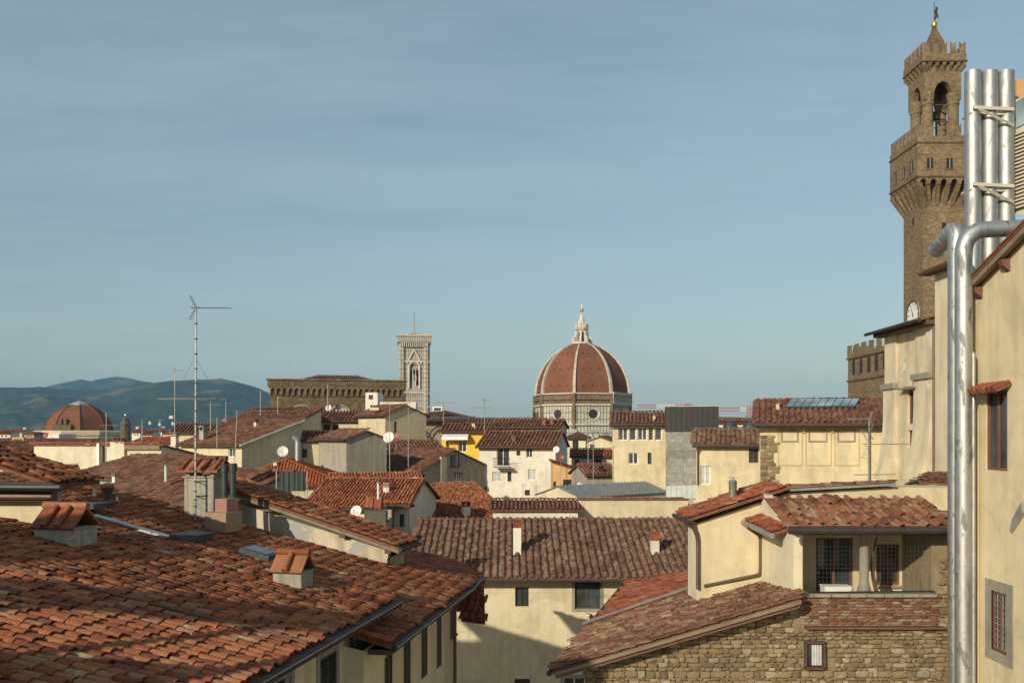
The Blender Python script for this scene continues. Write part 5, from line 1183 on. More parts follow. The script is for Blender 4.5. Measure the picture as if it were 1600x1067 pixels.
b_ = MB(); b_.lathe(V(cD.x, cD.y, zl + 53.2 * s), [(0.05, -1.15), (0.7, -0.9), (1.1, -0.3), (1.15, 0.1), (0.9, 0.75), (0.4, 1.08), (0.02, 1.15)], 14); b_.build('gilt_ball', M['gold'], lan, smooth=True)
b_ = MB(); q = V(cD.x, cD.y, zl + 56 * s); b_.tube([q, q + Z3 * 2.2], 0.14, 5); b_.tube([q + V(-0.6, 0, 1.4), q + V(0.6, 0, 1.4)], 0.12, 5); b_.build('cross', M['gold'], lan)
# low side apse in front of the drum
b_ = MB(); b_.lathe(V(cD.x + 4, cD.y - 26, 0), [(17, 0), (17, zpx(690, 500)), (16, zpx(688, 500)), (9, zpx(676, 500)), (0.5, zpx(672, 500))], 10, 0.2); b_.build('side_apse', M['marble_panel'], dm)

# ------------------------------------------------------------------ bell tower
YT = 450.0; sT = YT / F; cT = P(647.3, HY, YT); cT.z = 0
bt = thing('bell_tower', 'square marble bell tower with gabled belfry window, left of the dome', 'tower', cT)
an = R(-7); dT = V(math.cos(an), -math.sin(an), 0); bT = V(math.sin(an), math.cos(an), 0); wT = 42.5 * sT
ct = cT + bT * wT / 2
zT = lambda y: zpx(y, YT)
mb = MB(); ow, oz0, oz1 = 13.5 * sT, zT(607), zT(569)
A_ = ct - dT * wT / 2 - bT * wT / 2
wall_face(mb, A_, dT, wT, 0, zT(543), [(wT/2 - ow/2, wT/2 + ow/2, oz0, oz1)], 2.0)
for (fa, fd, op) in ((A_ + dT * wT, bT, 1), (A_ + dT * wT + bT * wT, -dT, 0), (A_ + bT * wT, -bT, 1)): wall_face(mb, fa, fd, wT, 0, zT(543), [(wT/2 - ow/2, wT/2 + ow/2, oz0, oz1)] if op else [(wT/2 - ow/6, wT/2 + ow/6, oz0, oz0 + 5)], 2.0)
mb.build('shaft', M['marble_fine'], bt)
for sx in (-1, 1):
    for sy in (-1, 1):
        mb = MB(); c_ = ct + dT * sx * wT * 0.44 + bT * sy * wT * 0.44; mb.lathe(V(c_.x, c_.y, 0), [(6.0 * sT, 0), (6.0 * sT, zT(541)), (7.2 * sT, zT(536)), (7.4 * sT, zT(524)), (6.6 * sT, zT(523))], 8, R(22.5) - an); mb.build('corner_buttress', M['marble_fine'], bt)
for y_ in (543, 565.5, 614.5, 636):
    mb = MB(); mb.cbox(ct + Z3 * zT(y_), dT * (wT + 1.3), bT * (wT + 1.3), 0.8); mb.build('string_course', M['marble'], bt)
mb = MB(); mb.cbox(ct + Z3 * zT(536), dT * (wT + 3.2), bT * (wT + 3.2), (536 - 525) * sT); 
mb.build('parapet', M['marble_fine'], bt)
mb = MB(); mb.cbox(ct + Z3 * zT(525), dT * (wT + 3.8), bT * (wT + 3.8), 0.7); mb.build('top_cornice', M['marble'], bt)
k = 13
for i in range(k):
    mb = MB(); p = ct - bT * (wT/2 + 1.5) + dT * (wT * 0.98 * ((i + 0.5) / k - 0.5)); mb.prism([p + Z3 * zT(542), p + Z3 * zT(536), p + bT * 1.5 + Z3 * zT(536), p + bT * 1.5 + Z3 * zT(543)], dT * 0.5); mb.build('bracket', M['marble'], bt)
mb = MB(); z_ = zT(523); mb.add([ct + dT * sx * wT * 0.5 + bT * sy * wT * 0.5 + Z3 * z_ for sx, sy in ((-1, -1), (1, -1), (1, 1), (-1, 1))] + [ct + Z3 * zT(518.5)], [(0, 1, 4), (1, 2, 4), (2, 3, 4), (3, 0, 4)]); mb.build('roof', M['dome_tile'], bt)
mb = MB(); mb.tube([ct + Z3 * zT(520), ct + Z3 * zT(484)], [0.5, 0.22], 6); mb.build('flagpole', M['mast'], bt)
f_ = A_ - bT * 0.35 + dT * wT / 2
mb = MB()                                        # gable and arch over the window
for sg in (-1, 1): mb.tube([f_ + dT * sg * ow * 0.85 + Z3 * zT(568), f_ + Z3 * zT(546)], 0.5, 5)
mb.build('window_gable', M['marble'], bt)
mb = MB(); N = 12; arc = [f_ + dT * (ow / 2 + 0.5) * math.cos(math.pi * k / N) + Z3 * (zT(575) + (ow / 2 + 0.5) * 1.25 * math.sin(math.pi * k / N)) for k in range(N + 1)]; mb.tube([arc[0] - Z3 * (zT(575) - oz0)] + arc + [arc[-1] - Z3 * (zT(575) - oz0)], 0.55, 5); mb.build('window_arch', M['marble'], bt)
for u in (-0.17, 0.17):
    mb = MB(); p = A_ + dT * (wT / 2 + u * ow) + bT * 0.6; mb.tube([p + Z3 * oz0, p + Z3 * (oz1 - 2)], 0.22, 6); mb.build('mullion', M['marble'], bt)
mb = MB(); mb.box(A_ + dT * (wT/2 - ow/2) + bT * 0.5 + Z3 * oz0, dT * ow, bT * 0.4, Z3 * 1.6); mb.build('balustrade', M['marble_fine'], bt)
mb = MB(); mb.prism([A_ + dT * (wT/2 - ow/2) + bT * 0.9 + Z3 * (oz1 - 3.0), A_ + dT * (wT/2 + ow/2) + bT * 0.9 + Z3 * (oz1 - 3.0), A_ + dT * (wT/2 + ow/2) + bT * 0.9 + Z3 * oz1, A_ + dT * (wT/2 - ow/2) + bT * 0.9 + Z3 * oz1], bT * 0.3); mb.build('tracery', M['marble_fine'], bt)

# ------------------------------------------------------------------ the long stone granary-church
YO = 210.0
M['brown_masonry'] = m_masonry('brown_masonry', (0.165, 0.122, 0.070), 0.7, 0.35)
ho = thing('stone_church', 'long brown stone church with arcaded cornice and low red roof, left of the bell tower', 'church', P(525, HY, YO + 8) - Z3 * CZ)
aO = R(-11); dO = V(math.cos(aO), -math.sin(aO), 0); bO = V(math.sin(aO), math.cos(aO), 0)
A_ = P(422, HY, YO); A_.z = 0; WO = plan_hit(A_, dO, 631); zO = lambda y: zpx(y, YO); DO = 21.0
mb = MB(); wall_face(mb, A_, dO, WO, 0, zO(604.05), []); wall_face(mb, A_ + dO * WO, bO, DO, 0, zO(604.05), []); wall_face(mb, A_ + bO * DO, -bO, DO, 0, zO(604.05), []); wall_face(mb, A_ + dO * WO + bO * DO, -dO, WO, 0, zO(604.05), [])
mb.build('wall', M['brown_masonry'], ho)
mb = MB(); q = A_ - dO * 0.55 - bO * 0.55; mb.box(q + Z3 * zO(604), dO * (WO + 1.1), bO * (DO + 1.1), Z3 * (zO(593.5) - zO(604))); mb.box(q + Z3 * (zO(618)) - Z3 * 0.1 + dO * 0.3 + bO * 0.3, dO * (WO + 0.5), bO * 0.4, Z3 * 0.25); mb.build('cornice', M['brown_masonry'], ho)
mb = MB(); mb.box(q - dO * 0.3 - bO * 0.3 + Z3 * zO(593.5), dO * (WO + 1.7), bO * (DO + 1.7), Z3 * 0.3); mb.box(q - dO * 0.12 - bO * 0.12 + Z3 * zO(600.0), dO * (WO + 1.4), bO * (DO + 1.4), Z3 * 0.2); mb.build('cornice_slab', M['rough_band'], ho)
nA_ = 23; pw = WO / nA_
for i in range(nA_):
    c_ = A_ + dO * pw * (i + 0.5) - bO * 0.5; mb = MB(); N = 8
    out_ = [c_ - dO * pw * 0.5 + Z3 * zO(604), c_ + dO * pw * 0.5 + Z3 * zO(604)]
    arc = [c_ + dO * pw * 0.36 * math.cos(math.pi * k / N) + Z3 * (zO(611) + pw * 0.5 * math.sin(math.pi * k / N)) for k in range(N + 1)]
    o2 = [c_ + dO * pw * 0.5 * math.cos(math.pi * k / N) + Z3 * (zO(604) if 0 < k < N else zO(611)) for k in range(N + 1)]
    for k in range(N): mb.prism([arc[k], arc[k+1], o2[k+1], o2[k]], bO * 0.45)
    for sg in (-1, 1): mb.box(c_ + dO * (sg * pw * 0.43 - pw * 0.07) + Z3 * zO(617.5), dO * pw * 0.14, bO * 0.45, Z3 * (zO(611) - zO(617.5)))
    mb.build('blind_arch', M['rough_band'], ho)
    mb = MB(); mb.box(c_ - dO * (pw * 0.5 + 0.1) - bO * 0.12 + Z3 * zO(604), dO * 0.2, bO * 0.3, Z3 * (zO(594) - zO(604))); mb.build('pilaster_strip', M['rough_band'], ho)
for px_ in (479, 540):
    p = on_plane(px_ - 8, 650, A_, V(dO.y, -dO.x, 0)); u = (p - A_).dot(dO); N = 14; mb = MB(); rr_ = 2.7
    arc = [A_ + dO * (u + rr_ * math.cos(math.pi * k / N)) - bO * 0.15 + Z3 * (zO(651) + rr_ * math.sin(math.pi * k / N)) for k in range(N + 1)]; mb.tube(arc, 0.32, 5); mb.build('window_arch', M['trim'], ho)
    mb = MB(); mb.prism([A_ + dO * (u + (rr_ - .2) * math.cos(math.pi * k / N)) + bO * 0.0 + Z3 * (zO(651) + (rr_ - .2) * math.sin(math.pi * k / N)) for k in range(N + 1)], -bO * 0.05); mb.build('arch_panel', M['white'] if px_ == 479 else M['dirty'], ho)
zr_ = zO(598); r0, r1, r2, r3 = (A_ + dO * 4.5 + bO * 3 , A_ + dO * (WO - 4.5) + bO * 3, A_ + dO * (WO - 4.5) + bO * (DO - 3), A_ + dO * 4.5 + bO * (DO - 3))
slope(ho, [r0 + Z3 * zO(595), r1 + Z3 * zO(595), A_ + dO * (WO - 11) + bO * DO / 2 + Z3 * zO(581), A_ + dO * 11 + bO * DO / 2 + Z3 * zO(581)], key='brown', pu=0.5, lv=0.8, jit=0.5)
slope(ho, [r1 + Z3 * zO(595), r2 + Z3 * zO(595), A_ + dO * (WO - 11) + bO * DO / 2 + Z3 * zO(581)], key='brown', pu=0.5, lv=0.8, jit=0.5)
slope(ho, [r3 + Z3 * zO(595), r0 + Z3 * zO(595), A_ + dO * 11 + bO * DO / 2 + Z3 * zO(581)], key='brown', pu=0.5, lv=0.8, jit=0.5)
mb = MB(); p = P(449.5, 594, YO + 3); mb.tube([p, p + Z3 * 6.3], 0.06, 5); mb.build('flagpole', M['mast'], ho)

# ------------------------------------------------------------------ chapel dome at the left
YS = 500.0; sS = YS / F; cS = P(123.5, HY, YS); cS.z = 0; zS = lambda y: zpx(y, YS)
ds = thing('chapel_dome', 'smaller brown octagonal dome with flat grey cap, in front of the left hills', 'dome', cS)
t0 = math.atan2(-cS.y, -cS.x) + R(1.5)
prof = [(48.5, 673.5), (47.5, 668), (45, 661), (41.5, 654.5), (36.5, 648), (30.5, 642), (22.5, 636.5), (12.8, 632.5)]
for k in range(8):
    a1, a2 = t0 + k * math.pi / 4, t0 + (k + 1) * math.pi / 4; mb = MB(); pS = lambda r, a, y: V(cS.x + r * sS * math.cos(a), cS.y + r * sS * math.sin(a), zS(y))
    for (ra, ya), (rb_, yb) in zip(prof[:-1], prof[1:]): mb.poly([pS(ra, a1, ya), pS(ra, a2, ya), pS(rb_, a2, yb), pS(rb_, a1, yb)])
    mb.build('dome_segment', M['dome_tile'], ds)
    mb = MB(); mb.tube([pS(r_ + 0.3, a1, y_) for r_, y_ in prof], 0.35, 4); mb.build('rib', M['board'], ds)
mb = MB(); mb.lathe(V(cS.x, cS.y, 0), [(13.6 * sS, zS(633)), (13.8 * sS, zS(631)), (11 * sS, zS(630.5)), (8 * sS, zS(629)), (3 * sS, zS(627)), (0.8 * sS, zS(626))], 8, t0); mb.build('cap', M['alu'], ds)
mb = MB(); mb.lathe(V(cS.x, cS.y, 0), [(66 * sS, 0), (66 * sS, zS(681)), (68 * sS, zS(680)), (68.5 * sS, zS(674.5)), (66 * sS, zS(673)), (48 * sS, zS(672.5))], 8, t0 + R(22.5)); mb.build('drum', M['cream'], ds)
for (x_, y_) in ((97, 654), (113, 650), (117, 644), (132, 645), (154, 651)): pass
mb = MB(); p = P(97.5, 672, YS - 45 * sS); 
for sx in (-1, 1): mb.abox(p.x + sx * 1.3 - 0.8, p.x + sx * 1.3 + 0.8, p.y, p.y + 8, p.z, p.z + 17 * sS)
mb.abox(p.x - 5, p.x + 5, p.y - 1, p.y + 8, p.z, p.z + 8 * sS); mb.build('dormer', M['brown_masonry'], ds)
YS2 = 470.0; s2 = YS2 / F; c2 = P(196, HY, YS2); c2.z = 0
tw = thing('small_bell_tower', 'dark small bell tower with ball finial beside the brown dome', 'tower', c2)
mb = MB(); mb.lathe(c2, [(7.2 * s2, 0), (7.2 * s2, zpx(665, YS2)), (8.4 * s2, zpx(664, YS2)), (8.4 * s2, zpx(662, YS2)), (6.4 * s2, zpx(661, YS2)), (5.0 * s2, zpx(657, YS2)), (5.6 * s2, zpx(656, YS2)), (2.0 * s2, zpx(652.5, YS2)), (1.2 * s2, zpx(650, YS2)), (0.5, zpx(649, YS2))], 8, 0.3); mb.build('shaft', M['brown_masonry'], tw)
mb = MB(); mb.lathe(c2 + Z3 * zpx(648.4, YS2), [(0.05, -0.6), (0.55, -0.3), (0.6, 0.1), (0.4, 0.45), (0.05, 0.6)], 10); mb.build('ball', M['whitepaint'], tw, smooth=True)

# ------------------------------------------------------------------ palace tower and battlements at the right
YP = 132.0
M['palace_stone'] = m_masonry('palace_stone', (0.245, 0.18, 0.105), 0.5, 0.24)
hp = thing('palace_tower', 'tall brown stone palace tower with overhanging battlements, open belfry and clock', 'tower', (64.7, 135.3, 0))
cP = V(64.75, 135.25, 0); zP = lambda y, Y=YP: zpx(y, Y)
def sq(mb, half, za, zb_): mb.cbox(cP + Z3 * za, V(2*half, 0, 0), V(0, 2*half, 0), zb_ - za)
mb = MB(); h1 = 3.25; sq(mb, h1, 0, zP(273)); mb.build('shaft', M['palace_stone'], hp)
hg = 4.75; yg = YP + h1 - hg                         # front of the overhanging gallery
zG0, zG1, zGs, zGt = zP(325), zP(276, yg), zP(223, yg), zP(193, yg)
def merlons(parent, half, z0, z1, n, frac=0.56, swallow=True, th=0.22, mat='palace_stone'):
    step = 2 * half / n
    for (o, d_) in ((cP + V(-half, -half, 0), V(1, 0, 0)), (cP + V(half, -half, 0), V(0, 1, 0)), (cP + V(half, half, 0), V(-1, 0, 0)), (cP + V(-half, half, 0), V(0, -1, 0))):
        inn = V(-d_.y, d_.x, 0)
        for i in range(n):
            a = o + d_ * (step * i + step * (1 - frac) / 2) + inn * 0.02 + Z3 * z0; w = step * frac; h_ = z1 - z0
            mb = MB(); mb.prism([a, a + d_ * w, a + d_ * w + Z3 * h_, a + d_ * w * 0.5 + Z3 * (h_ * (0.72 if swallow else 1)), a + Z3 * h_], inn * th); mb.build('merlon', M[mat], parent)
def corbels(parent, hin, hout, z0, z1, n, archh):
    for (sx, sy) in ((0, -1), (-1, 0), (1, 0), (0, 1)):
        nn = V(sx, sy, 0); tt = V(-sy, sx, 0); step = 2 * hout / n
        for i in range(n + 1):
            c_ = tt * (step * i - hout) * 0.97; mb = MB()
            k_ = hin / hout
            a = cP + nn * (hin - 0.1) + c_ * k_ ; b = cP + nn * (hout - 0.15) + c_
            w = step * 0.15
            mb.prism([a + Z3 * z0 - tt * w, a + Z3 * z0 + tt * w, b + Z3 * (z1 - archh) + tt * w, b + Z3 * (z1 - archh) - tt * w], -nn * 0.5 + Z3 * 0.35); mb.build('corbel', M['palace_stone'], parent)
        for i in range(n):
            c_ = cP + nn * (hout - 0.5) + tt * (step * (i + 0.5) - hout) * 0.97; N = 6; rr_ = step * 0.36; mb = MB()
            arc = [c_ + tt * rr_ * math.cos(math.pi * k / N) + Z3 * (z1 - archh + rr_ * 1.5 * math.sin(math.pi * k / N) ) for k in range(N + 1)]
            o2 = [c_ + tt * step * 0.5 * (1 if k < N / 2 else -1 if k > N / 2 else 0) + Z3 * (z1 + 0.02 if 0 < k < N else z1 - archh) for k in range(N + 1)]
            for k in range(N): mb.prism([arc[k], arc[k+1], o2[k+1], o2[k]], nn * 0.48)
            mb.build('arch', M['palace_stone'], parent)
corbels(hp, h1, hg, zG0, zG1, 6, 1.15)
gal = MB(); sq(gal, hg, zG1, zGs); gal = gal.build('gallery', M['palace_stone'], hp)
for zz_ in (zG1, zGs):
    mb = MB(); sq(mb, hg + 0.14, zz_ - 0.1, zz_ + 0.12); mb.build('string_course', M['brown_masonry'], hp)
mb = MB(); sq(mb, hg - 0.0, zGs + 0.12, zGs + 1.0); mb.build('parapet', M['palace_stone'], hp)
merlons(gal, hg, zGs + 1.0, zGt, 7)
for (sx, sy) in ((0, -1), (-1, 0)):
    nn = V(sx, sy, 0); tt = V(-sy, sx, 0) if sy else V(0, 1, 0)
    for u in (-0.62, 0.0, 0.62) if sy else (-0.62, -0.02, 0.6):
        c_ = cP + nn * (hg + 0.01) + tt * u * hg * 0.98 + Z3 * (zP(264, yg)); mb = MB(); mb.box(c_ - tt * 0.46, tt * 0.92, nn * -0.3 + V(0, 0, 0), Z3 * 1.55); w_ = mb.build('window', M['black'], hp)
        mb = MB(); mb.box(c_ - tt * 0.06 + nn * 0.02, tt * 0.12, nn * 0.06, Z3 * 1.5); mb.build('mullion', M['trim'], w_)
        mb = MB(); mb.box(c_ - tt * 0.58 + nn * 0.0 - Z3 * 0.16, tt * 1.16, nn * 0.08, Z3 * 0.14); mb.box(c_ - tt * 0.58 + Z3 * 1.56, tt * 1.16, nn * 0.08, Z3 * 0.16); mb.build('surround', M['palace_stone'], w_)
# belfry: four stout round columns carrying the upper box
hb = 2.75; yb_ = YP + h1 - hb; zB0, zB1, zBs, zBt = zGs - 0.5, zP(113, yb_), zP(96, yb_ - 0.4), zP(66, yb_ - 0.4)
for sx in (-1, 1):
    for sy in (-1, 1):
        c_ = cP + V(sx * (hb - 0.82), sy * (hb - 0.82), 0); mb = MB(); mb.lathe(V(c_.x, c_.y, zB0), [(0.78, 0), (0.78, zP(163, yb_) - zB0), (0.9, zP(162, yb_) - zB0), (0.84, zP(155, yb_) - zB0), (1.0, zP(146, yb_) - zB0), (0.95, zP(144, yb_) - zB0)], 16); mb.build('belfry_column', M['palace_stone'], hp, smooth=True)
for (sx, sy) in ((0, -1), (-1, 0), (1, 0), (0, 1)):
    nn = V(sx, sy, 0); tt = V(-sy, sx, 0); N = 12; c_ = cP + nn * (hb - 0.9); zz_ = zP(156, yb_); ro = 1.42; mb = MB(); lim = hb if sy else hb - 0.905
    arc = [c_ + tt * ro * math.cos(math.pi * k / N) + Z3 * (zz_ + 2.75 * math.sin(math.pi * k / N) ** 0.9) for k in range(N + 1)]
    o2 = [c_ + tt * lim * (1 if k < 2 else -1 if k > N - 2 else math.cos(math.pi * (k - 1) / (N - 2))) + Z3 * (zB1 + 0.02 if 0 < k < N else zz_) for k in range(N + 1)]
    for k in range(N): mb.prism([arc[k], arc[k+1], o2[k+1], o2[k]], nn * 0.9)
    mb.build('belfry_arch', M['palace_stone'], hp)
    for zz_ in (zP(186, yb_), zP(160, yb_)):
        mb = MB(); mb.box(cP + nn * 1.4 - tt * 2 + Z3 * zz_, tt * 4, nn * 0.12, Z3 * 0.14); mb.build('bell_beam', M['wood'], hp)
mb = MB(); mb.lathe(cP + Z3 * zP(178, yb_), [(0.85, 0), (0.8, 0.1), (0.55, 0.6), (0.42, 1.0), (0.25, 1.2), (0.02, 1.25)], 14); mb.build('bell', M['gutter'], hp, smooth=True)
mb = MB(); sq(mb, hb - 0.05, zGs - 0.3, zGs + 0.02); mb.build('belfry_floor', M['palace_stone'], hp)
hu = hb + 0.55
corbels(hp, hb, hu, zB1, zBs, 6, 0.7)
up_ = MB(); sq(up_, hb, zB1, zBs); sq(up_, hu - 0.02, zBs, zBs + 1.15); up_ = up_.build('upper_parapet', M['palace_stone'], hp)
mb = MB(); sq(mb, hu + 0.12, zBs - 0.08, zBs + 0.1); mb.build('string_course', M['brown_masonry'], hp)
merlons(up_, hu - 0.02, zBs + 1.15, zBt, 5)
mb = MB(); zs0 = zBs + 1.1; mb.lathe(cP, [(1.6, zs0), (1.5, zP(64, 134)), (0.36, zP(40, 134)), (0.44, zP(39, 134)), (0.12, zP(37.5, 134))], 4, R(45)); mb.build('spire', M['brown_masonry'], hp)
mb = MB(); mb.lathe(cP + Z3 * zP(33, 134), [(0.05, -0.5), (0.35, -0.36), (0.48, 0), (0.35, 0.34), (0.05, 0.5)], 12); mb.build('ball', M['gold'], hp, smooth=True)
mb = MB(); p = cP + Z3 * zP(28, 134); mb.tube([p - Z3 * 0.1, p + Z3 * 3.0], 0.05, 5); mb.tube([p + V(0.1, 0, 0.3), p + V(0.35, 0, 0.9), p + V(0.25, 0, 1.6), p + V(0.42, 0, 2.0), p + V(0.2, 0, 2.3)], [0.12, 0.2, 0.24, 0.18, 0.06], 6); mb.tube([p + V(0.3, 0, 0.8), p + V(0.65, 0, 0.5), p + V(0.6, 0, 1.0)], 0.06, 5); mb.build('weather_vane', M['gutter'], hp)
for (x_, y_) in ((1427, 347), (1475, 354)):
    nn = V(-1, 0, 0) if x_ < 1440 else V(0, -1, 0); p = on_plane(x_, y_, cP + nn * h1, nn); tt = V(0, 1, 0) if x_ < 1440 else V(1, 0, 0); mb = MB(); mb.box(p - tt * 0.3 + nn * 0.02 - Z3 * 0.5, tt * 0.6, -nn * 0.2, Z3 * 1.1); mb.build('slit_window', M['black'], hp)
pc = on_plane(1427.5, 492, cP + V(-h1, 0, 0), V(-1, 0, 0)); N = 32; rc = 2.05
mb = MB(); mb.prism([pc + V(0, rc * math.cos(2*math.pi*k/N), rc * math.sin(2*math.pi*k/N)) + V(-0.1, 0, 0) for k in range(N)], V(0.2, 0, 0)); ck = mb.build('clock_face', M['whitepaint'], hp)
for k in range(12):
    a = k * math.pi / 6; dd = V(0, math.cos(a), math.sin(a)); tt = V(0, -math.sin(a), math.cos(a)); mb = MB(); mb.box(pc + dd * rc * 0.68 - tt * 0.06 + V(-0.12, 0, 0), dd * rc * 0.24, tt * 0.12, V(-0.02, 0, 0)); mb.build('hour_mark', M['black'], ck)
mb = MB(); mb.tube([pc + V(-0.14, 0, 0) + V(0, rc * math.cos(2*math.pi*k/N), rc * math.sin(2*math.pi*k/N)) for k in range(N + 1)], 0.09, 5); mb.build('rim', M['gutter'], ck)
mb = MB(); mb.prism([pc + V(-0.15, 0.1, 0), pc + V(-0.15, 0.55, 1.25), pc + V(-0.15, -0.1, 0.05), pc + V(-0.15, -0.3, -0.75)], V(-0.02, 0, 0)); mb.build('hand', M['black'], ck)
# palace body with square battlements
hq = thing('palace_block', 'brown stone palace wing with battlements and small arched windows under the clock tower', 'palace', (70, 150, 0))
XQ = 60.0; y0q, y1q = XQ * F / (1393 - HX), XQ * F / (1325 - HX); zt1 = zpx(541, y1q); ln_ = y1q - y0q
yy0 = y0q - 14
mb = MB(); mb.box(V(XQ, yy0, 0), V(22, 0, 0), V(0, y1q - yy0, 0), Z3 * (zt1 - 2.2)); mb.build('wall', M['palace_stone'], hq)
mb = MB(); mb.box(V(XQ - 0.25, yy0, zt1 - 2.45), V(22.25, 0, 0), V(0, y1q - yy0 + 0.2, 0), Z3 * 0.28); mb.box(V(XQ - 0.2, yy0, zpx(597, y1q)), V(0.3, 0, 0), V(0, y1q - yy0 + 0.2, 0), Z3 * 0.3); mb.build('string_course', M['brown_masonry'], hq)
st = 3.15
for i in range(11):
    y_ = y1q - st * i - 1.7; mb = MB(); mb.box(V(XQ - 0.15, y_, zt1 - 2.2), V(0.26, 0, 0), V(0, 1.7, 0), Z3 * 2.2); mb.build('merlon', M['palace_stone'], hq)
    if i < 9: mb = MB(); mb.box(V(XQ - 0.15, y1q - st * i - st, zt1 - 2.2), V(0.22, 0, 0), V(0, st - 1.7, 0), Z3 * 0.75); mb.build('low_parapet', M['palace_stone'], hq)
for i in range(9):
    mb = MB(); p = V(XQ + 0.03, y1q + 0.7 - st * i, zt1 - 2.2 + 0.0); mb.box(V(XQ + 0.1 + 2.0 * i + 0.8, y1q - 0.6, zt1 - 2.2), V(1.2, 0, 0), V(0, 0.6, 0), Z3 * 2.2); mb.build('merlon', M['palace_stone'], hq)
for px_ in (1334, 1345.5, 1357.5, 1369.5, 1382):
    y_ = XQ * F / (px_ - HX); zc = zpx(565, 150); N = 8; w = 0.62
    pts_ = [V(XQ - 0.02, y_ - w, zc - 1.9), V(XQ - 0.02, y_ + w, zc - 1.9)] + [V(XQ - 0.02, y_ + w * math.cos(math.pi * k / N), zc + w * 1.3 * math.sin(math.pi * k / N)) for k in range(N + 1)]
    mb = MB(); mb.prism(pts_, V(0.3, 0, 0)); mb.build('arched_window', M['black'], hq)
# ------------------------------------------------------------------ tower cranes beyond the roofs
M['crane_red'] = m_flat('red_crane_paint', (0.42, 0.09, 0.07), 0.5, 0, 0.1)
def crane(label, xm, y0, x0, x1, yj, Y):
    s_ = Y / F; c_ = P(xm, HY, Y); c_.z = 0; t = thing('tower_crane', label, 'crane', c_, 'cranes beyond the roofs')
    mb = MB(); w = 1.1; zt_ = zpx(y0, Y)
    for sx in (-1, 1):
        for sy in (-1, 1): mb.tube([c_ + V(sx * w, sy * w, 0), c_ + V(sx * w, sy * w, zt_)], 0.22, 4)
    k = int(zt_ / 2.5)
    for i in range(k):
        z_ = zt_ * i / k; mb.tube([c_ + V(-w, -w, z_), c_ + V(w, -w, z_ + 2.5)], 0.14, 4)
    mb.build('mast', M['crane_red'], t)
    zj = zpx(yj, Y); a, b = P(x0, yj, Y), P(x1, yj, Y); L = (b - a).length; dd = (b - a) / L
    n = max(2, int(L / 12))
    for i in range(n):
        p, q = a + dd * L * i / n, a + dd * L * (i + 1) / n; sg = MB()
        sg.tube([p, q], 0.2, 4); sg.tube([p + Z3 * 2.2, q + Z3 * 2.2], 0.2, 4)
        m = 5
        for j in range(m): u0, u1 = p + (q - p) * j / m, p + (q - p) * (j + 1) / m; sg.tube([u0, u0 * 0.5 + u1 * 0.5 + Z3 * 2.2], 0.14, 4); sg.tube([u0 * 0.5 + u1 * 0.5 + Z3 * 2.2, u1], 0.14, 4)
        sg.build('jib_section', M['whitepaint'] if i % 3 == 1 else M['crane_red'], t)
    return t
crane('red and white tower crane with its mast right of the black box', 1170, 634, 1124, 1188, 642, 620)
crane('pale red crane jib just left of the black rooftop box', 1075, 630, 996, 1085, 637, 660)
# ------------------------------------------------------------------ right-hand middle distance
# house G with long skylight
def on_front(h, x, y): return on_plane(x, y, h.A, Vector((h.d.y, -h.d.x, 0)))
def fbox(h, x0, x1, y0, y1, off, mat, name, parent=None, z=None):
    """box standing proud of a house front, outline in photo pixels"""
    a, b = on_front(h, x0, y1), on_front(h, x1, y0); mb = MB(); nn = Vector((h.d.y, -h.d.x, 0)); mb.box(a, h.d * (b - a).dot(h.d), nn * off, Z3 * (b.z - a.z)); return mb.build(name, M[mat], parent or h.o)
def fframe(h, x0, x1, y0, y1, w, off, mat, name):
    a, b = on_front(h, x0, y1), on_front(h, x1, y0); W_ = (b - a).dot(h.d); H_ = b.z - a.z; nn = Vector((h.d.y, -h.d.x, 0)) * off; mb = MB()
    for (u, z_, ww, hh) in ((0, 0, W_, w), (0, H_ - w, W_, w), (0, w, w, H_ - 2*w), (W_ - w, w, w, H_ - 2*w)): mb.box(a + h.d * u + Z3 * z_, h.d * ww, nn, Z3 * hh)
    return mb.build(name, M[mat], h.o)
g = house('skylight_house', 'pale yellow house with framed wall panels and a long glass skylight in its roof', 1187, 1400, 44.5, 658, 16, depth=7.4, mat='yellow', roof='gx', ov=0.7, key='brown', pu=0.30, lv=0.40, jit=0.6, pan='flat')
for (x0, x1) in ((1215, 1254), (1258, 1299), (1303, 1343)):
    fframe(g, x0, x1, 664, 727, 0.05, 0.05, 'ochre', 'panel_frame'); fframe(g, x0 + 5, x1 - 7, 671, 690, 0.06, 0.07, 'trim', 'inset_frame')
for (x0, x1) in ((1204, 1225), (1238, 1253), (1259, 1297), (1303, 1340)): fbox(g, x0, x1, 663, 666, 0.02, 'black', 'vent_slot')
for x_ in (1256, 1301): fbox(g, x_ - 2, x_ + 2, 660, 676, 0.12, 'yellow', 'corbel')
ro, nG, eG, sG, ptsG = g.roofs[0]
sk0, sk1, sk2, sk3 = (on_plane(x, y, ptsG[0], nG) for x, y in ((1226, 641), (1336, 640), (1344, 627), (1238, 627)))
mb = MB(); mb.prism([sk0 + nG * 0.10, sk1 + nG * 0.10, sk2 + nG * 0.10, sk3 + nG * 0.10], nG * 0.08); skl = mb.build('skylight', M['slate'], g.o)
for i in range(9):
    p = lambda f, h_: (sk0 + (sk1 - sk0) * f) * (1 - h_) + (sk3 + (sk2 - sk3) * f) * h_ + nG * 0.19
    mb = MB(); mb.poly([p((i + 0.06) / 9, 0.06), p((i + 0.94) / 9, 0.06), p((i + 0.94) / 9, 0.94), p((i + 0.06) / 9, 0.94)]); mb.build('pane', M['sky_glass'], skl, fix=False)
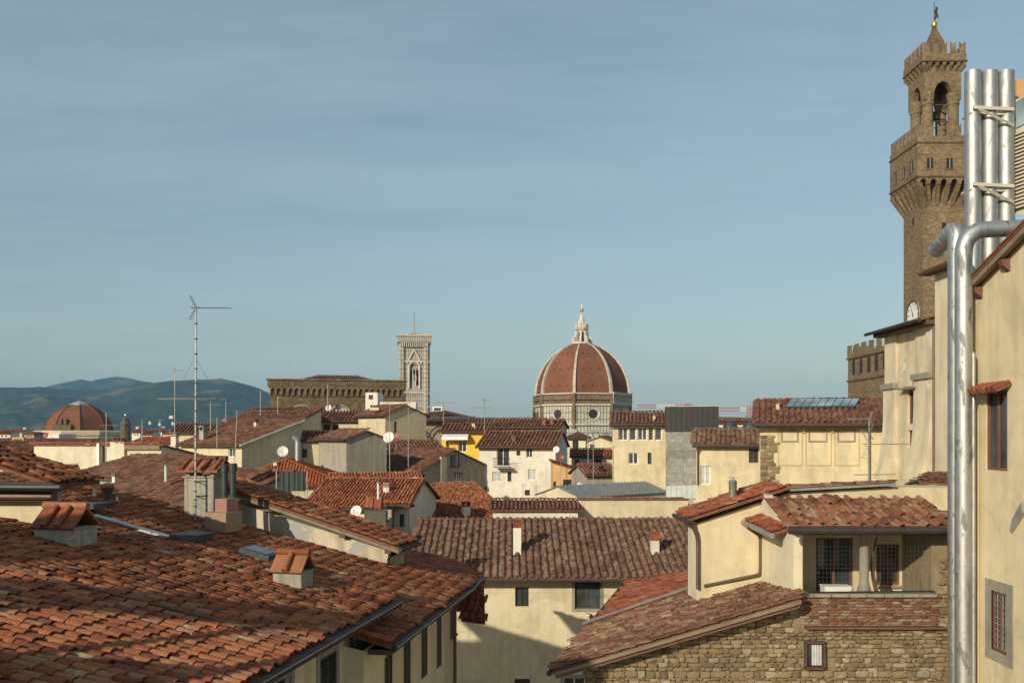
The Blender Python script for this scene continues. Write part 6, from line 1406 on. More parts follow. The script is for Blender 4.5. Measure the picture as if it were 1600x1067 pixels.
# stone quoin on its left corner
rs2 = random.Random(9); qn = fbox(g, 1188, 1209, 680, 760, 0.02, 'mortar', 'stone_corner'); q0 = on_front(g, 1188, 760); z = q0.z; nnG = Vector((g.d.y, -g.d.x, 0)); rotG = -R(16)
while z < on_front(g, 1188, 680).z:
    x = 0; xe = rs2.uniform(0.5, 0.8)
    while x < xe:
        w = rs2.uniform(0.2, 0.4); p = q0 + g.d * (x + w / 2) + nnG * 0.02; o_ = put('stone', rs2.choice(SM), qn, (p.x, p.y, z + 0.09), (w, 0.05, 0.17)); o_.rotation_euler = (0, 0, rotG); x += w
    z += 0.18
qq = on_front(g, 1358, 670) + nnG * 0.1; pipe(g.o, bend([qq + nnG * 0.6 + Z3 * 0.35, qq, qq - Z3 * 3.2], 0.2), 0.06)
# house H, low
hh_ = house('low_yellow_house', 'low warm yellow house with short tile roof between the black box and the skylight house', 1088, 1192, 58.0, 694, 13, depth=5.9, mat='yellow', roof='gx', ov=0.5, key='greyb', pu=0.32, lv=0.4, jit=0.7, front=[(1170, 701, 1185, 723, 'd+'), (1094, 728, 1110, 757, 'c')], pan='flat')
pipe(hh_.o, bend([on_front(hh_, 1090, 697) + V(-0.1, -0.5, 0), on_front(hh_, 1090, 708) + V(0, -0.1, 0), on_front(hh_, 1090, 757) + V(0, -0.1, 0)], 0.2), 0.06)
# house I with window band
hi_ = house('loggia_house', 'yellow house with a band of tall white-framed top-floor windows, right of the dome', 957, 1041, 72.0, 661, 8, depth=5.5, mat='yellow', roof='gx', ov=0.6, key='brown', pu=0.32, lv=0.42, jit=0.7, front=[(966, 667, 981, 688, 'w'), (983.5, 667, 994, 688, 'w'), (996.5, 667, 1011, 688, 'w'), (1013.5, 667, 1021, 688, 'w'), (1023.5, 667, 1034, 688, 'w'), (982, 707, 997, 725, 'w'), (1012, 707, 1018, 725, 'x')])
# grey clad lift tower with black box
M['clad'] = m_masonry('grey_panel_cladding', (0.33, 0.315, 0.27), 2.6, 0.62, (0.22, 0.21, 0.18))
M['seam_metal'] = m_flat('black_seamed_metal', (0.040, 0.040, 0.038), 0.45, 0.5, 0.2)
ct_ = house('lift_tower', 'grey clad tower with a black seamed metal box on top, beside the yellow window-band house', 1040, 1122, 70.0, 672, 11, depth=6, mat='clad', roof='flat', gut=False)
bxo = fbox(ct_, 1039.5, 1122.5, 635, 674, 0.08, 'seam_metal', 'metal_box'); a = on_front(ct_, 1039.5, 674); b = on_front(ct_, 1122.5, 635); nn_ = Vector((ct_.d.y, -ct_.d.x, 0)); wbx = (b - a).dot(ct_.d)
mb = MB(); mb.box(a, ct_.d * wbx, ct_.bk * 6, Z3 * (b.z - a.z)); mb.build('box_body', M['seam_metal'], bxo)
for i in range(11): sm_ = MB(); sm_.box(a + ct_.d * (wbx * i / 10 - 0.025) + nn_ * 0.08, ct_.d * 0.05, nn_ * 0.05, Z3 * (b.z - a.z)); sm_.build('seam', M['black'], bxo)
sm_ = MB(); sm_.box(V(a.x, a.y, b.z) + nn_ * 0.14 - ct_.d * 0.05, ct_.d * (wbx + 0.1), ct_.bk * 5.2, Z3 * 0.08); sm_.build('rim', M['mast'], bxo)
house('white_house', 'white wall with thin tile edge just right of the black rooftop box', 1118, 1215, 82.0, 661, 0, depth=5, mat='white', roof='gx', t=0.12, ov=0.3, pu=0.4, lv=0.5, gut=False)
for (x_, lb) in ((1141, 'left of two dark squat vents by the white wall'), (1172, 'right of two dark squat vents by the white wall')):
    tq = thing('roof_vent', lb, 'vent', P(x_, 676, 70), 'dark roof vents'); q = P(x_, 676, 70); mb = MB(); mb.lathe(q, [(0.42, -1), (0.42, 0.35), (0.6, 0.4), (0.5, 0.75), (0.25, 0.95), (0.1, 1.0)], 12); mb.build('cowl', M['slate'], tq, smooth=True); mb = MB(); mb.lathe(q, [(0.45, -1.6), (0.45, -0.95)], 12); mb.build('base', M['trim'], tq)
# pilastered block on the right
XS = 18.0
hs_ = thing('buttressed_house', 'tall weathered cream house with flared buttresses right of the skylight house', 'house', (XS + 3, 40, 0))
onS = lambda x, y: on_plane(x, y, V(XS, 0, 0), V(-1, 0, 0)); ys0, ys1 = onS(1386, 600).y, onS(1466, 600).y; zs = 5.0 + CZ
A_ = V(XS, ys0, 0); dS = V(0, -1, 0); wS = ops_on(A_, dS, [(1418, 610, 1433, 662, 'r'), (1418, 672, 1430, 700, 'r')])
mb = MB(); wall_face(mb, A_, dS, ys0 - ys1, 0, zs, [w[:4] for w in wS], 0.2); mb.poly([V(XS, ys0, 0), V(XS, ys0, zs), V(XS + 6, ys0, zs), V(XS + 6, ys0, 0)]); mb.poly([V(XS, ys1, 0), V(XS, ys1, zs), V(XS + 6, ys1, zs), V(XS + 6, ys1, 0)])
mb.build('wall', M['old'], hs_)
for w in wS: add_window(hs_, A_, dS, *w[:4], 'r', 0.2)
hd = MB(); w = wS[0]; p = A_ + dS * (w[0] - 0.35) + Z3 * (w[3] + 0.12); hd.prism([p, p + dS * (w[1] - w[0] + 0.7), p + dS * (w[1] - w[0] + 0.7) + V(-0.3, 0, -0.1), p + V(-0.3, 0, -0.1)], Z3 * 0.06); hd.build('window_hood', M['beam'], hs_)
for (xa, xb, yc) in ((1386, 1403, 604), (1434, 1461, 588)):
    y0, y1 = onS(xa, 600).y, onS(xb, 600).y; zc = zpx(yc, (y0 + y1) / 2)
    mb = MB(); mb.box(V(XS - 0.12, y1, zc), V(0.12, 0, 0), V(0, y0 - y1, 0), Z3 * (zs - zc)); mb.build('upper_buttress', M['old'], hs_)
    mb = MB(); mb.box(V(XS - 0.3, y1 - 0.1, zc - 0.12), V(0.3, 0, 0), V(0, y0 - y1 + 0.2, 0), Z3 * 0.26); mb.build('buttress_cap', M['trim'], hs_)
    k = 8; zb_ = zpx(748, (y0 + y1) / 2); prof = [(XS - 0.19 - 0.5 * (1 - i / k) ** 3.5, zb_ + (zc - 0.12 - zb_) * i / k) for i in range(k + 1)]
    mb = MB(); mb.prism([V(x, y1, z_) for x, z_ in prof] + [V(XS, y1, zc - 0.12), V(XS, y1, zb_)], V(0, y0 - y1, 0)); mb.build('buttress', M['old'], hs_)
rs_, _, _, _ = slope(hs_, [V(XS - 0.75, ys1 - 0.0, zs - 0.05), V(XS - 0.75, ys0 + 0.6, zs - 0.05), V(XS + 6, ys0 + 0.6, zs + 1.6), V(XS + 6, ys1, zs + 1.6)], e=(0, 1, 0), key='red', pu=0.3, lv=0.4)
gutter(hs_, V(XS - 0.8, ys1, zs - 0.12), V(XS - 0.8, ys0 + 0.6, zs - 0.12), 0.08)
mb = MB(); mb.box(V(XS - 0.5, ys1, zs - 0.3), V(0.5, 0, 0), V(0, ys0 - ys1 + 0.4, 0), Z3 * 0.2); mb.build('cornice', M['wood'], hs_)
pp = [onS(1461, 500) + V(-0.1, -0.1, 0), onS(1461, 745) + V(-0.1, -0.1, 0), onS(1440, 755) + V(-0.6, 0, 0)]; pipe(hs_, bend([V(XS - 0.75, ys1 + 0.3, zs - 0.15)] + pp, 0.2), 0.06)
hs2 = thing('tower_house', 'narrow taller cream wall behind the silver ducts', 'house', (XS + 3, 35, 0)); zt2 = zpx(420, 37); ysA, ysB = ys1 + 0.0, 31.0
mb = MB(); mb.box(V(XS - 0.15, ysB, 0), V(6, 0, 0), V(0, ysA - ysB - 0.02, 0), Z3 * zt2); mb.build('wall', M['old'], hs2)
slope(hs2, [V(XS - 0.7, ysB, zt2 - 0.05), V(XS - 0.7, ysA + 0.5, zt2 - 0.05), V(XS + 6, ysA + 0.5, zt2 + 1.7), V(XS + 6, ysB, zt2 + 1.7)], e=(0, 1, 0), key='red', pu=0.3, lv=0.4)
mb = MB(); mb.box(V(XS - 0.65, ysB, zt2 - 0.2), V(0.5, 0, 0), V(0, ysA - ysB + 0.4, 0), Z3 * 0.16); mb.build('eave_board', M['wood'], hs2)
# small roofs and terrace under the buttresses
lo_ = thing('terrace_roof', 'small brown tiled roof over a terrace just left of the silver ducts', 'roof', P(1450, 760, 33)); slope(lo_, [P(1432, 752, 32), P(1500, 756, 31), P(1500, 741, 34), P(1450, 740, 34.5)], key='brown', pu=0.26, lv=0.36, r=0.09, h=0.07, jit=1.3, pan='flat')
mb = MB(); mb.box(P(1396, 781, 31), P(1500, 781, 31) - P(1396, 781, 31), V(0, 2.5, 0), Z3 * 0.14); mb.build('terrace_slab', M['gutter'], lo_)
mb = MB(); mb.box(P(1396, 781, 31.2), P(1500, 781, 31.2) - P(1396, 781, 31.2), V(0, 2.5, 0), Z3 * -1.2); mb.build('terrace_wall', M['old'], lo_)
for x_ in (1405, 1440, 1470): 
    mb = MB(); mb.tube([P(x_, 778, 31.1), P(x_, 758, 31.1)], 0.02, 5); mb.build('post', M['wood'], lo_)
mb = MB(); mb.tube([P(1396, 766, 31.05), P(1490, 766, 31.05)], 0.012, 4); mb.build('rail', M['wood'], lo_)
mb = MB(); mb.tube([P(1402, 778, 31.3), P(1416, 757, 31.3), P(1432, 752, 31.8)], 0.06, 6); mb.build('brace', M['wood'], lo_)

# ------------------------------------------------------------------ metal-roofed house, parapets and screens above the wide house
M['glass_roof'] = m_flat('grey_sheet_roof', (0.26, 0.29, 0.29), 0.35, 0.55, 0.2)
mr = house('sheet_roof_house', 'house with ribbed grey metal roof and cream gable end, above the wide house', 838, 908, 64.0, 779, 50, pxC=1041, mat='cream', roof='gy', t=0.30, ov=0.1, ovs=0.1, tiles=False, gut=False, ridge=False)
for roM, nM, eM, sM, pM in mr.roofs:
    roM.data.materials[0] = M['glass_roof']
roM, nM, eM, sM, pM = mr.roofs[1]
for i in range(26):
    mb = MB(); p = pM[0] + (pM[1] - pM[0]) * i / 25; q = pM[3] + (pM[2] - pM[3]) * i / 25; mb.box(p + nM * 0.005, q - p, eM * 0.06, nM * 0.07); mb.build('rib', M['glass_roof'], roM)
wb_ = house('low_white_wall_house', 'low white wall with small tiled roof behind the wide dark roof', 770, 903, 59.0, 797, 0, depth=3.6, mat='white', roof='gx', t=0.25, ov=0.3, key='brown', pu=0.28, gut=False)
pb_ = house('parapet_house', 'cream parapet wall with thin tile coping behind the wide dark roof', 904, 1075, 60.0, 781, 0, depth=3, mat='cream', roof='flat', gut=False)
mb = MB(); a, b = P(902, 780, 59.9), P(1076, 780, 59.9); mb.box(a + V(0, -0.1, 0), b - a, V(0, 0.4, 0), Z3 * 0.06); cp = mb.build('coping', M['board'], pb_.o); ridge_row(cp, a + V(0, 0.1, 0.06), b + V(0, 0.1, 0.06), 'brown', 0.4, 0.1, 'coping_tiles')
sn = thing('screen_fence', 'row of translucent pale plastic screens on the terrace by the low yellow house', 'screen', P(1078, 778, 63)); M['screen'] = m_flat('translucent_screen', (0.46, 0.53, 0.53), 0.3, 0, 0.1)
for i in range(9):
    a = P(1041 + i * 8.2, 780 - i * 0.4, 63); mb = MB(); mb.box(a, V(0.35, 0, 0), V(0, 0.03, 0), Z3 * 0.95); mb.build('panel', M['screen'], sn); mb = MB(); mb.tube([a + V(-0.01, 0, -0.1), a + V(-0.01, 0, 0.9)], 0.015, 4); mb.build('post', M['mast'], sn)
mb = MB(); a = P(1040, 790, 63.2); mb.box(a, V(3.2, 0, 0), V(0, 0.2, 0), Z3 * 0.45); mb.build('base_wall', M['dirty'], sn)

# ------------------------------------------------------------------ centre: white house, yellow house, apricot house
hj = house('white_house', 'white house with ribbed roof, small iron balcony and grey-shuttered windows, left of the dome', 748, 868, 95.0, 696, 12, pxC=886, mat='white', roof='gx', t=0.34, ov=0.7, key='brown', pu=0.42, lv=0.5, jit=0.6,
     front=[(776, 699, 796, 728, 'w'), (807, 704, 813, 711.5, 'x'), (822, 700, 832, 715, 'w'), (769, 737, 784, 753, 'c'), (793, 737, 799, 752, 'x'), (825, 733, 838, 750, 'c'), (752, 759, 760, 775, 'x'), (820, 765, 828, 774, 'x')])
a = P(771, 729, 96.0); bl = MB(); bl.box(a + V(0, -1.0, -0.1), V(1.75, -0.35, 0), V(0.2, 0.98, 0), Z3 * 0.12); bal = bl.build('balcony', M['trim'], hj.o)
bl = MB()
for i in range(15): p = a + V(1.75 * i / 14, -1.0 - 0.35 * i / 14, 0.02); bl.tube([p, p + Z3 * 0.95], 0.018, 4)
bl.tube([a + V(0, -1, 0.97), a + V(1.75, -1.35, 0.97)], 0.03, 4); bl.build('railing', M['black'], bal)
hj2 = house('white_house_attic', 'set-back tiled attic floor above the white balcony house', 768, 874, 100.0, 667.5, 12, pxC=886, mat='cream', roof='gx', t=0.26, ov=0.35, key='brown', pu=0.42, lv=0.5, jit=0.6, front=[(775, 670, 785, 676, 'x'), (800, 670, 812, 676, 'x'), (842, 670, 856, 676, 'x')])
hk_ = house('bright_yellow_house', 'bright yellow house with striped awning and tall glazed door', 690, 768, 102.0, 673, 6, depth=5.0, mat='bright', roof='gx', t=0.3, ov=0.6, key='brown', pu=0.45, lv=0.5, front=[(716, 684, 729, 706, 'w'), (697, 688, 702, 697, 'x')], jit=0.6)
mb = MB(); a, b = on_front(hk_, 693, 677), on_front(hk_, 733, 677); mb.prism([a, b, b + V(-0.1, -1.2, -0.45), a + V(-0.1, -1.2, -0.45)], Z3 * 0.06); aw = mb.build('awning', M['whitepaint'], hk_.o); mb = MB(); mb.box(a + V(-0.1, -1.22, -0.75), b - a, V(0, 0.04, 0), Z3 * 0.32); mb.build('valance', M['whitepaint'], aw)
house('apricot_house', 'apricot-coloured house with sloping tile top below the white balcony house', 864, 917, 88.0, 739, 0, depth=5, mat='orange_wall', roof='sr', t=0.3, ov=0.3, key='red', pu=0.3, lv=0.4, front=[(880, 749, 906, 762, 'd'), (864.5, 752, 869, 762, 'x')], gut=False)
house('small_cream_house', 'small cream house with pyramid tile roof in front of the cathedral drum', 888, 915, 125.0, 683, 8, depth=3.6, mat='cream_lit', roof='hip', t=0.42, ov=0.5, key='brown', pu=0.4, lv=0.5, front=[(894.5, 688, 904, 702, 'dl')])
house('arcade_house', 'tile-roofed cream house with dark arched openings under the cathedral', 893, 965, 108.0, 713, 4, depth=5, mat='cream', roof='gx', t=0.3, ov=0.4, key='red', pu=0.4, lv=0.5, front=[(898, 718, 905, 730, 'x'), (925, 717, 940, 732, 'x')])
house('tan_house', 'tan house with brown roof between the pyramid-roofed house and the window-band house', 912, 962, 135.0, 692, 14, depth=8, mat='cream', roof='gy', t=0.35, ov=0.4, key='brown', pu=0.45, lv=0.5, front=[(922, 694, 929, 700, 'x')])
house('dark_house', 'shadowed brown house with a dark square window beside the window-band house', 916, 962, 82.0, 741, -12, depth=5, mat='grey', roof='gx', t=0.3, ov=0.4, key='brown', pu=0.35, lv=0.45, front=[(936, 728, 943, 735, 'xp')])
# ------------------------------------------------------------------ palazzo with dark cornice, white blocks
M['pale_masonry'] = m_masonry('pale_masonry', (0.30, 0.25, 0.165), 0.8, 0.4)
pz = house('stone_palazzo', 'broad stone palazzo with very dark deep cornice and two roof dormers, below the bell tower', 630, 738, 170.0, 654, 3, depth=16, mat='pale_masonry', roof='hip', t=0.24, ov=1.9, key='brown', pu=0.5, lv=0.6, cat='palazzo', jit=0.5)
for (x0, x1) in ((634, 649), (676, 691)):
    a = P(x0, 642, 168.5); mb = MB(); mb.box(a, V((x1 - x0) / F * 168.5, 0, 0), V(0, 1.6, 0), Z3 * 0.85); dmr = mb.build('dormer', M['whitepaint'], pz.o); mb = MB(); mb.box(a + V(0.25, -0.04, 0.1), V((x1 - x0) / F * 168.5 - 0.5, 0, 0), V(0, 0.04, 0), Z3 * 0.5); mb.build('opening', M['black'], dmr)
a = P(624, 659, 169.2); mb = MB(); mb.box(a, P(742, 659, 169.2) - a, V(0, 0.5, 0), Z3 * 1.1); mb.build('frieze', M['slate'], pz.o)
for px_ in (648, 690):
    c_ = P(px_, 690, 169.6); N = 12; mb = MB(); mb.tube([c_ + V(2.6 * math.cos(math.pi * k / N), -0.1, 3.0 * math.sin(math.pi * k / N)) for k in range(N + 1)], 0.16, 5); mb.build('window_arch', M['slate'], pz.o)
house('white_block', 'plain white flat-roofed block in front of the long stone church', 574, 650, 172.0, 628, -4, depth=8, mat='white', roof='flat', gut=False, cat='building')
house('white_stair_tower', 'small white stair tower on top of the plain white block', 571, 590, 171.0, 613, 4, depth=5, mat='white', roof='flat', gut=False, cat='building', front=[(576, 617, 583, 624, 'x')])
house('brown_roof_house', 'long low brown roof just right of the stone palazzo', 733, 852, 142.0, 661, 0, depth=7, mat='cream', roof='gx', t=0.2, ov=0.5, key='brown', pu=0.5, lv=0.6)
# ------------------------------------------------------------------ left-centre cluster
hy = house('gabled_house', 'cream house with tall grey gable and tiled roof in front of the white block', 560, 602, 105.0, 648, 45, pxC=666, mat='cream', roof='gx', t=0.36, ov=0.5, key='brown', pu=0.42, lv=0.5, right=[(616, 659, 620.5, 678, 'x')])
a = P(585, 641, 106); mb = MB(); mb.cbox(a, V(1.1, 0, 0), V(0, 0.6, 0), 0.35); chq = mb.build('chimney', M['yellow'], hy.o)
for i in range(3): mb = MB(); mb.lathe(a + V(-0.35 + 0.35 * i, 0, 0.33), [(0.13, 0), (0.17, 0.2), (0.1, 0.3)], 8); mb.build('pot', M['black'], chq)
house('rear_house', 'tan two-storey house with small dark windows and tiled roof left of the tall gable', 473, 575, 112.0, 657, 0, depth=7, mat='cream', roof='gx', t=0.3, ov=0.5, key='brown', pu=0.42, lv=0.5, front=[(474, 661, 481, 676, 'x'), (505, 663, 516, 673, 'x'), (520, 663, 529, 673, 'x'), (562, 660, 568, 672, 'x')])
house('porch_roof_house', 'low cream house with brown roof and dark recess under the tan two-storey house', 468, 546, 92.0, 687, 0, depth=5, mat='cream', roof='gx', t=0.3, ov=0.5, key='brown', pu=0.4, lv=0.5, front=[(472, 701, 480, 715, 'x')])
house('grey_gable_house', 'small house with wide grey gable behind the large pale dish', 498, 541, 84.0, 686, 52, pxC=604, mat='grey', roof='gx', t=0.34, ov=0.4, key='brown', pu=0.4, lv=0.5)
house('low_brown_house', 'low brown-roofed house between the large dish and the bright yellow house', 600, 690, 98.0, 703, -20, depth=6, mat='cream', roof='gx', t=0.3, ov=0.4, key='brown', pu=0.42, lv=0.5)
hn = house('sloping_roof_house', 'yellow house with long white-edged sloping roof, below the left hills', 283, 378, 85.0, 695, 32, pxC=471, mat='cream', roof='sf', t=0.3, ov=0.5, key='brown', pu=0.40, lv=0.48, front=[(357, 700, 367, 714, 'w')])
ro, nN, eN, sN, pN = hn.roofs[0]; mb = MB(); mb.box(pN[1] - Z3 * 0.1, pN[2] - pN[1], eN * 0.12, Z3 * 0.16); mb.build('verge_board', M['whitepaint'], hn.o)
house('upper_roof_house', 'brown-roofed upper storey behind the white-edged sloping roof', 343, 455, 99.0, 665, 18, depth=6.5, mat='cream', roof='sf', t=0.3, ov=0.5, key='brown', pu=0.42, lv=0.5)
house('parapet_block', 'cream parapet block with tile coping left of the stone church', 398, 461, 106.0, 641, 10, depth=5, mat='cream', roof='gx', t=0.1, ov=0.2, key='brown', pu=0.42, gut=False, cat='building')
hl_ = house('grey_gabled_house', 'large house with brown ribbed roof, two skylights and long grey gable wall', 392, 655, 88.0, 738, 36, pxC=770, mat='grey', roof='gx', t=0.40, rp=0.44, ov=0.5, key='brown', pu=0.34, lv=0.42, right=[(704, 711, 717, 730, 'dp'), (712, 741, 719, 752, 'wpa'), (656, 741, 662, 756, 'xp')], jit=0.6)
ro, nQ, eQ, sQ, pQ = hl_.roofs[0]
for (x0, x1, y0, y1) in ((564, 583, 712, 707), (590, 602, 711, 707)):
    q = [on_plane(x, y, pQ[0], nQ) + nQ * 0.12 for x, y in ((x0, y0), (x1 - 4, y0), (x1, y1), (x0 + 6, y1))]; mb = MB(); mb.prism(q, nQ * 0.06); mb.build('skylight', M['sky_glass'], hl_.o)
q = on_plane(686, 735, hl_.B, hl_.d); mb = MB(); mb.box(V(q.x, q.y, 0), hl_.bk * 0.9, hl_.d * 0.3, Z3 * on_plane(686, 714, hl_.B, hl_.d).z); mb.build('wall_pier', M['old'], hl_.o)
ho_ = house('orange_roof_house', 'house with vivid new orange tile roof left of the grey gabled house', 338, 536, 72.0, 757, -8, depth=12, mat='cream', roof='hip', t=0.36, ov=0.4, key='orange', pu=0.26, lv=0.34, jit=0.4, pan='flat')
hq_ = house('grey_side_house', 'house with diagonal brown tile rows and pale grey side wall behind the twin flues', 296, 400, 47.0, 764, 32, pxC=456, mat='grey', roof='sf', t=0.27, ov=0.4, key='brown', pu=0.30, lv=0.40, jit=0.7)
hm_ = house('broad_brown_house', 'broad dark brown tiled roof with diagonal rows behind the concrete stack', 92, 258, 43.0, 806, 32, depth=6.5, mat='cream', roof='sf', t=0.29, ov=0.3, key='brown', pu=0.30, lv=0.40, jit=0.7)
mid_b = house('tiled_lean_to', 'strip of brown and orange tiles under the blank cream wall at left', 110, 215, 54.0, 750, 32, depth=4.6, mat='grey', roof='sf', t=0.25, ov=0.3, key='brown', pu=0.32, lv=0.42, gut=False)
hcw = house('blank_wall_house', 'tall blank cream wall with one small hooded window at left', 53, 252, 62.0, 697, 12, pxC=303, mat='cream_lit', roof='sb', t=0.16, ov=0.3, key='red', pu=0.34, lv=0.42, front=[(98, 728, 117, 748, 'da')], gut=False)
fd_, fA = hcw.d, hcw.A
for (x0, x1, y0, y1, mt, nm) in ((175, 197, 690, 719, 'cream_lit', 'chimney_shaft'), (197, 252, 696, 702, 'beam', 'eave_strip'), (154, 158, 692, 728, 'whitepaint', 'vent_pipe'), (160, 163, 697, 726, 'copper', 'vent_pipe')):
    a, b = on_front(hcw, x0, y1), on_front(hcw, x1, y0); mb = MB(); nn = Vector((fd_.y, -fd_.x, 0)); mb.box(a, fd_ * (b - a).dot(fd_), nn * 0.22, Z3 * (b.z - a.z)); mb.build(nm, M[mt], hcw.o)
for i in range(3):
    p = on_front(hcw, 180 + i * 6, 690); mb = MB(); mb.prism([p + V(-0.14, -0.3, 0), p + V(0.14, -0.3, 0), p + V(0, -0.3, 0.25)], V(0, 0.5, 0)); mb.build('chimney_cap', M['board'], hcw.o)
house('yellow_corner_house', 'yellow house with dark window under a brown roof at the far left', -80, 53, 78.0, 706, 0, depth=5.2, mat='yellow', roof='gx', t=0.3, ov=0.8, key='brown', pu=0.36, lv=0.45, front=[(35, 712, 52, 731, 'x')])
fl_ = house('long_brown_house', 'long low brown roof with small brick vent below the chapel dome', -90, 168, 150.0, 698, 8, depth=9, mat='grey', roof='gx', t=0.25, ov=0.5, key='brown', pu=0.5, lv=0.6)
a = P(30, 690, 148); mb = MB(); mb.cbox(a, V(1.9, 0, 0), V(0, 0.8, 0), 0.75); cv = mb.build('brick_vent', M['orange_wall'], fl_.o)
for i in range(3): mb = MB(); mb.box(a + V(-0.7 + 0.5 * i, -0.43, 0.2), V(0.3, 0, 0), V(0, 0.05, 0), Z3 * 0.3); mb.build('vent_hole', M['black'], cv)
house('pale_box_house', 'small pale box house right in front of the chapel dome', 68, 92, 170.0, 678, 10, depth=5, mat='white', roof='flat', gut=False)
house('tile_edge_house', 'house with tile-edged roof and pale chimneys right of the small bell tower', 205, 300, 120.0, 693, 10, depth=6, mat='cream', roof='gx', t=0.22, ov=0.3, key='red', pu=0.45, lv=0.5)
house('ridge_house', 'small house with dark ribbed roof at the foot of the left hills', 268, 345, 118.0, 676, -6, depth=7, mat='cream', roof='gx', t=0.3, ov=0.4, key='brown', pu=0.45, lv=0.5)
cq = thing('square_chimney', 'pale square chimney left of the white-edged sloping roof', 'chimney', P(273, 700, 90)); q = P(273, 703, 90); mb = MB(); mb.cbox(q - Z3 * 3, V(0.55, -0.1, 0), V(0.1, 0.55, 0), 4.4); mb.build('stack', M['white'], cq); mb = MB(); mb.cbox(q + Z3 * 1.4, V(0.75, -0.1, 0), V(0.1, 0.75, 0), 0.1); mb.cbox(q + Z3 * 1.75, V(0.8, -0.1, 0), V(0.1, 0.8, 0), 0.08); mb.cbox(q + Z3 * 1.5, V(0.4, 0, 0), V(0, 0.4, 0), 0.25); mb.build('cap', M['trim'], cq)
# nearer tangle of old tile roofs in the middle
hr1 = house('white_walled_house', 'house with mottled orange roof and sunlit white wall behind the loft', 480, 636, 58.0, 793, 6, depth=10, mat='white', roof='gx', t=0.30, ov=0.5, key='terra', pu=0.24, lv=0.36, jit=1.2, pan='arc')
hr2 = house('mottled_roof_house', 'wide mottled orange roof sloping behind the wide house', 640, 800, 68.0, 814, -25, depth=16, mat='cream', roof='gx', t=0.30, ov=0.4, key='terra', pu=0.24, lv=0.36, jit=1.2, pan='arc')
hr3 = house('upper_mottled_house', 'higher mottled roof between the grey gabled house and the wide mottled roof', 520, 660, 72.0, 762, -14, depth=6.5, mat='cream', roof='gx', t=0.3, ov=0.4, key='terra', pu=0.26, lv=0.38, jit=1.2, pan='arc')
# stout chimney with slanted terracotta top
cs = thing('stout_chimney', 'stout cream chimney with slanted terracotta top beside the white-walled house', 'chimney', P(587, 820, 55)); Yc = 55.0
a = math.radians(14); dd, bb = V(math.cos(a), -math.sin(a), 0), V(math.sin(a), math.cos(a), 0); q = P(569, 840, Yc); w = 28 / F * Yc; zt_ = P(0, 796, Yc).z; mb = MB(); mb.box(q, dd * w, bb * 0.8, Z3 * (zt_ - q.z)); mb.build('stack', M['cream'], cs)
q2 = V(q.x, q.y, zt_); mb = MB(); mb.box(q2 - dd * 0.05 - bb * 0.05, dd * (w + 0.1), bb * 0.7, Z3 * 0.05); mb.build('ledge', M['trim'], cs)
for i in range(2):
    mb = MB(); o = q2 + Z3 * 0.05 + dd * (w * i / 2 + 0.02); mb.prism([o, o + dd * (w / 2 - 0.04), o + dd * (w / 2 - 0.06) + bb * 0.22 + Z3 * 0.66, o + dd * 0.02 + bb * 0.22 + Z3 * 0.66], bb * 0.06); mb.build('slab', M['otile_red'], cs)
mb = MB(); mb.box(q2 + bb * 0.2 + Z3 * 0.71, dd * w, bb * 0.3, Z3 * 0.06); mb.build('cap', M['otile_red'], cs); mb = MB(); mb.box(q2 + bb * 0.3 + Z3 * 0.05 + dd * 0.05, dd * (w - 0.1), bb * 0.25, Z3 * 0.66); mb.build('throat', M['board'], cs)
gh = house('grey_annexe', 'small grey annexe with dark doors and black gutter beside the stout chimney', 598, 637, 57.0, 790, 10, pxC=640, mat='grey', roof='gx', t=0.2, ov=0.3, key='terra', pu=0.25, lv=0.36, front=[(600, 797, 606, 815, 'x'), (624, 803, 632, 823, 'x')], jit=1.2)
pipe(gh.o, bend([P(622, 791, 56.4), P(615, 796, 56.6), P(614, 835, 56.6)], 0.15), 0.05, 'black')
gt = thing('green_tarpaulin', 'dark green sheet hung on poles in front of the orange roof', 'tarpaulin', P(460, 770, 40)); mb = MB(); n_ = 14
pts_ = [P(436 + 40 * i / n_, yy, 40 + 0.03 * math.sin(i * 2.3)) for yy in (736, 752, 767) for i in range(n_ + 1)]; mb.add(pts_, [(r_ * (n_ + 1) + i, r_ * (n_ + 1) + i + 1, (r_ + 1) * (n_ + 1) + i + 1, (r_ + 1) * (n_ + 1) + i) for r_ in range(2) for i in range(n_)]); M['green'] = m_flat('dark_green_cloth', (0.035, 0.05, 0.042), 0.8); mb.build('sheet', M['green'], gt, fix=False)
for x_ in (432, 476, 480): mb = MB(); mb.tube([P(x_, 790, 40.1), P(x_, 735, 40.1)], 0.025, 5); mb.build('pole', M['mast'], gt)
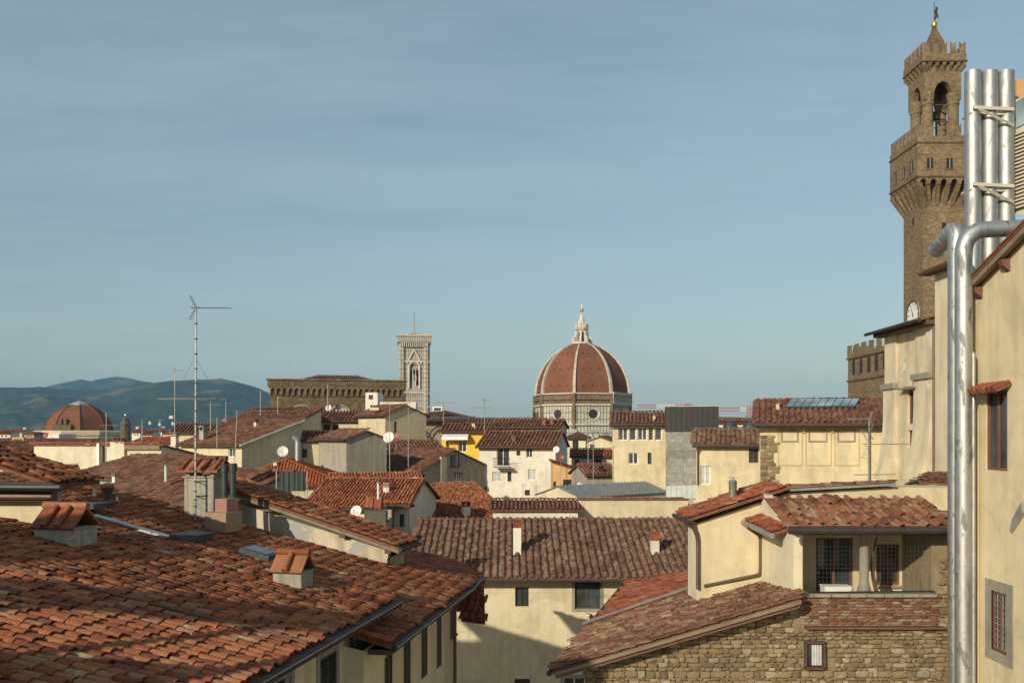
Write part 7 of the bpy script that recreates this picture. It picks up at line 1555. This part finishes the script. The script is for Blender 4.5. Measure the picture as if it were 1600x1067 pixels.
# ------------------------------------------------------------------ small chimneys and vents on the middle roofs
def roof_chimney(h, k, x, y, wpx, hpx, mat='cream', cap='otile_red', style=0):
    ro, n_, e_, s_, pts = h.roofs[k]; b = on_plane(x, y, pts[0], n_); s1 = b.y / F; w = wpx * s1; H_ = hpx * s1
    mb = MB(); mb.cbox(b - Z3 * 0.4, h.d * w, h.bk * w * 0.9, H_ * 0.68 + 0.4); ch = mb.build('chimney', M[mat], h.o); top = b + Z3 * H_ * 0.68
    mb = MB(); mb.cbox(top, h.d * w * 1.2, h.bk * w * 1.1, 0.05); mb.build('ledge', M['trim'], ch)
    if style == 0:
        for sx in (-1, 1): mb = MB(); mb.cbox(top + Z3 * 0.05 + h.d * sx * w * 0.42, h.d * w * 0.16, h.bk * w * 0.9, H_ * 0.24); mb.build('cap_pier', M[cap], ch)
        mb = MB(); mb.cbox(top + Z3 * (0.05 + H_ * 0.24), h.d * w * 1.2, h.bk * w * 1.15, H_ * 0.08); mb.build('cap', M[cap], ch)
    else:
        a0 = top + Z3 * 0.05; mb = MB(); mb.prism([a0 - h.d * w * 0.6 - h.bk * w * 0.55, a0 + h.d * w * 0.6 - h.bk * w * 0.55, a0 + h.d * w * 0.6 + Z3 * H_ * 0.32, a0 - h.d * w * 0.6 + Z3 * H_ * 0.32], Z3 * 0.05); mb.prism([a0 - h.d * w * 0.6 + h.bk * w * 0.55, a0 + h.d * w * 0.6 + h.bk * w * 0.55, a0 + h.d * w * 0.6 + Z3 * H_ * 0.32, a0 - h.d * w * 0.6 + Z3 * H_ * 0.32], Z3 * 0.05); mb.build('cap', M[cap], ch)
    return ch
roof_chimney(hj, 0, 803, 690, 6, 9, 'board', 'otile_red'); roof_chimney(hj2, 0, 850, 664, 5, 9, 'dish_red', 'otile_red'); roof_chimney(hj2, 0, 862, 663, 4, 11, 'dish_red', 'otile_red')
roof_chimney(hr2, 0, 728, 806, 11, 22, 'white'); roof_chimney(hl_, 0, 574, 704, 8, 14, 'board', 'otile_red', 1); roof_chimney(hl_, 0, 482, 726, 9, 14, 'white', 'otile_red', 1)
roof_chimney(hr1, 0, 604, 770, 9, 14, 'white', 'otile_lichen', 1); roof_chimney(hm_, 0, 128, 770, 8, 16, 'white', 'trim'); roof_chimney(hm_, 0, 180, 752, 7, 11, 'white', 'trim')
roof_chimney(hn, 0, 318, 688, 10, 22, 'grey', 'trim'); roof_chimney(hn, 0, 400, 668, 5, 12, 'white', 'otile_red'); roof_chimney(ho_, 0, 430, 728, 5, 8, 'white', 'trim'); roof_chimney(g, 0, 1215, 640, 5, 12, 'yellow'); roof_chimney(hk_, 0, 740, 668, 5, 9, 'cream')
roof_chimney(hcw, 0, 140, 699, 9, 9, 'cream', 'otile_lichen', 1); roof_chimney(hq_, 0, 392, 748, 6, 12, 'white', 'otile_red', 1); roof_chimney(hi_, 0, 1022, 657, 4, 10, 'cream')
# ------------------------------------------------------------------ distant houses of the plain
rs3 = random.Random(21)
for (x, w, y, Y, mt, rf, lb) in ((-4, 20, 678, 420, 'white', 'gx', 'far white house at the left edge under the hills'), (19, 15, 675.5, 520, 'cream', 'gx', 'far cream house second from the left edge under the hills'), (38, 15, 678, 380, 'grey', 'hip', 'far grey house left of the chapel dome base'),
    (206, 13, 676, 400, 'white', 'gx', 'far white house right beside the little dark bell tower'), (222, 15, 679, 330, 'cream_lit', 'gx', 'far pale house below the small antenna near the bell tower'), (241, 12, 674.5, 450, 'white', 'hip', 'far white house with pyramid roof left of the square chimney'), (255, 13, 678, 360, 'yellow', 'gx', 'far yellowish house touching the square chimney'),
    (1124, 22, 668, 300, 'white', 'gx', 'far white house under the crane mast'), (1150, 30, 670, 260, 'cream', 'gx', 'far cream house behind the two squat vents')):
    house('distant_house', lb, x, x + w, Y, y, rs3.uniform(-8, 18), depth=9, mat=mt, roof=rf, t=0.3, ov=0.5, key='red', pu=0.9, lv=1.4, gut=False, ridge=False, group='distant houses of the plain', jit=0.4, front=[(x + w * 0.3, y + 2.2, x + w * 0.45, y + 4.6, 'x'), (x + w * 0.6, y + 2.2, x + w * 0.75, y + 4.6, 'x')])
# small white villas on the hillside foot
for (x, y, lb) in ((36, 669, 'tiny white villa on the hill foot left of the chapel dome'), (212, 668, 'tiny white villa just right of the little dark bell tower'), (232, 660, 'leftmost of three tiny white villas in a row on the hill foot'), (247, 662, 'middle one of three tiny white villas in a row on the hill foot'), (268, 661, 'rightmost of three tiny white villas in a row on the hill foot'), (264, 651, 'highest tiny white villa, alone above the row on the hillside'), (252, 668, 'lowest tiny white villa, under the row of three')):
    ztop_ = (HY - np.interp(x, [0, 110, 230, 345, 420, 1000, 1130], [605, 609, 600, 592, 613, 664, 651])) / F * (7600 if x < 600 else 10500) + CZ; y0_, y1_ = (4300, 7600) if x < 600 else (7600, 10500)
    best = min((abs(CZ + (HY - y) / F * (y0_ + (y1_ - y0_) * q) - ztop_ * q ** 1.25), q) for q in np.linspace(0.02, 0.9, 80))[1]; Y = y0_ + (y1_ - y0_) * best; zg = CZ + (HY - y) / F * Y
    house('hillside_villa', lb, x, x + rs3.uniform(3, 7), Y, y - 1.5, rs3.uniform(-10, 20), depth=14, mat='white', roof='gx', t=0.3, tiles=False, gut=False, ridge=False, ov=0.5, group='villas on the hill foot', zbot=zg - 12)
# ------------------------------------------------------------------ dishes, flues and antennas
dish('large pale dish on a mast in front of the grey gable', P(607, 683, 80), 0.53, (-0.35, -1, 0.45), stem=1.4)
dish('dark red round dish behind the large pale dish', P(618, 683, 82), 0.45, (-0.2, -1, 0.4), 'dish_red', stem=1.2)
dish('brick red dish on the grey gabled house eave', P(638, 738, 79), 0.38, (-0.2, -1, 0.2), 'dish_red', stem=0.5)
dish('white dish below wire brackets on the tan wall', P(441.5, 705, 84), 0.52, (0.1, -1, 0.3), stem=0.3)
dish('pale dish among the roofs in front of the stone church', P(513, 637, 118), 0.42, (-0.3, -1, 0.4))
dish('dark blue-grey dish next to the pale one in front of the stone church', P(529, 636, 119), 0.42, (0.3, -1, 0.4), 'slate')
dish('small red dish beside antennas on the upper brown roof at left', P(350, 656, 97), 0.24, (-0.2, -1, 0.2), 'dish_red')
dish('red dish on the pale box below the chapel dome', P(71, 680, 160), 0.55, (-0.2, -1, 0.2), 'dish_red')
dish('pale oval dish on the side wall of the white balcony house', P(869, 702, 93), 0.36, (-0.4, -1, 0.3)); dish('dark red dish on a post beside the apricot house', P(876, 714, 87), 0.34, (-0.1, -1, 0.2), 'dish_red', stem=3.2)
dish('white dish on the apricot house ledge', P(905, 759, 80), 0.30, (-0.3, -1, 0.3)); dish('white bowl-shaped dish behind the loft ridge', P(556, 798, 50), 0.34, (-0.3, -1, 0.6))
fl = thing('metal_flue', 'fat shiny metal flue with tilted open top on the tan wall', 'flue', P(464, 718, 78)); q = P(465, 722, 78); s_ = 78 / F
mb = MB(); mb.tube(bend([q, q + Z3 * 34 * s_, q + V(-8 * s_, -0.1, 40 * s_)], 0.25), 4.3 * s_, 14); mb.build('pipe', M['steel'], fl, smooth=True)
vp = thing('roof_cowl', 'round brown cowl on a grey pipe standing on the tiles behind the left chimney', 'vent', P(168, 785, 29)); q = P(168, 790, 29); s_ = 29 / F
mb = MB(); mb.lathe(q, [(6 * s_, -0.5), (6 * s_, 20 * s_)], 14); mb.build('pipe', M['slate'], vp, smooth=True); mb = MB(); mb.lathe(q + Z3 * 20 * s_, [(6.5 * s_, 0), (10.5 * s_, 7 * s_), (11 * s_, 9 * s_), (7 * s_, 14 * s_), (2 * s_, 17 * s_)], 16); mb.build('cowl', M['redwood'], vp, smooth=True)
bw_ = thing('ridge_wall', 'low rendered wall with tile coping on the roof behind the left chimney', 'wall', P(190, 800, 28.5)); a, b = P(152, 812, 28.5), P(236, 806, 30); mb = MB(); mb.box(a - Z3 * 0.5, b - a, V(0, 0.3, 0), Z3 * 0.78); mb.build('wall', M['concrete'], bw_); ridge_row(bw_, a + V(0, 0.15, 0.3), b + V(0, 0.15, 0.3), 'lichen', 0.3, 0.12, 'coping_tiles')
dk = thing('flat_hatch', 'dark flat metal hatch behind the left tiled chimney', 'hatch', P(105, 790, 26)); a = P(68, 795, 26); mb = MB(); mb.box(a, P(146, 795, 26) - a, V(0.2, 1.0, 0), Z3 * 0.14); mb.build('lid', M['slate'], dk)
for (x, y, lb) in ((148, 772, 'short pale vent pipe on the tiles behind the flat dark hatch'), (183, 786, 'thin grey vent pipe by the round brown cowl'), (259, 738, 'white capped vent pipe on the broad brown roof'), (591, 765, 'short pale vent pipe on the upper mottled roof')):
    Y = 29 if y > 760 and x < 300 else 48; s_ = Y / F; q = P(x, y, Y); tq = thing('vent_pipe', lb, 'vent', q, 'small vent pipes'); mb = MB(); mb.lathe(q, [(2.0 * s_, -0.5), (2.0 * s_, 10 * s_)], 8); mb.build('pipe', M['dish_white'], tq); mb = MB(); mb.lathe(q + Z3 * 10 * s_, [(2.6 * s_, 0), (2.6 * s_, 2 * s_), (0.5 * s_, 3 * s_)], 8); mb.build('cap', M['trim'], tq)
for (x, yt, yb, Y, bm, lb) in (
    (273, 575, 700, 92, [(0.97, 'yagi', 0.12, 10)], 'slim antenna with a short comb on top against the left hills'),
    (166, 645, 722, 58, [(0.98, 'yagi', 0.1, 30), (0.75, 'bar', 0.25, 10), (0.5, 'bar', 0.15, 0)], 'antenna with cross bars on the blank cream wall'),
    (366, 642, 735, 47, [(0.98, 'yagi', 0.14, 40)], 'leaning grey antenna pole right of the tall mast'),
    (339, 652, 700, 80, [(0.9, 'bar', 0.3, 5)], 'short pole beside the white-edged sloping roof'),
    (353, 627, 660, 92, [(0.9, 'vhf', 0.4, 8)], 'ladder-like antenna above the upper brown roof'),
    (329, 628, 672, 93, [(0.9, 'bar', 0.5, 0)], 'pair-bar antenna just right of the tall mast'),
    (609, 630, 742, 79, [(0.98, 'bar', 0.06, 0)], 'thin pole standing in front of the large pale dish'),
    (638, 636, 730, 79, [(0.99, 'bar', 0.1, 0)], 'grey pole above the brick red dish'),
    (757, 624, 690, 100, [(0.97, 'yagi', 0.2, 5), (0.8, 'bar', 0.3, 170)], 'antenna above the bright yellow house roof'),
    (693, 628, 662, 165, [(0.97, 'bar', 0.6, 5)], 'far antenna on the dark-corniced palazzo'),
    (919, 660, 740, 84, [(0.95, 'bar', 0.15, 20)], 'thin pole left of the pole by the dark house'),
    (927, 672, 762, 70, [(0.97, 'bar', 0.1, 10)], 'tall pale pole in front of the dark house'),
    (407, 610, 652, 104, [(0.95, 'vhf', 0.5, 5)], 'small antenna on the parapet block by the church'),
    (512, 600, 640, 118, [(0.9, 'bar', 0.3, 5)], 'antenna pole above the pale dish by the church'),
    (222, 655, 690, 110, [(0.95, 'yagi', 0.2, 20)], 'small antenna right of the little bell tower'),
    (250, 655, 688, 112, [(0.95, 'bar', 0.2, 0)], 'bare small antenna left of the square chimney'),
    (434, 618, 660, 104, [(0.95, 'bar', 0.2, 0)], 'thin antenna in front of the church wall')):
    s_ = Y / F; H_ = (yb - yt) * s_; tv_antenna(lb, P(x, yb, Y), H_, [(H_ * f, k, max(0.5, H_ * l), an_) for f, k, l, an_ in bm], max(0.018, 0.62 * s_), lean=0.05 if x == 366 else 0.0)
s_ = 30 / F; q = P(1358, 790, 29.6)
tv_antenna('tall antenna with three layered booms above the loggia roof', q, 135 * s_, [(134 * s_, 'yagi', 38 * s_, 178), (113 * s_, 'yagi', 40 * s_, 172), (95 * s_, 'yagi', 75 * s_, 4), (48 * s_, 'bar', 50 * s_, 8)], 0.028)
# ------------------------------------------------------------------ air: one box of thin haze round everything
hz = bpy.data.materials.new('thin_haze'); hz.use_nodes = True; hn_ = hz.node_tree.nodes; hn_.remove(hn_['Principled BSDF'])
pv = hn_.new('ShaderNodeVolumePrincipled'); pv.inputs['Color'].default_value = (0.30, 0.60, 0.95, 1); pv.inputs['Density'].default_value = 4.5e-5; pv.inputs['Anisotropy'].default_value = 0.0
hz.node_tree.links.new(pv.outputs[0], hn_['Material Output'].inputs['Volume'])
mb = MB(); mb.abox(-17000, 17000, -800, 15600, -3, 900); mb.build('haze', hz, kind='stuff')
